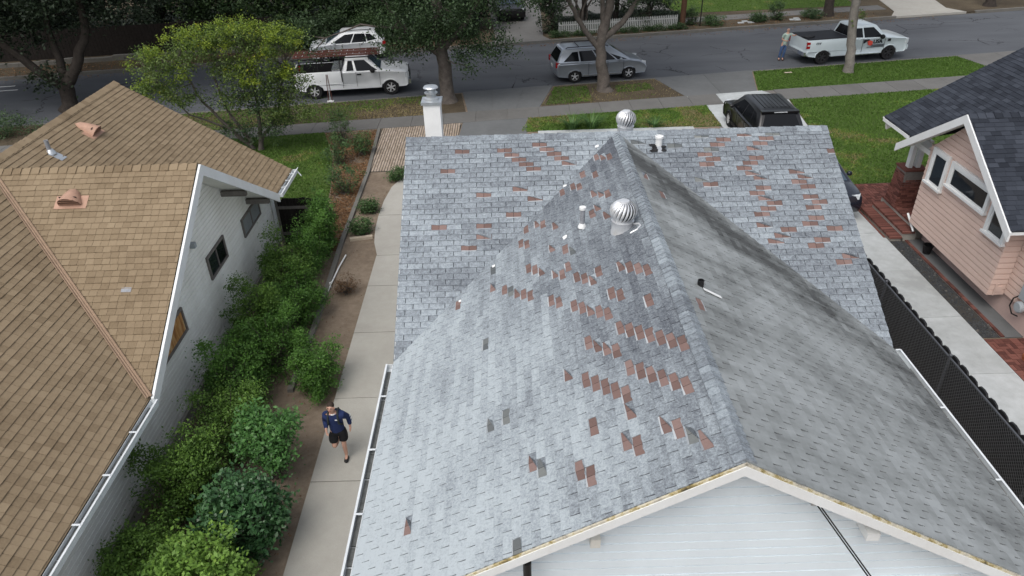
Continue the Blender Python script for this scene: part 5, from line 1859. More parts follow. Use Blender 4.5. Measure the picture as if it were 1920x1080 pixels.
minivan((5.02, 39.95, ZR), SA)
tp, tc = pickup('pale', (19.65, 42.2, ZR), SA, 'pale pickup with black bed cover and USA lettering on its door', 'paint_pale', wr=.41)
w = 2.03 / 2
m = MB(); m.box(-3.02, -.58, -w + .09, w - .09, 1.365, 1.40)
part('bed_cover', m, 'tonneau', tp, world=False)
m = MB(); m.obox((-2.72, -.35, 1.42), (.26, .07, 0), (-.05, .20, 0), (0, 0, .02)); m.obox((-2.6, -.42, 1.445), (.18, .10, .02), (-.04, .1, 0), (0, 0, .015))
part('folded_cover', m, 'trim_black', tp, world=False)
lettering(tp, 'door_lettering', 'USA', .30, 1.16, .98, w, 'decal_black', 0, .012)
for k, (z, hw) in enumerate(((.90, .40), (.845, .40), (.79, .52))):
    plate(tp, 'lettering_line', 'decal_black', (1.18 - (.12 if k == 2 else 0), -(w + .004), z), hw, .003, .016)
m = MB(); m.extrude([(.30, -(w + .008), 1.22), (.62, -(w + .008), 1.22), (.70, -(w + .008), 1.10), (.50, -(w + .008), 1.14), (.36, -(w + .008), 1.02), (.28, -(w + .008), 1.02)], (0, .006, 0)); part('logo_roof', m, 'decal_black', tp, world=False)
m = MB(); m.extrude([(.52, -(w + .009), 1.12), (.66, -(w + .009), 1.17), (.84, -(w + .009), 1.10), (.86, -(w + .009), .94), (.74, -(w + .009), .86), (.58, -(w + .009), .92)], (0, .006, 0)); part('logo_shape', m, 'decal_red', tp, world=False)
lettering(tp, 'side_lettering', 'FX4', .17, -2.45, 1.12, w, 'decal_black', .3, .006)
plate(tp, 'fender_vent', 'trim_black', (1.86, -(w - .002), 1.12), .09, .01, .07)
plate(tp, 'side_step', 'chrome', (.35, -(w + .02), .44), 1.0, .06, .02)
plate(tp, 'side_step', 'chrome', (.35, w + .02, .44), 1.0, .06, .02)
for k, (x, y) in enumerate(((-.1, -.5), (.0, -.2), (.35, -.45), (.5, -.1), (.2, .3))):
    pass

tw, tc = pickup('work', (-8.12, 38.4, ZR), SA * .75, 'white work pickup with ladder rack parked under the trees', 'paint_white', L=5.95, wx=(-1.95, 1.98), bed=(-2.9, -.45), rim='alloy')
rk = MB()
for x in (-2.8, -1.65, -.5, 1.0):
    for sd in (-1, 1):
        zb_ = 1.36 if x < 0 else 1.85
        rk.bar((x, sd * .90, zb_), (x, sd * .86, 1.98), .045, .045)
    rk.bar((x, -.88, 1.98), (x, .88, 1.98), .05, .05)
for sd in (-1, 1):
    rk.bar((-2.9, sd * .88, 2.00), (1.3, sd * .88, 2.00), .05, .05)
lb = MB(); lb.box(-2.88, -.5, -.92, .92, .805, .82); part('bed_liner', lb, 'trim_black', tw, world=False)
for s_ in (-1, 1):
    lb = MB(); lb.box(-2.88, -.5, min(s_ * .91, s_ * .922), max(s_ * .91, s_ * .922), .82, 1.35); part('bed_liner', lb, 'trim_black', tw, world=False)
part('ladder_rack', rk, 'trim_black', tw, world=False)
bx = MB(); bx.box(-.95, -.52, -.85, .85, .81, 1.45); part('tool_box', bx, 'chrome', tw, world=False)
rotw = Matrix.Rotation(SA * .75, 4, 'Z')
for k, (yy, zz, lab) in enumerate(((-.45, 2.04, 'orange fibreglass ladder on the near side of the truck rack'), (.25, 2.04, 'orange fibreglass ladder on the far side of the truck rack'))):
    base = rotw @ Vector((-.6, yy, zz)) + Vector((-8.05, 38.4, ZR))
    ld = thing('ladder', lab, 'ladder', base, SA * .75, 'ladders on the truck rack')
    for s_ in (-.2, .2):
        m = MB(); m.box(-2.3, 2.1, s_ - .015, s_ + .015, 0, .08); part('rail', m, 'ladder_orange', ld, world=False)
    for i in range(14):
        m = MB(); m.tube([(-2.15 + i * .32, -.19, .04), (-2.15 + i * .32, .19, .04)], .016, 6); part('rung', m, 'alloy', ld, world=False)

# ---- SUVs and cars
def suv(loc, rot, label, paint_, L=4.6, Wd=1.86, H=1.68, rails=True, rim='alloy', name='car', cat='car', ribs=False, full=True):
    t = thing(name, label, cat, loc, rot)
    h = L / 2; w = Wd / 2
    wb = L * .29
    top = [(h - .03, .48), (h, .68), (h - .10, .90), (h - .45, 1.00), (h - 1.25, 1.07), (-h + .10, 1.10), (-h + .02, 1.0), (-h, .75), (-h + .02, .5)]
    lower_body(t, L, Wd, (-wb, wb + .02), .35, top, paint_)
    c = Cabin(-h + .08, h - 1.02, -h + .62, h - 2.0, 1.04, H - .06, w - .05, w - .24)
    c.build(t, paint_)
    for sd in (-1, 1):
        c.pane(t, [(.09, .28), (.28, .12), (.28, .82), (.16, .80)], 'side_window', 'side', sd=sd)
        c.pane(t, [(.30, .08), (.56, .06), (.57, .87), (.30, .84)], 'side_window', 'side', sd=sd)
        c.pane(t, [(.585, .06), (.92, .05), (.83, .84), (.592, .88)], 'side_window', 'side', sd=sd)
        wheel(t, -wb, sd * (w - .13), .35, .23, rim, sd); wheel(t, wb + .02, sd * (w - .13), .35, .23, rim, sd)
        plate(t, 'tail_light', 'lamp_red', (-h + .10, sd * (w - .12), .98), .10, .12, .09)
        plate(t, 'headlight', 'lamp_clear', (h - .26, sd * (w - .20), .86), .14, .14, .06, sd * -.5)
        plate(t, 'cladding', 'trim_black', (0, sd * (w - .002), .36), wb - .45, .012, .06)
        plate(t, 'door_handle', paint_, (.05, sd * w, .97), .09, .016, .018)
        plate(t, 'door_handle', paint_, (-.85, sd * w, .98), .09, .016, .018)
        if rails:
            m = MB(); y = sd * (w - .32)
            m.tube([(c.xt0 + .15, y, H + .0), (c.xt0 + .25, y, H + .05), (c.xt1 - .35, y, H + .05), (c.xt1 - .2, y, H)], .02, 8)
            part('roof_rail', m, 'trim_black', t, world=False, smooth=40)
    c.pane(t, [(.07, .05), (.93, .05), (.90, .93), (.10, .93)], 'windscreen', 'front', mat='glass_blue' if not ribs else 'glass_dark')
    c.pane(t, [(.08, .12), (.92, .12), (.87, .90), (.13, .90)], 'rear_window', 'rear')
    seams(t, w, (-.75, .28, h - 1.35), .42, 1.05)
    mirror(t, h - 1.55, w - .04, 1.10, paint_)
    box_part(t, 'grille', 'trim_black', h - .12, h + .005, -.45, .45, .52, .78)
    box_part(t, 'rear_bumper', 'trim_black', -h - .015, -h + .12, -w + .14, w - .14, .36, .52)
    if ribs:
        for y in np.linspace(-.5, .5, 7):
            box_part(t, 'roof_rib', paint_, c.xt0 + .35, c.xt1 - .25, y - .016, y + .016, H + .0, H + .022)
        box_part(t, 'spoiler', paint_, c.xt0 - .10, c.xt0 + .16, -w + .26, w - .26, H - .09, H - .02)
        box_part(t, 'brake_light', 'lamp_clear', c.xt0 - .112, c.xt0 - .10, -.26, .26, H - .07, H - .04)
    return t
suv((-9.65, 45.5, ZR), SA + math.pi, 'white crossover parked on the far side behind the work truck', 'paint_white')
suv((10.80, 29.55, .03), R(90), 'black four wheel drive with ribbed roof on the pale driveway', 'paint_black', L=4.9, Wd=2.02, H=1.78, rails=False, ribs=True, rim='alloy')
suv((10.72, 23.75, .03), R(-90), 'dark navy car nosing out from behind the grey roof', 'paint_navy', L=4.7, Wd=1.86, H=1.5, rails=False)
suv((.3, 55.6, .03), R(-85), 'dark car facing the street on the far driveway', 'paint_black', L=4.9, Wd=2.0, H=1.8)
# folding work stand beside the truck
sn = thing('work_stand', 'slim folded stand with white foot beside the white truck', 'stand', (-8.97, 36.25, .03))
m = MB(); m.box(-.16, .16, -.10, .10, 0, .04); part('foot', m, 'white_plastic', sn, world=False)
for k, (dx, mt) in enumerate(((-.10, 'ladder_orange'), (0, 'alloy'), (.10, 'ladder_orange'))):
    m = MB(); m.tube([(dx, 0, .04), (dx * .3, .02, 1.35)], .018, 6); part('leg', m, mt, sn, world=False)

# ================================================================== people
simple('skin', (.46, .27, .20), .6, .35, .1, 8)
simple('hair_brown', (.030, .019, .013), .7, .3, .3, 30)
simple('cloth_navy', (.017, .028, .085), .85, .2, .25, 9)
simple('cloth_black', (.010, .010, .011), .85, .2, .25, 9)
simple('cloth_white', (.62, .64, .66), .85, .2, .1, 9)
simple('cloth_mint', (.33, .42, .37), .85, .2, .15, 9)
simple('denim', (.055, .095, .19), .9, .2, .4, 9)
simple('pack_grey', (.028, .034, .034), .8, .2, .3, 9)
simple('shoe_black', (.010, .010, .011), .6, .3, .2, 9)
simple('shoe_brown', (.06, .035, .025), .6, .3, .2, 9)
simple('lips', (.33, .12, .10), .5, .3, .1)

def skin_part(name, chains, mat, parent, root=0, sub=2):
    """chains: lists of (x, y, z, radius or (rx, ry)); chains may start with the index (c, i) of an earlier joint"""
    vs, rs, es, idx = [], [], [], {}
    for ci, ch in enumerate(chains):
        prev = None
        for k, p_ in enumerate(ch):
            if isinstance(p_, tuple) and len(p_) == 2:
                prev = idx[p_]; idx[(ci, k)] = prev
                continue
            vs.append(p_[:3]); rs.append(p_[3] if isinstance(p_[3], tuple) else (p_[3], p_[3]))
            i = len(vs) - 1
            idx[(ci, k)] = i
            if prev is not None: es.append((prev, i))
            prev = i
    me = bpy.data.meshes.new(name)
    me.from_pydata(vs, es, [])
    o = bpy.data.objects.new(name, me); COL.objects.link(o)
    md = o.modifiers.new('skin', 'SKIN')
    md.use_smooth_shade = True
    for i, sv in enumerate(me.skin_vertices[0].data):
        sv.radius = rs[i]
        sv.use_root = (i == root)
    sb = o.modifiers.new('sub', 'SUBSURF'); sb.levels = sub; sb.render_levels = sub
    dg = bpy.context.evaluated_depsgraph_get()
    out = bpy.data.meshes.new_from_object(o.evaluated_get(dg))
    out.name = name
    bpy.data.objects.remove(o)
    bpy.data.meshes.remove(me)
    out.shade_smooth()
    return link(name, out, mat, parent)

def hand(wrist, d, nrm, s=1.0):
    """five finger chains from a wrist joint; d = pointing direction, nrm = palm normal"""
    d, nrm = Vector(d).normalized(), Vector(nrm).normalized()
    side = d.cross(nrm).normalized()
    Wp = Vector(wrist)
    palm = Wp + d * .05 * s
    res = [[(*palm, (.026 * s, .018 * s))]]
    for k, (off, ln) in enumerate(((-.027, .058), (-.009, .068), (.009, .064), (.026, .050))):
        a = palm + d * .03 * s + side * off * s
        b = a + d * ln * .55 * s + nrm * .008 * s
        c = b + d * ln * .35 * s + nrm * .028 * s
        res.append([(*a, .0095 * s), (*b, .0085 * s), (*c, .007 * s)])
    a = Wp + d * .03 * s - side * .028 * s + nrm * .006
    b = a + d * .03 * s - side * .018 * s + nrm * .014 * s
    c = b + d * .026 * s + nrm * .01 * s
    res.append([(*a, .011 * s), (*b, .009 * s), (*c, .0075 * s)])
    return res

def face(par, hc, f, up, r, mat_eye='trim_black'):
    """eyes, brows, nose, mouth and ears on a head centred at hc looking along f"""
    hc, f, up = Vector(hc), Vector(f).normalized(), Vector(up).normalized()
    up = (up - f * up.dot(f)).normalized()
    sd = f.cross(up)
    for s_ in (-1, 1):
        m = MB(); c = hc + f * r * .86 + sd * s_ * r * .36 + up * r * .05
        m.obox(c, sd * r * .14, up * r * .055, f * r * .05); part('eye', m, mat_eye, par, world=False)
        m = MB(); c = hc + f * r * .90 + sd * s_ * r * .36 + up * r * .22
        m.obox(c, sd * r * .18, up * r * .035, f * r * .05); part('eyebrow', m, 'hair_brown', par, world=False)
        m = MB(); c = hc + sd * s_ * r * .86 - f * r * .05
        m.lathe([(0, -.02), (.018, -.012), (.026, 0), (.018, .012), (0, .02)], (0, 0, 0), 'x', 8)
        m.v = [tuple(c + Vector(v)) for v in m.v]; part('ear', m, 'skin', par, world=False, smooth=60)
    m = MB(); a = hc + f * r * .88 + up * r * .10; b = hc + f * r * 1.12 - up * r * .22
    m.tube([a, b, hc + f * r * .9 - up * r * .28], [r * .07, r * .13, r * .08], 6); part('nose', m, 'skin', par, world=False, smooth=60)
    m = MB(); m.obox(hc + f * r * .86 - up * r * .52, sd * r * .24, up * r * .05, f * r * .05); part('mouth', m, 'lips', par, world=False)

# ---- the boy coming up the walkway
boy = thing('person', 'boy in navy sweatshirt and black shorts running up the walkway', 'person', (-3.73, 11.22, .03))
ch = [
    [(0, 0, .90, (.105, .085)), (0, -.03, 1.06, (.105, .08)), (0, -.06, 1.22, (.125, .09)), (0, -.085, 1.34, (.095, .07)), (-.005, -.10, 1.42, .045), (-.012, -.115, 1.485, (.062, .070)), (-.015, -.125, 1.56, (.075, .088)), (-.015, -.115, 1.625, (.055, .062))],
    [(0, 3), (-.165, -.06, 1.33, .050), (-.228, .03, 1.10, .037), (-.185, -.16, .99, .026)],
    [(0, 3), (.165, -.06, 1.33, .050), (.248, .08, 1.12, .037), (.262, .03, .905, .026)],
    [(0, 0), (.095, 0, .86, .078), (.085, -.05, .48, .052), (.08, -.02, .34, .050), (.075, .01, .10, .034), (.075, -.10, .055, .030)],
    [(0, 0), (-.095, -.01, .86, .078), (-.085, -.17, .52, .052), (-.085, .02, .46, .050), (-.085, .22, .44, .033), (-.085, .28, .36, .028)],
]
n0 = len(ch)
for base, d, nrm in (((-.185, -.16, .99), (.25, -.9, -.2), (.9, .2, -.3)), ((.262, .03, .905), (.05, -.15, -1), (-1, 0, 0))):
    hs = hand(base, d, nrm, .95)
    src = (1, 3) if base[0] < 0 else (2, 3)
    pi_ = len(ch)
    ch.append([src] + hs[0])
    for fch in hs[1:]: ch.append([(pi_, 1)] + fch)
body = skin_part('body', ch, 'skin', boy)
skin_part('sweatshirt', [
    [(0, .0, .76, (.150, .125)), (0, .0, .86, (.160, .135)), (0, -.03, 1.06, (.165, .135)), (0, -.06, 1.22, (.172, .135)), (0, -.085, 1.345, (.125, .095)), (-.003, -.095, 1.395, .070)],
    [(0, 4), (-.175, -.06, 1.325, .078), (-.230, .03, 1.10, .064), (-.185, -.14, .995, .046)],
    [(0, 4), (.175, -.06, 1.325, .078), (.250, .08, 1.12, .064), (.260, .04, .935, .046)]], 'cloth_navy', boy)
skin_part('collar', [[(-.003, -.100, 1.385, .078), (-.004, -.108, 1.415, .072)]], 'cloth_white', boy)
skin_part('shorts', [
    [(0, 0, .95, (.135, .11)), (0, 0, .85, (.135, .115))],
    [(0, 1), (.10, -.01, .78, .112), (.09, -.035, .56, .105)],
    [(0, 1), (-.10, -.04, .78, .112), (-.09, -.13, .58, .105)]], 'cloth_black', boy)
skin_part('sock', [[(.078, .005, .15, .040), (.076, .01, .09, .040)]], 'cloth_white', boy)
skin_part('shoe', [[(.076, .05, .045, (.046, .045)), (.076, -.04, .045, (.052, .045)), (.076, -.15, .035, (.046, .034))]], 'shoe_black', boy)
skin_part('shoe', [[(-.085, .31, .44, (.046, .045)), (-.085, .30, .34, (.052, .045)), (-.085, .27, .25, (.046, .034))]], 'shoe_black', boy)
skin_part('hair', [[(-.015, -.075, 1.535, (.070, .062)), (-.015, -.085, 1.60, (.082, .085)), (-.016, -.125, 1.655, (.066, .072))]], 'hair_brown', boy)
face(boy, (-.015, -.125, 1.545), (-.12, -1, .45), (0, 0, 1), .082)
skin_part('backpack', [[(.02, .10, 1.02, (.135, .085)), (.02, .09, 1.20, (.145, .095)), (.02, .06, 1.37, (.115, .075))]], 'pack_grey', boy)
for s_ in (-1, 1):
    m = MB(); m.tube([(s_ * .085, .05, 1.40), (s_ * .095, -.08, 1.435), (s_ * .10, -.175, 1.33), (s_ * .11, -.19, 1.18), (s_ * .15, -.06, 1.05)], .020, 6)
    part('shoulder_strap', m, 'pack_grey', boy, world=False, smooth=50)
m = MB(); m.obox((.06, -.182, 1.27), (.022, 0, 0), (0, .004, 0), (0, 0, .012)); part('chest_logo', m, 'cloth_white', boy, world=False)
for z in (1.04, 1.12, 1.2):
    m = MB(); m.obox((.318 - (z - 1.0) * .1, .05, z), (.004, .012, 0), (0, .02, 0), (0, 0, .022)); part('sleeve_print', m, 'cloth_white', boy, world=False)

# ---- the man leaning on the pale pickup
man = thing('person', 'man in mint shirt and jeans leaning on the pale pickup tailgate', 'person', (15.92, 42.05, ZR))
ch = [
    [(.02, 0, .95, (.13, .10)), (.06, 0, 1.15, (.13, .10)), (.10, 0, 1.33, (.15, .105)), (.12, 0, 1.47, (.11, .08)), (.125, -.01, 1.55, .052), (.125, -.02, 1.62, (.066, .075)), (.125, -.025, 1.70, (.080, .092)), (.125, -.015, 1.765, (.058, .066))],
    [(0, 3), (-.08, 0, 1.44, .055), (-.16, -.04, 1.17, .042), (.03, -.17, 1.12, .030)],
    [(0, 3), (.30, .01, 1.45, .055), (.48, -.06, 1.36, .042), (.56, .02, 1.40, .030)],
    [(0, 0), (.11, 0, .90, .090), (.08, -.06, .50, .060), (.04, .0, .10, .040), (.04, -.12, .05, .032)],
    [(0, 0), (-.08, 0, .90, .090), (-.12, -.03, .50, .060), (-.16, .02, .10, .040), (-.17, -.10, .05, .032)],
]
for base, d, nrm in (((.03, -.17, 1.12), (1, -.1, .1), (0, 1, 0)), ((.56, .02, 1.40), (.8, .5, -.1), (0, 0, -1))):
    hs = hand(base, d, nrm)
    src = (1, 3) if base[2] < 1.2 else (2, 3)
    pi_ = len(ch)
    ch.append([src] + hs[0])
    for fch in hs[1:]: ch.append([(pi_, 1)] + fch)
skin_part('body', ch, 'skin', man)
skin_part('shirt', [
    [(.01, 0, .84, (.16, .135)), (.02, 0, .95, (.175, .145)), (.06, 0, 1.15, (.165, .135)), (.10, 0, 1.33, (.175, .13)), (.12, 0, 1.475, (.125, .095)), (.125, 0, 1.515, .07)],
    [(0, 4), (-.09, 0, 1.43, .076), (-.14, -.02, 1.25, .066)],
    [(0, 4), (.31, .01, 1.44, .076), (.40, -.02, 1.39, .066)]], 'cloth_mint', man)
skin_part('jeans', [
    [(.02, 0, .97, (.145, .12)), (.02, 0, .88, (.135, .115))],
    [(0, 1), (.11, 0, .82, .105), (.08, -.055, .50, .080), (.045, 0, .13, .066)],
    [(0, 1), (-.08, 0, .82, .105), (-.12, -.03, .50, .080), (-.155, .015, .13, .066)]], 'denim', man)
for x in (.04, -.165):
    skin_part('shoe', [[(x, .05, .045, (.05, .045)), (x, -.06, .045, (.055, .045)), (x, -.16, .035, (.048, .034))]], 'shoe_brown', man)
face(man, (.125, -.025, 1.685), (.1, -1, .1), (0, 0, 1), .088)

# ================================================================== trees
def bent(a, b, n=6, wob=.12, seed=0, sag=0):
    r_ = random.Random(seed)
    a, b = Vector(a), Vector(b)
    L = (b - a).length
    out = []
    for i in range(n + 1):
        t = i / n
        p_ = a.lerp(b, t)
        if 0 < i < n: p_ += Vector((r_.uniform(-1, 1), r_.uniform(-1, 1), r_.uniform(-.5, .5))) * wob * L * .35
        p_.z += sag * math.sin(math.pi * t)
        out.append(p_)
    return out
def trunk_mesh(m, path, r0, r1, n=10, flare=1.0, seed=0):
    r_ = random.Random(seed)
    k = len(path) - 1
    rad = [r0 + (r1 - r0) * (i / k) ** .8 for i in range(k + 1)]
    rad = [q * r_.uniform(.93, 1.07) for q in rad]
    rad[0] *= flare
    m.tube(path, rad, n)
def tree(name, label, base, trunks, blobs, clumps, per, spread, leaf, size, bark, seed, group=None, twigs=60, cat='tree', crown='crown', shell=.55, flare=1.5, droop=.2, limb_r=.05):
    t = thing(name, label, cat, base, 0, group)
    m = MB()
    tips = []
    for k, (path, r0, r1) in enumerate(trunks):
        pts = []
        for i in range(len(path) - 1):
            seg = bent(path[i], path[i + 1], 4, .10, seed * 7 + k * 3 + i)
            pts += seg if i == 0 else seg[1:]
        trunk_mesh(m, pts, r0, r1, 12, flare if k == 0 else 1.0, seed + k)
        tips += pts[len(pts) // 2:]
    g = np.random.default_rng(seed)
    cc, P, tint = crown_points(blobs, clumps, per, spread, seed, shell)
    k = min(twigs, len(cc))
    pick = g.choice(len(cc), k, replace=False)
    for i in pick:
        c = Vector(cc[i])
        a = min(tips, key=lambda q: (q - c).length)
        if (a - c).length > 5: continue
        m.tube(bent(a, c, 4, .16, int(i)), [limb_r, limb_r * .75, limb_r * .55, limb_r * .35, limb_r * .18], 5, cap=False)
    part('trunk', m, bark, t, smooth=50)
    C = P - np.array(base)
    me = leaf_mesh(crown, C, size, seed, tint, droop=droop)
    link(crown, me, leaf, t)
    return t
V = Vector
# the big dark street tree on the left
tree('oak_tree', 'huge dark oak with forked trunk behind the tan roof', (-22.4, 36.6, 0),
     [([V((-22.4, 36.6, -.1)), V((-22.2, 36.6, 1.2)), V((-21.6, 36.8, 1.9)), V((-20.7, 37.2, 3.6)), V((-20.3, 37.4, 6.5))], .42, .14),
      ([V((-22.3, 36.6, 1.0)), V((-23.4, 36.3, 2.2)), V((-25.2, 36.0, 4.2)), V((-26, 36, 6.5))], .28, .10),
      ([V((-22.2, 36.7, 1.1)), V((-22.5, 37.2, 2.8)), V((-22.8, 38.0, 6))], .26, .10)],
     [(-27, 36.5, 5.2, 4.2, 3.5, 2.6), (-23, 38, 6.4, 4, 4, 2.8), (-18.5, 38.5, 6.6, 4, 3.6, 2.2), (-29, 38, 4.0, 3, 3, 2.3), (-21.5, 37.5, 9, 6, 5, 2.5), (-24.2, 37.2, 4.0, 1.6, 1.5, 1.4), (-23.0, 36.3, 1.5, 1.0, .8, .6), (-15.0, 39, 7.0, 3, 3, 1.9), (-20, 42, 9.5, 7, 6, 2), (-27, 41, 8.5, 6, 5, 2.5)],  # high lobes reaching over the street are unseen, added for shade
     1500, 66, .33, 'leaf_dark', .17, 'bark_dark', 41, twigs=110)
# yellow green garden tree in the neighbour's lawn
tree('garden_tree', 'open airy tree with yellow green tips between lawn and street', (-10.7, 29.8, 0),
     [([V((-10.7, 29.8, -.05)), V((-10.6, 29.8, .8)), V((-10.4, 29.7, 2.0)), V((-10.2, 29.6, 4.2))], .13, .04),
      ([V((-11.0, 29.9, -.05)), V((-11.8, 29.8, 1.0)), V((-12.6, 29.6, 2.2)), V((-13.2, 29.5, 3.8))], .10, .03),
      ([V((-11.0, 29.8, .3)), V((-11.9, 30.2, 1.6)), V((-12.2, 30.3, 3.2)), V((-11.6, 30, 4.6))], .085, .03),
      ([V((-10.6, 29.8, .4)), V((-9.6, 29.9, 1.8)), V((-9.0, 29.8, 3.6))], .07, .025),
      ([V((-11.8, 29.8, 1.0)), V((-13.3, 29.6, 1.7)), V((-14.2, 29.6, 2.9))], .05, .02)],
     [(-13.7, 29.5, 3.9, 1.25, 1.2, .55), (-12.2, 29.6, 4.5, 1.3, 1.3, .65), (-10.6, 29.5, 4.9, 1.25, 1.2, .6), (-9.2, 29.5, 4.6, 1.1, 1.1, .65), (-9.7, 29.5, 3.4, 1.1, 1.1, .7), (-11.2, 29.6, 3.6, 1.1, 1.0, .6), (-14.3, 29.5, 2.9, .8, .8, .5), (-13.2, 29.4, 2.6, .8, .8, .5), (-8.5, 29.3, 3.0, .6, .6, .8), (-8.2, 29.2, 2.0, .45, .5, .45), (-9.4, 29.3, 2.2, .8, .7, .7), (-11.0, 29.3, 2.6, .9, .7, .5)],
     470, 46, .19, 'leaf_olive', .09, 'bark_grey', 42, twigs=200, flare=1.25, limb_r=.028, shell=.35)
gt_ = bpy.data.objects['garden_tree']
cc, P, tint = crown_points([(-14.0, 29.45, 4.2, .9, .8, .3), (-12.3, 29.4, 5.0, 1.1, 1.0, .3), (-10.6, 29.3, 5.35, 1.2, 1.0, .3), (-9.2, 29.2, 5.0, 1.0, .9, .4), (-14.6, 29.4, 3.2, .6, .6, .35), (-8.4, 29.2, 4.8, .4, .5, .3), (-15.0, 29.4, 3.9, .25, .25, .2), (-14.2, 29.2, 2.7, .5, .5, .3), (-11.4, 29.0, 4.6, .9, .6, .3), (-9.6, 29.0, 4.2, .8, .6, .4), (-13.2, 29.1, 3.6, .8, .6, .3), (-10.2, 28.9, 3.5, .8, .5, .5), (-8.9, 29.0, 3.6, .6, .5, .4)], 150, 64, .14, 420, .3)
link('yellow_tips', leaf_mesh('yellow_tips', P - np.array(gt_.location), .08, 421, tint), 'leaf_yellow', gt_)
cc, P, tint = crown_points([(-10.4, 29.7, 1.0, .9, .8, .6), (-11.6, 29.8, .8, .8, .7, .5), (-9.6, 29.8, 1.6, .7, .7, .6), (-10.4, 29.6, 2.4, .8, .8, .7), (-9.2, 29.5, 2.6, .8, .7, .7), (-11.6, 29.5, 2.3, .7, .6, .5)], 150, 46, .17, 424, .3)
link('lower_leaves', leaf_mesh('lower_leaves', P - np.array(gt_.location), .085, 425, tint), 'leaf_mid', gt_)
# street tree behind the chimney
tree('street_tree', 'broad street tree with drooping leaves behind the white chimney', (-2.95, 35.75, 0),
     [([V((-2.95, 35.75, -.1)), V((-3.0, 35.75, 1.4)), V((-3.15, 35.8, 3.0)), V((-3.3, 36, 5.5))], .40, .22),
      ([V((-3.1, 35.8, 2.4)), V((-1.8, 36, 3.8)), V((-.6, 36.2, 5.5))], .17, .07),
      ([V((-3.1, 35.8, 2.2)), V((-4.6, 35.6, 3.6)), V((-6.0, 35.4, 5.3))], .17, .07),
      ([V((-3.1, 35.8, 2.8)), V((-3.0, 34.8, 4.4)), V((-2.8, 34, 6))], .15, .06),
      ([V((-4.6, 35.6, 3.6)), V((-6.8, 35.5, 3.9)), V((-8.6, 35.5, 3.3))], .07, .025)],
     [(-4.5, 35.2, 4.2, 2.0, 1.7, 1.4), (-1.5, 35.4, 4.2, 2.0, 1.7, 1.5), (-3.0, 35.0, 5.2, 2.6, 2.2, 1.6), (-1.0, 35.4, 2.9, 1.1, 1.0, .9), (-5.2, 35.4, 3.3, 1.1, 1.0, .8), (-1.9, 34.9, 2.6, .8, .7, .5), (-6.2, 35.8, 6.1, 2.2, 2.0, 1.2), (.8, 36, 5.6, 1.8, 2, 1.2), (-3, 36, 7.2, 4.5, 3.5, 1.8), (-4.1, 35.0, 3.0, .8, .8, .6), (-3.2, 35.2, 3.7, 1.2, .9, .8), (-.6, 35.2, 2.5, .8, .7, .45), (-1.9, 34.7, 2.1, .6, .5, .35), (-5.2, 35.2, 2.7, .6, .6, .4), (-7.2, 35.8, 5.6, 1.3, 1.2, .8), (-2, 40, 9.5, 6, 5, 1.8), (-8, 39, 9, 5, 4.5, 1.8), (-9.0, 35.5, 3.3, .55, .5, .4), (-9.2, 35.4, 2.6, .4, .35, .3), (-8.3, 35.4, 2.75, .35, .35, .18), (-9.3, 35.6, 4.1, .8, .7, .4)],  # highest lobes, out over the street and unseen, added to shade it
     1120, 62, .26, 'leaf_oak', .12, 'bark_grey', 43, twigs=120)
# street tree in front of the minivan
tree('street_tree', 'forked street tree trunk standing in front of the silver minivan', (5.05, 36.8, 0),
     [([V((5.05, 36.8, -.1)), V((4.85, 36.8, 1.2)), V((4.72, 36.8, 2.3)), V((5.0, 36.9, 3.6)), V((5.35, 37, 5.6))], .34, .20),
      ([V((4.72, 36.8, 2.1)), V((3.9, 36.7, 3.1)), V((3.2, 36.6, 4.3)), V((2.6, 36.5, 5.4))], .17, .08),
      ([V((4.85, 36.8, 2.6)), V((5.8, 37, 3.3)), V((6.5, 37.1, 4.3)), V((7, 37.2, 6))], .18, .09),
      ([V((4.9, 36.8, 3.0)), V((4.75, 36.8, 4.4)), V((4.6, 36.8, 6))], .15, .08)],
     [(2.3, 36.2, 4.9, 1.2, 1.2, .8), (7.4, 36.8, 5.3, 1.6, 1.6, .9), (5, 37, 7.5, 4.5, 4, 2), (3.0, 36.5, 6.2, 2.4, 2.2, 1.0), (7.0, 37, 6.4, 2.5, 2.5, 1.2), (1.0, 36.3, 5.6, 1.0, 1, .7), (6.3, 36.6, 4.3, .45, .4, .3), (2.3, 36.3, 3.9, .45, .5, .35), (7, 41, 9.5, 6, 5, 1.8)],  # last lobe, above the street and out of view, added for shade
     640, 60, .27, 'leaf_oak', .13, 'bark_grey', 44, twigs=90)
# pale trunk in front of the pale pickup
tree('street_tree', 'straight pale trunk standing in front of the pale pickup', (18.42, 38.8, 0),
     [([V((18.42, 38.8, -.1)), V((18.35, 38.8, 1.2)), V((18.15, 38.85, 2.4)), V((18.05, 38.9, 4)), V((18.0, 39, 6.5))], .27, .19),
      ([V((18.05, 38.9, 4.4)), V((17, 38.6, 5.6)), V((16, 38.6, 6.6))], .12, .06),
      ([V((18.05, 38.9, 4.6)), V((19.3, 39.2, 5.8)), V((20.4, 39.4, 6.8))], .12, .06)],
     [(18, 39, 8, 4, 3.6, 1.7), (19, 43, 9.5, 6, 4.5, 1.7), (16, 38.7, 7.0, 1.6, 1.6, .9), (20.3, 39.3, 7.2, 1.8, 1.8, 1.0)],  # wide lobe above the street is unseen, added for its shade
     420, 60, .28, 'leaf_oak', .13, 'bark_pale', 45, twigs=50, flare=1.25)
rt_ = [o for o in bpy.data.objects if o.name.startswith('street_tree')][-1]
cc, P, tint = crown_points([(18.3, 38.6, 3.1, .22, .18, .3), (18.0, 38.55, 2.6, .12, .1, .2), (18.5, 38.6, 2.95, .25, .15, .12)], 16, 20, .05, 451, .2)
link('shoots', leaf_mesh('shoots', P - np.array((18.42, 38.8, 0)), .07, 452, tint), 'leaf_olive', rt_)
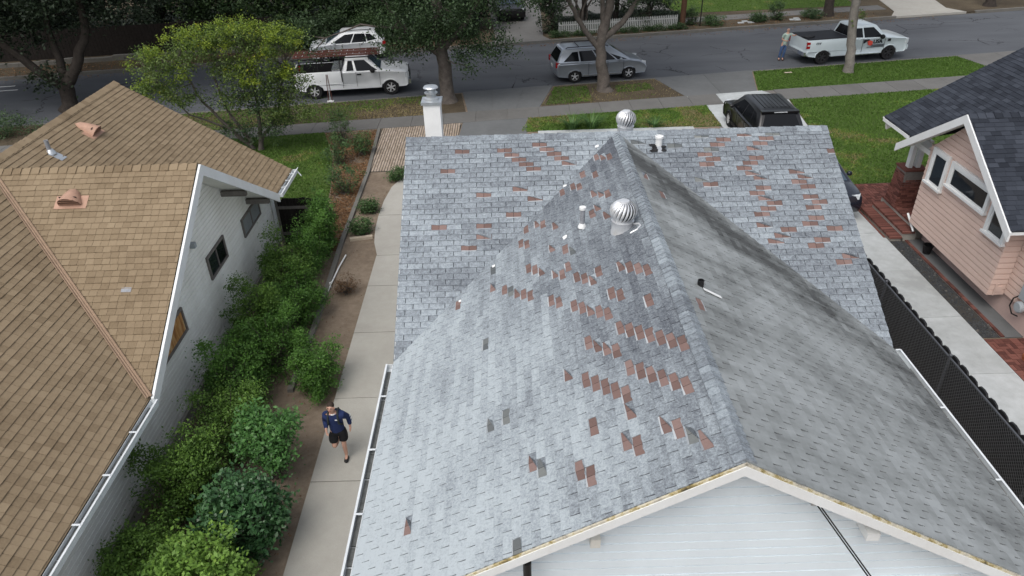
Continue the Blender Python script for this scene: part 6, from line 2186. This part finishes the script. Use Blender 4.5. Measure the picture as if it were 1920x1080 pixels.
# trees and hedges across the street
def far_tree(x, y, h, r, seed, leaf, label, low=1.2, n=380, name='tree', size=.21, per=62):
    rr_ = random.Random(seed)
    bl = [(x + rr_.uniform(-.5, .5) * r, y + rr_.uniform(-.4, .4) * r, low + (h - low) * q, r * rr_.uniform(.55, .95) * (1 - .3 * abs(q - .4)), r * rr_.uniform(.55, .9), (h - low) * .28) for q in (.15, .3, .45, .6, .75, .92)]
    tree(name, label, (x, y, 0), [([V((x, y, -.1)), V((x + .1, y, low + .3)), V((x - .1, y + .1, h * .6))], .22, .09), ([V((x + .05, y, low)), V((x + r * .4, y, h * .5))], .11, .05)], bl, n, per, .34 * min(1, r / 2.2), leaf, size, 'bark_dark', seed, group='trees across the street', twigs=40)
FT = [(-34, 50, 9, 4.2, 'leaf_dark', 'dark tree across the street at the far left corner'), (-28.5, 51, 8, 3.6, 'leaf_dark', 'dark tree across the street left of the board fence'),
      (-23.5, 51.5, 8, 3.6, 'leaf_dark', 'dark tree across the street above the board fence'), (-18.3, 51, 8, 3.4, 'leaf_mid', 'mid green tree across the street right of the board fence'),
      (-14.2, 52.5, 8, 3.4, 'leaf_mid', 'green tree across the street above the yellow tipped tree'), (-10.2, 51.8, 7.5, 3.2, 'leaf_oak', 'leafy tree across the street behind the white crossover'),
      (-6.6, 51.2, 7.5, 3.0, 'leaf_oak', 'leafy tree across the street behind the chimney tree'), (-3.2, 51.8, 6.5, 2.3, 'leaf_dark', 'dark tree beside the far driveway')]
for i, (x, y, h, r, lf, lab) in enumerate(FT):
    far_tree(x, y, h, r, 60 + i, lf, lab, low=.35)
far_tree(3.1, 49.9, 5.2, .95, 80, 'leaf_dark', 'narrow dark cypress beside the picket fence', low=.2, n=130, size=.12, name='cypress_tree')
far_tree(5.3, 51.2, 6, 1.6, 81, 'leaf_oak', 'many stemmed small tree behind the picket fence', low=2.6, n=110, size=.13)
far_tree(9.7, 50.9, 4.6, 1.5, 82, 'leaf_dark', 'rounded dark tree behind the right end of the picket fence', low=.6, n=170, size=.13)
far_tree(7.6, 51.8, 5.4, 1.5, 86, 'leaf_dark', 'dark tree behind the middle of the picket fence', low=1.2, n=150, size=.13)
ms = [o for o in bpy.data.objects if o.get('label', '').startswith('many stemmed')][0]
m = MB()
for k in range(5):
    a = k * 1.25
    m.tube(bent((5.3, 51.2, 0), (5.3 + .9 * math.cos(a), 51.2 + .5 * math.sin(a), 3.2), 5, .15, k), [.09, .08, .07, .06, .05, .04], 7)
part('stem_group', m, 'bark_grey', ms, smooth=50)
tree('tree', 'thick trunk on the far verge behind the pale pickup', (22.6, 52.6, 0),
     [([V((22.6, 52.6, -.1)), V((22.6, 52.6, 1.5)), V((22.7, 52.7, 4.5)), V((22.6, 52.8, 7))], .36, .24)],
     [(22.6, 52.6, 8, 4, 4, 2)], 150, 50, .3, 'leaf_oak', .16, 'bark_dark', 83, twigs=20)
far_tree(16, 65, 10, 4.5, 87, 'leaf_oak', 'unseen large tree added to shade the far lawn from its left', low=3.6, n=300)  # stands out of view, added to shade the far lawn
far_tree(24, 66, 10, 4.5, 88, 'leaf_oak', 'unseen large tree added to shade the far lawn from its right', low=3.6, n=300)  # its unseen partner, also added for shade on the far lawn
tree('tree', 'trunk on the planted verge at the top right corner', (34.9, 54.2, 0),
     [([V((34.9, 54.2, -.1)), V((34.9, 54.2, 1.5)), V((35, 54.3, 6.5))], .34, .22)],
     [(35, 54.3, 8, 4, 4, 2)], 150, 50, .3, 'leaf_oak', .16, 'bark_dark', 84, twigs=20)

# ================================================================== shrubs
def shrub(name, label, c, rad, clumps, per, spread, leaf, size, seed, group=None, blobs=None, cat='shrub', twigs=26, shell=.6, z0=0.0, stem=.025):
    t = thing(name, label, cat, (c[0], c[1], z0), 0, group)
    bl = blobs or [(c[0], c[1], c[2], *rad)]
    cc, P, tint = crown_points(bl, clumps, per, spread, seed, shell)
    k = P[:, 2] > z0 + .03
    P, tint = P[k], tint[k]
    # leaves turn paler towards the top
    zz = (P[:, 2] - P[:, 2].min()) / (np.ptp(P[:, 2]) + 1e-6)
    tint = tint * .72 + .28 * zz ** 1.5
    link('foliage', leaf_mesh('foliage', P - np.array((c[0], c[1], z0)), size, seed, tint, flat=.6), leaf, t)
    m = MB(); g = np.random.default_rng(seed)
    for i in g.choice(len(cc), min(twigs, len(cc)), replace=False):
        b = Vector(cc[i])
        a = Vector((c[0] + g.normal() * rad[0] * .12, c[1] + g.normal() * rad[1] * .12, z0))
        m.tube(bent(a, b, 4, .12, int(i)), [stem, stem * .8, stem * .6, stem * .45, stem * .25], 5, cap=False)
    part('stem', m, 'bark_grey', t, smooth=50)
    return t
HG = 'hedge shrubs along the white wall'
sh = [
    ('clipped dense hedge shrub farthest from the viewer by the gate', (-6.05, 20.6, 1.05), (.48, .85, 1.08), 'leaf_privet', 150, 60, .10, .055),
    ('hedge shrub just in front of the clipped one', (-6.15, 19.2, .9), (.62, .85, .95), 'leaf_privet', 150, 56, .12, .055),
    ('hedge shrub beside the sliding window', (-6.35, 17.6, .9), (.75, .95, .95), 'leaf_hedge', 170, 56, .13, .055),
    ('dark green hedge shrub leaning over the garden edging', (-5.85, 16.6, .75), (.65, .9, .75), 'leaf_privet', 150, 56, .12, .052),
    ('broad hedge shrub touching the white wall below the windows', (-6.65, 15.6, .95), (.75, .95, .95), 'leaf_hedge', 180, 56, .13, .055),
    ('hedge shrub behind the overhanging bush', (-6.0, 14.5, .85), (.75, .9, .85), 'leaf_privet', 170, 56, .13, .052),
    ('round bush overhanging the bare earth beside the walkway', (-4.78, 13.65, .62), (.55, .72, .62), 'leaf_privet', 150, 60, .11, .05),
    ('mid hedge shrub opposite the overhanging bush', (-6.45, 13.1, .95), (.70, .85, .9), 'leaf_privet', 170, 56, .13, .055),
    ('loose hedge shrub behind the citrus bush', (-6.15, 11.6, .85), (.70, .80, .85), 'leaf_hedge', 150, 54, .13, .052),
    ('tall pale green hedge shrub brushing the white wall', (-6.45, 10.0, 1.05), (.75, .85, .9), 'leaf_hedge', 190, 56, .13, .055),
    ('loose low hedge shrub by the wall at the bottom edge', (-6.6, 8.3, .75), (.62, .85, .75), 'leaf_hedge', 130, 50, .13, .055),
]
for i, (lab, c, rad, lf, cl, pr_, spd, sz) in enumerate(sh):
    rr_ = random.Random(i)
    bl = [(c[0], c[1], c[2] * .88, rad[0] * .9, rad[1] * .98, rad[2] * .92)]
    for k in range(0 if i == 0 else 9):
        a = rr_.uniform(0, 6.28); q = rr_.uniform(.45, .98)
        bl.append((c[0] + q * rad[0] * math.cos(a), c[1] + q * rad[1] * math.sin(a), c[2] + rr_.uniform(-.5, .95) * rad[2], rad[0] * rr_.uniform(.16, .38), rad[1] * rr_.uniform(.16, .36), rad[2] * rr_.uniform(.18, .42)))
    shrub('hedge_shrub', lab, c, rad, int(cl * 1.55), pr_, spd * .68, lf, sz, 100 + i, HG, bl, twigs=46, shell=.5, stem=.018)
shrub('citrus_bush', 'small citrus bush with yellowing leaves by the bare earth', (-5.03, 10.8, 1.2), (.60, .62, .62), 120, 42, .11, 'leaf_citrus', .085, 130, blobs=[(-5.03, 10.8, 1.15, .58, .6, .55), (-5.4, 11.0, 1.35, .25, .3, .3), (-4.7, 10.9, 1.35, .28, .3, .25), (-4.8, 10.4, 1.0, .25, .25, .3)], shell=.45, stem=.03)
shrub('camellia_bush', 'round dark glossy bush with broad leaves', (-5.02, 9.0, .95), (.66, .68, .75), 190, 40, .085, 'leaf_camellia', .095, 131, blobs=[(-5.02, 9.0, .92, .62, .66, .72)], shell=.8, stem=.035)
shrub('lime_bush', 'light yellow green bush at the bottom edge of the picture', (-5.35, 7.65, 1.0), (.78, .7, .7), 190, 44, .10, 'leaf_lime', .085, 132, blobs=[(-5.35, 7.6, .98, .76, .72, .62), (-5.7, 7.9, 1.2, .3, .3, .3), (-4.95, 7.5, 1.2, .3, .3, .25)], shell=.75, stem=.03)
RB = 'bushes in the leafy bed'
for i, (lab, x, y, s_, h) in enumerate((('leafy rose bush in the middle of the leaf covered bed', -6.2, 25.0, .72, 1.15), ('tall rose bush at the sidewalk end of the leafy bed', -7.2, 30.1, .65, 1.7), ('slim rose bush beside the tan brick strip', -6.15, 28.9, .45, .85), ('second rose bush from the sidewalk in the leafy bed', -7.0, 27.9, .55, 1.1), ('low rose bush between lawn and leafy bed', -6.5, 22.9, .4, .7))):
    shrub('rose_bush', lab, (x, y, h * .6), (s_, s_, h * .5), 44, 34, .10, 'leaf_rose', .07, 140 + i, RB, shell=.3, twigs=30, stem=.015)
for i, (lab, x, y, s_) in enumerate((('small round green shrub next to the short timber', -5.05, 21.75, .36), ('low green shrub in the middle of the small earth bed', -5.02, 23.35, .32), ('small green shrub at the corner of the tan brick strip', -4.3, 26.1, .34))):
    shrub('small_shrub', lab, (x, y, s_ * .75), (s_, s_, s_ * .7), 46, 40, .08, 'leaf_rose', .065, 150 + i, 'small shrubs in the earth bed', twigs=14, stem=.012)
shrub('dry_shrub', 'brown withered shrub on the bare earth beside the walkway', (-4.88, 17.9, .3), (.28, .3, .28), 34, 30, .07, 'leaf_brown', .05, 160, twigs=30, stem=.010, shell=.3)
shrub('garden_shrub', 'grey green ground shrub on the lawn at the left edge', (-24.3, 32.6, .4), (2.2, 1.2, .55), 120, 46, .22, 'leaf_mid', .09, 161)
# strap leaved clumps on the front lawn
def strap_clump(label, x, y, n, h, seed):
    g = np.random.default_rng(seed)
    t = thing('strap_plant', label, 'plant', (x, y, 0), 0, 'strap leaved plants on the front lawn')
    m = MB()
    for k in range(n):
        a = g.uniform(0, 6.28); l = h * g.uniform(.7, 1.2); rr_ = g.uniform(.02, .25)
        bx_, by_ = rr_ * math.cos(a), rr_ * math.sin(a)
        d = np.array([math.cos(a), math.sin(a)])
        s_ = np.array([-d[1], d[0]]) * .018
        rows = []
        for i in range(5):
            q = i / 4
            out = l * .75 * q ** 1.5; z = l * (q - .45 * q * q)
            ww = (1 - q * .9)
            rows.append([(bx_ + d[0] * out - s_[0] * ww, by_ + d[1] * out - s_[1] * ww, z), (bx_ + d[0] * out + s_[0] * ww, by_ + d[1] * out + s_[1] * ww, z)])
        m.loft(rows, closed=False, cap=False, tint=g.random())
    part('leaves', m, 'leaf_strap', t, world=False)
for i, (lab, x, y, n, h) in enumerate((('strap leaved plant left of the far turbine vent', 2.9, 31.3, 150, .95), ('second strap leaved plant behind the far turbine vent', 3.8, 31.35, 140, .95), ('strap leaved plant nearest the black vehicle', 6.6, 31.25, 90, .6), ('strap leaved plant between the far turbine vent and the white pipe', 5.5, 31.25, 70, .55))):
    strap_clump(lab, x, y, n, h, 170 + i)
mk_siding('picket_grey', (.40, .41, .40), (.24, .24, .22), .6, 2.5)
# far side: picket fence, pole, posts, shrubs, path
a, b = V((3.55, 48.85, 0)), V((11.5, 50.05, 0))
pf_ = thing('picket_fence', 'white picket fence across the street behind the minivan', 'fence', (7.5, 49.4, 0))
n = 66
for k in range(n):
    p_ = a.lerp(b, k / (n - 1))
    m = MB(); x, y = p_.x, p_.y
    o = [(x - .035, y, .06), (x + .035, y, .06), (x + .035, y, .84), (x, y, .92), (x - .035, y, .84)]
    m.extrude(o, (0, .02, 0), random.random()); part('picket', m, 'picket_grey', pf_)
for z in (.28, .68):
    m = MB(); m.bar(a + V((0, .045, z)), b + V((0, .045, z)), .04, .07); part('rail', m, 'picket_grey', pf_)
for i in range(6):
    p_ = a.lerp(b, i / 5)
    shrub('low_shrub', ['ivy at the left end of the picket fence', 'second ivy clump from the left along the picket fence', 'ivy at the picket fence left of the forked trunk', 'ivy at the picket fence right of the forked trunk', 'second ivy clump from the wooden pole', 'ivy clump of the picket fence nearest the wooden pole'][i], (p_.x, p_.y - .28, .16), (.75, .28, .2), 40, 40, .10, 'leaf_mid', .08, 190 + i, 'ivy along the picket fence', twigs=6)
ut = thing('utility_pole', 'brown wooden utility pole at the end of the picket fence', 'pole', (11.95, 50.35, 0))
m = MB(); m.tube([(0, 0, -.1), (0, 0, 4), (.02, 0, 9.5)], [.19, .175, .14], 14); part('shaft', m, 'wood_pole', ut, world=False, smooth=40)
for z in (1.9, 2.35, 2.8):
    m = MB(); m.lathe([(.188, z), (.19, z + .05)], n=14); part('band', m, 'brick_orange', ut, world=False)
m = MB(); m.tube([(13.2, 50.55, 0), (13.2, 50.55, 3.6)], .04, 8); single('sign_post', m, 'trim_black', 'thin black post on the far verge right of the wooden pole', 'post')
m = MB(); fs0 = lambda x: fk(x) + 2.3; fs1 = lambda x: fk(x) + 3.7
for x in np.arange(12.4, 27.2, 1.5): m.slab([(x, fs0(x)), (x + 1.48, fs0(x + 1.48)), (x + 1.48, fs1(x + 1.48)), (x, fs1(x))], -.02, .045, random.random())
struct('far_sidewalk', m, 'concrete_sidewalk', 'concrete sidewalk across the street')
m = MB(); m.slab([(-1.2, fk(-1.2) - .02), (3.0, fk(3.0) - .02), (2.5, fk(2.5) + 1.2), (3.0, 66), (-1.6, 66), (-.6, fk(-.6) + 1.2)], -.1, .04)
struct('far_driveway', m, 'concrete_sidewalk', 'concrete driveway across the street under the dark car')
m = MB(); m.slab([(26.6, fk(26.6) - .02), (32.3, fk(32.3) - .02), (31.6, fk(31.6) + 1.5), (34.4, 66), (30, 66), (27.6, fk(27.6) + 1.5)], -.1, .04)
struct('far_driveway', m, 'concrete_walk', 'pale concrete driveway across the street at the top right')
m = MB(); m.slab([(3.4, 53.4), (12.3, 54.2), (12.0, 66), (3.2, 66)], -.1, .03)
struct('far_court', m, 'concrete_sidewalk', 'grey paved yard behind the picket fence')
for i, (x, y) in enumerate(((15.9, 50.9), (16.3, 51.3), (16.6, 50.95), (19.6, 51.4), (20.0, 51.75), (19.9, 51.3))):
    m = MB(); m.slab([(x, y), (x + .42, y + .05), (x + .38, y + .33), (x + .03, y + .3)], 0, .06)
    single('stepping_stone', m, 'concrete_light', ['leftmost pale stepping stone on the far verge', 'pale stepping stone behind the leftmost one', 'third pale stepping stone from the left on the far verge', 'pale stepping stone left of the far thick trunk', 'pale stepping stone nearest the far thick trunk', 'pale stepping stone closest to the kerb before the far trunk'][i], 'stone', 'stepping stones on the far verge')
for i, (lab, x, y, s_, h) in enumerate((('dark upright shrub beside the thin black post', 12.75, 51.0, .45, 1.1), ('rounded shrub right of the thin black post', 14.2, 50.7, .72, .65), ('low shrub between the stepping stones', 17.4, 51.4, .55, .55), ('dark shrub with bare stems on the far verge', 18.7, 51.7, .5, 1.2), ('low spreading shrub left of the far thick trunk', 21.2, 52.0, .7, .55))):
    shrub('verge_shrub', lab, (x, y, h * .5), (s_, s_ * .8, h * .5), 60, 40, .12, 'leaf_mid' if i != 1 else 'leaf_rose', .08, 210 + i, 'shrubs on the far verge', twigs=14)
# dark board fence and low wall across the street at the left
bf = thing('board_fence', 'dark board fence across the street at the left', 'fence', (-23, 47.6, 0))
rnd = random.Random(3)
for k in range(110):
    x = -37 + k * .2; y = fk(x) + 4.0
    m = MB(); m.slab([(x, y), (x + .19, y + .03), (x + .19, y + .055), (x, y + .025)], 0, 1.75 + rnd.uniform(-.03, .03), rnd.random()); part('board', m, 'wood_dark', bf)
lw = thing('low_wall', 'low stone edging wall below the dark board fence', 'wall', (-23, 45.8, 0))
rnd = random.Random(9)
x = -37
while x < -14.5:
    l = rnd.uniform(.35, .7); y = fk(x) + 2.4
    m = MB(); m.slab([(x, y), (x + l - .02, y + .155 * l), (x + l - .02, y + .155 * l + .28), (x, y + .28)], 0, .28 + rnd.uniform(-.05, .05), rnd.random()); part('stone', m, 'concrete_kerb', lw)
    x += l
# hedge under the far trees
for i, (lab, x) in enumerate((('hedge shrub across the street right of the board fence', -13.6), ('hedge shrub across the street left of the white crossover', -11.2), ('hedge shrub across the street behind the white crossover', -8.6), ('hedge shrub across the street right of the white crossover', -6.0), ('hedge shrub across the street left of the far driveway', -3.6))):
    shrub('far_hedge', lab, (x, fk(x) + 2.4, .9), (1.35, .9, 1.0), 120, 44, .2, ['leaf_mid', 'leaf_oak'][i % 2], .12, 230 + i, 'hedge across the street', twigs=10)
# small leaf on the lawn strip by the pale pickup
m = MB(); m.obox((15.2, 38.85, .075), (.20, .03, 0), (-.02, .07, 0), (0, 0, .008)); single('cardboard_scrap', m, 'timber_pale', 'pale scrap lying on the green strip by the pale pickup', 'scrap')

# ivy and dead leaves under the far trees: one dark mass
g = np.random.default_rng(77)
n = 60000
x = g.uniform(-46, -1.8, n); y = fk(x) + 2.6 + 16 * g.random(n) ** 1.4
k = ~((x < -15) & (y < fk(x) + 4.3))
x, y = x[k], y[k]
hh = .12 + .55 * vnoise(x, y, .5, 12) * g.random(len(x))
o = link('ivy', leaf_mesh('ivy', np.stack([x, y, hh], 1), .22, 78, g.random(len(x)) * .8, flat=1.2), 'leaf_dark')
tag(o, 'dark ivy covering the ground under the far trees', 'ground cover', kind='stuff')
n = 34000
x = g.uniform(3.2, 12.2, n); y = 49.2 + .14 * (x - 3) + 4.2 * g.random(n)
hh = .1 + .7 * vnoise(x, y, .9, 13) * g.random(n)
o = link('ivy', leaf_mesh('ivy', np.stack([x, y, hh], 1), .11, 79, g.random(n) * .8, flat=1.0), 'leaf_dark')
tag(o, 'dark ivy growing behind the white picket fence', 'ground cover', kind='stuff')
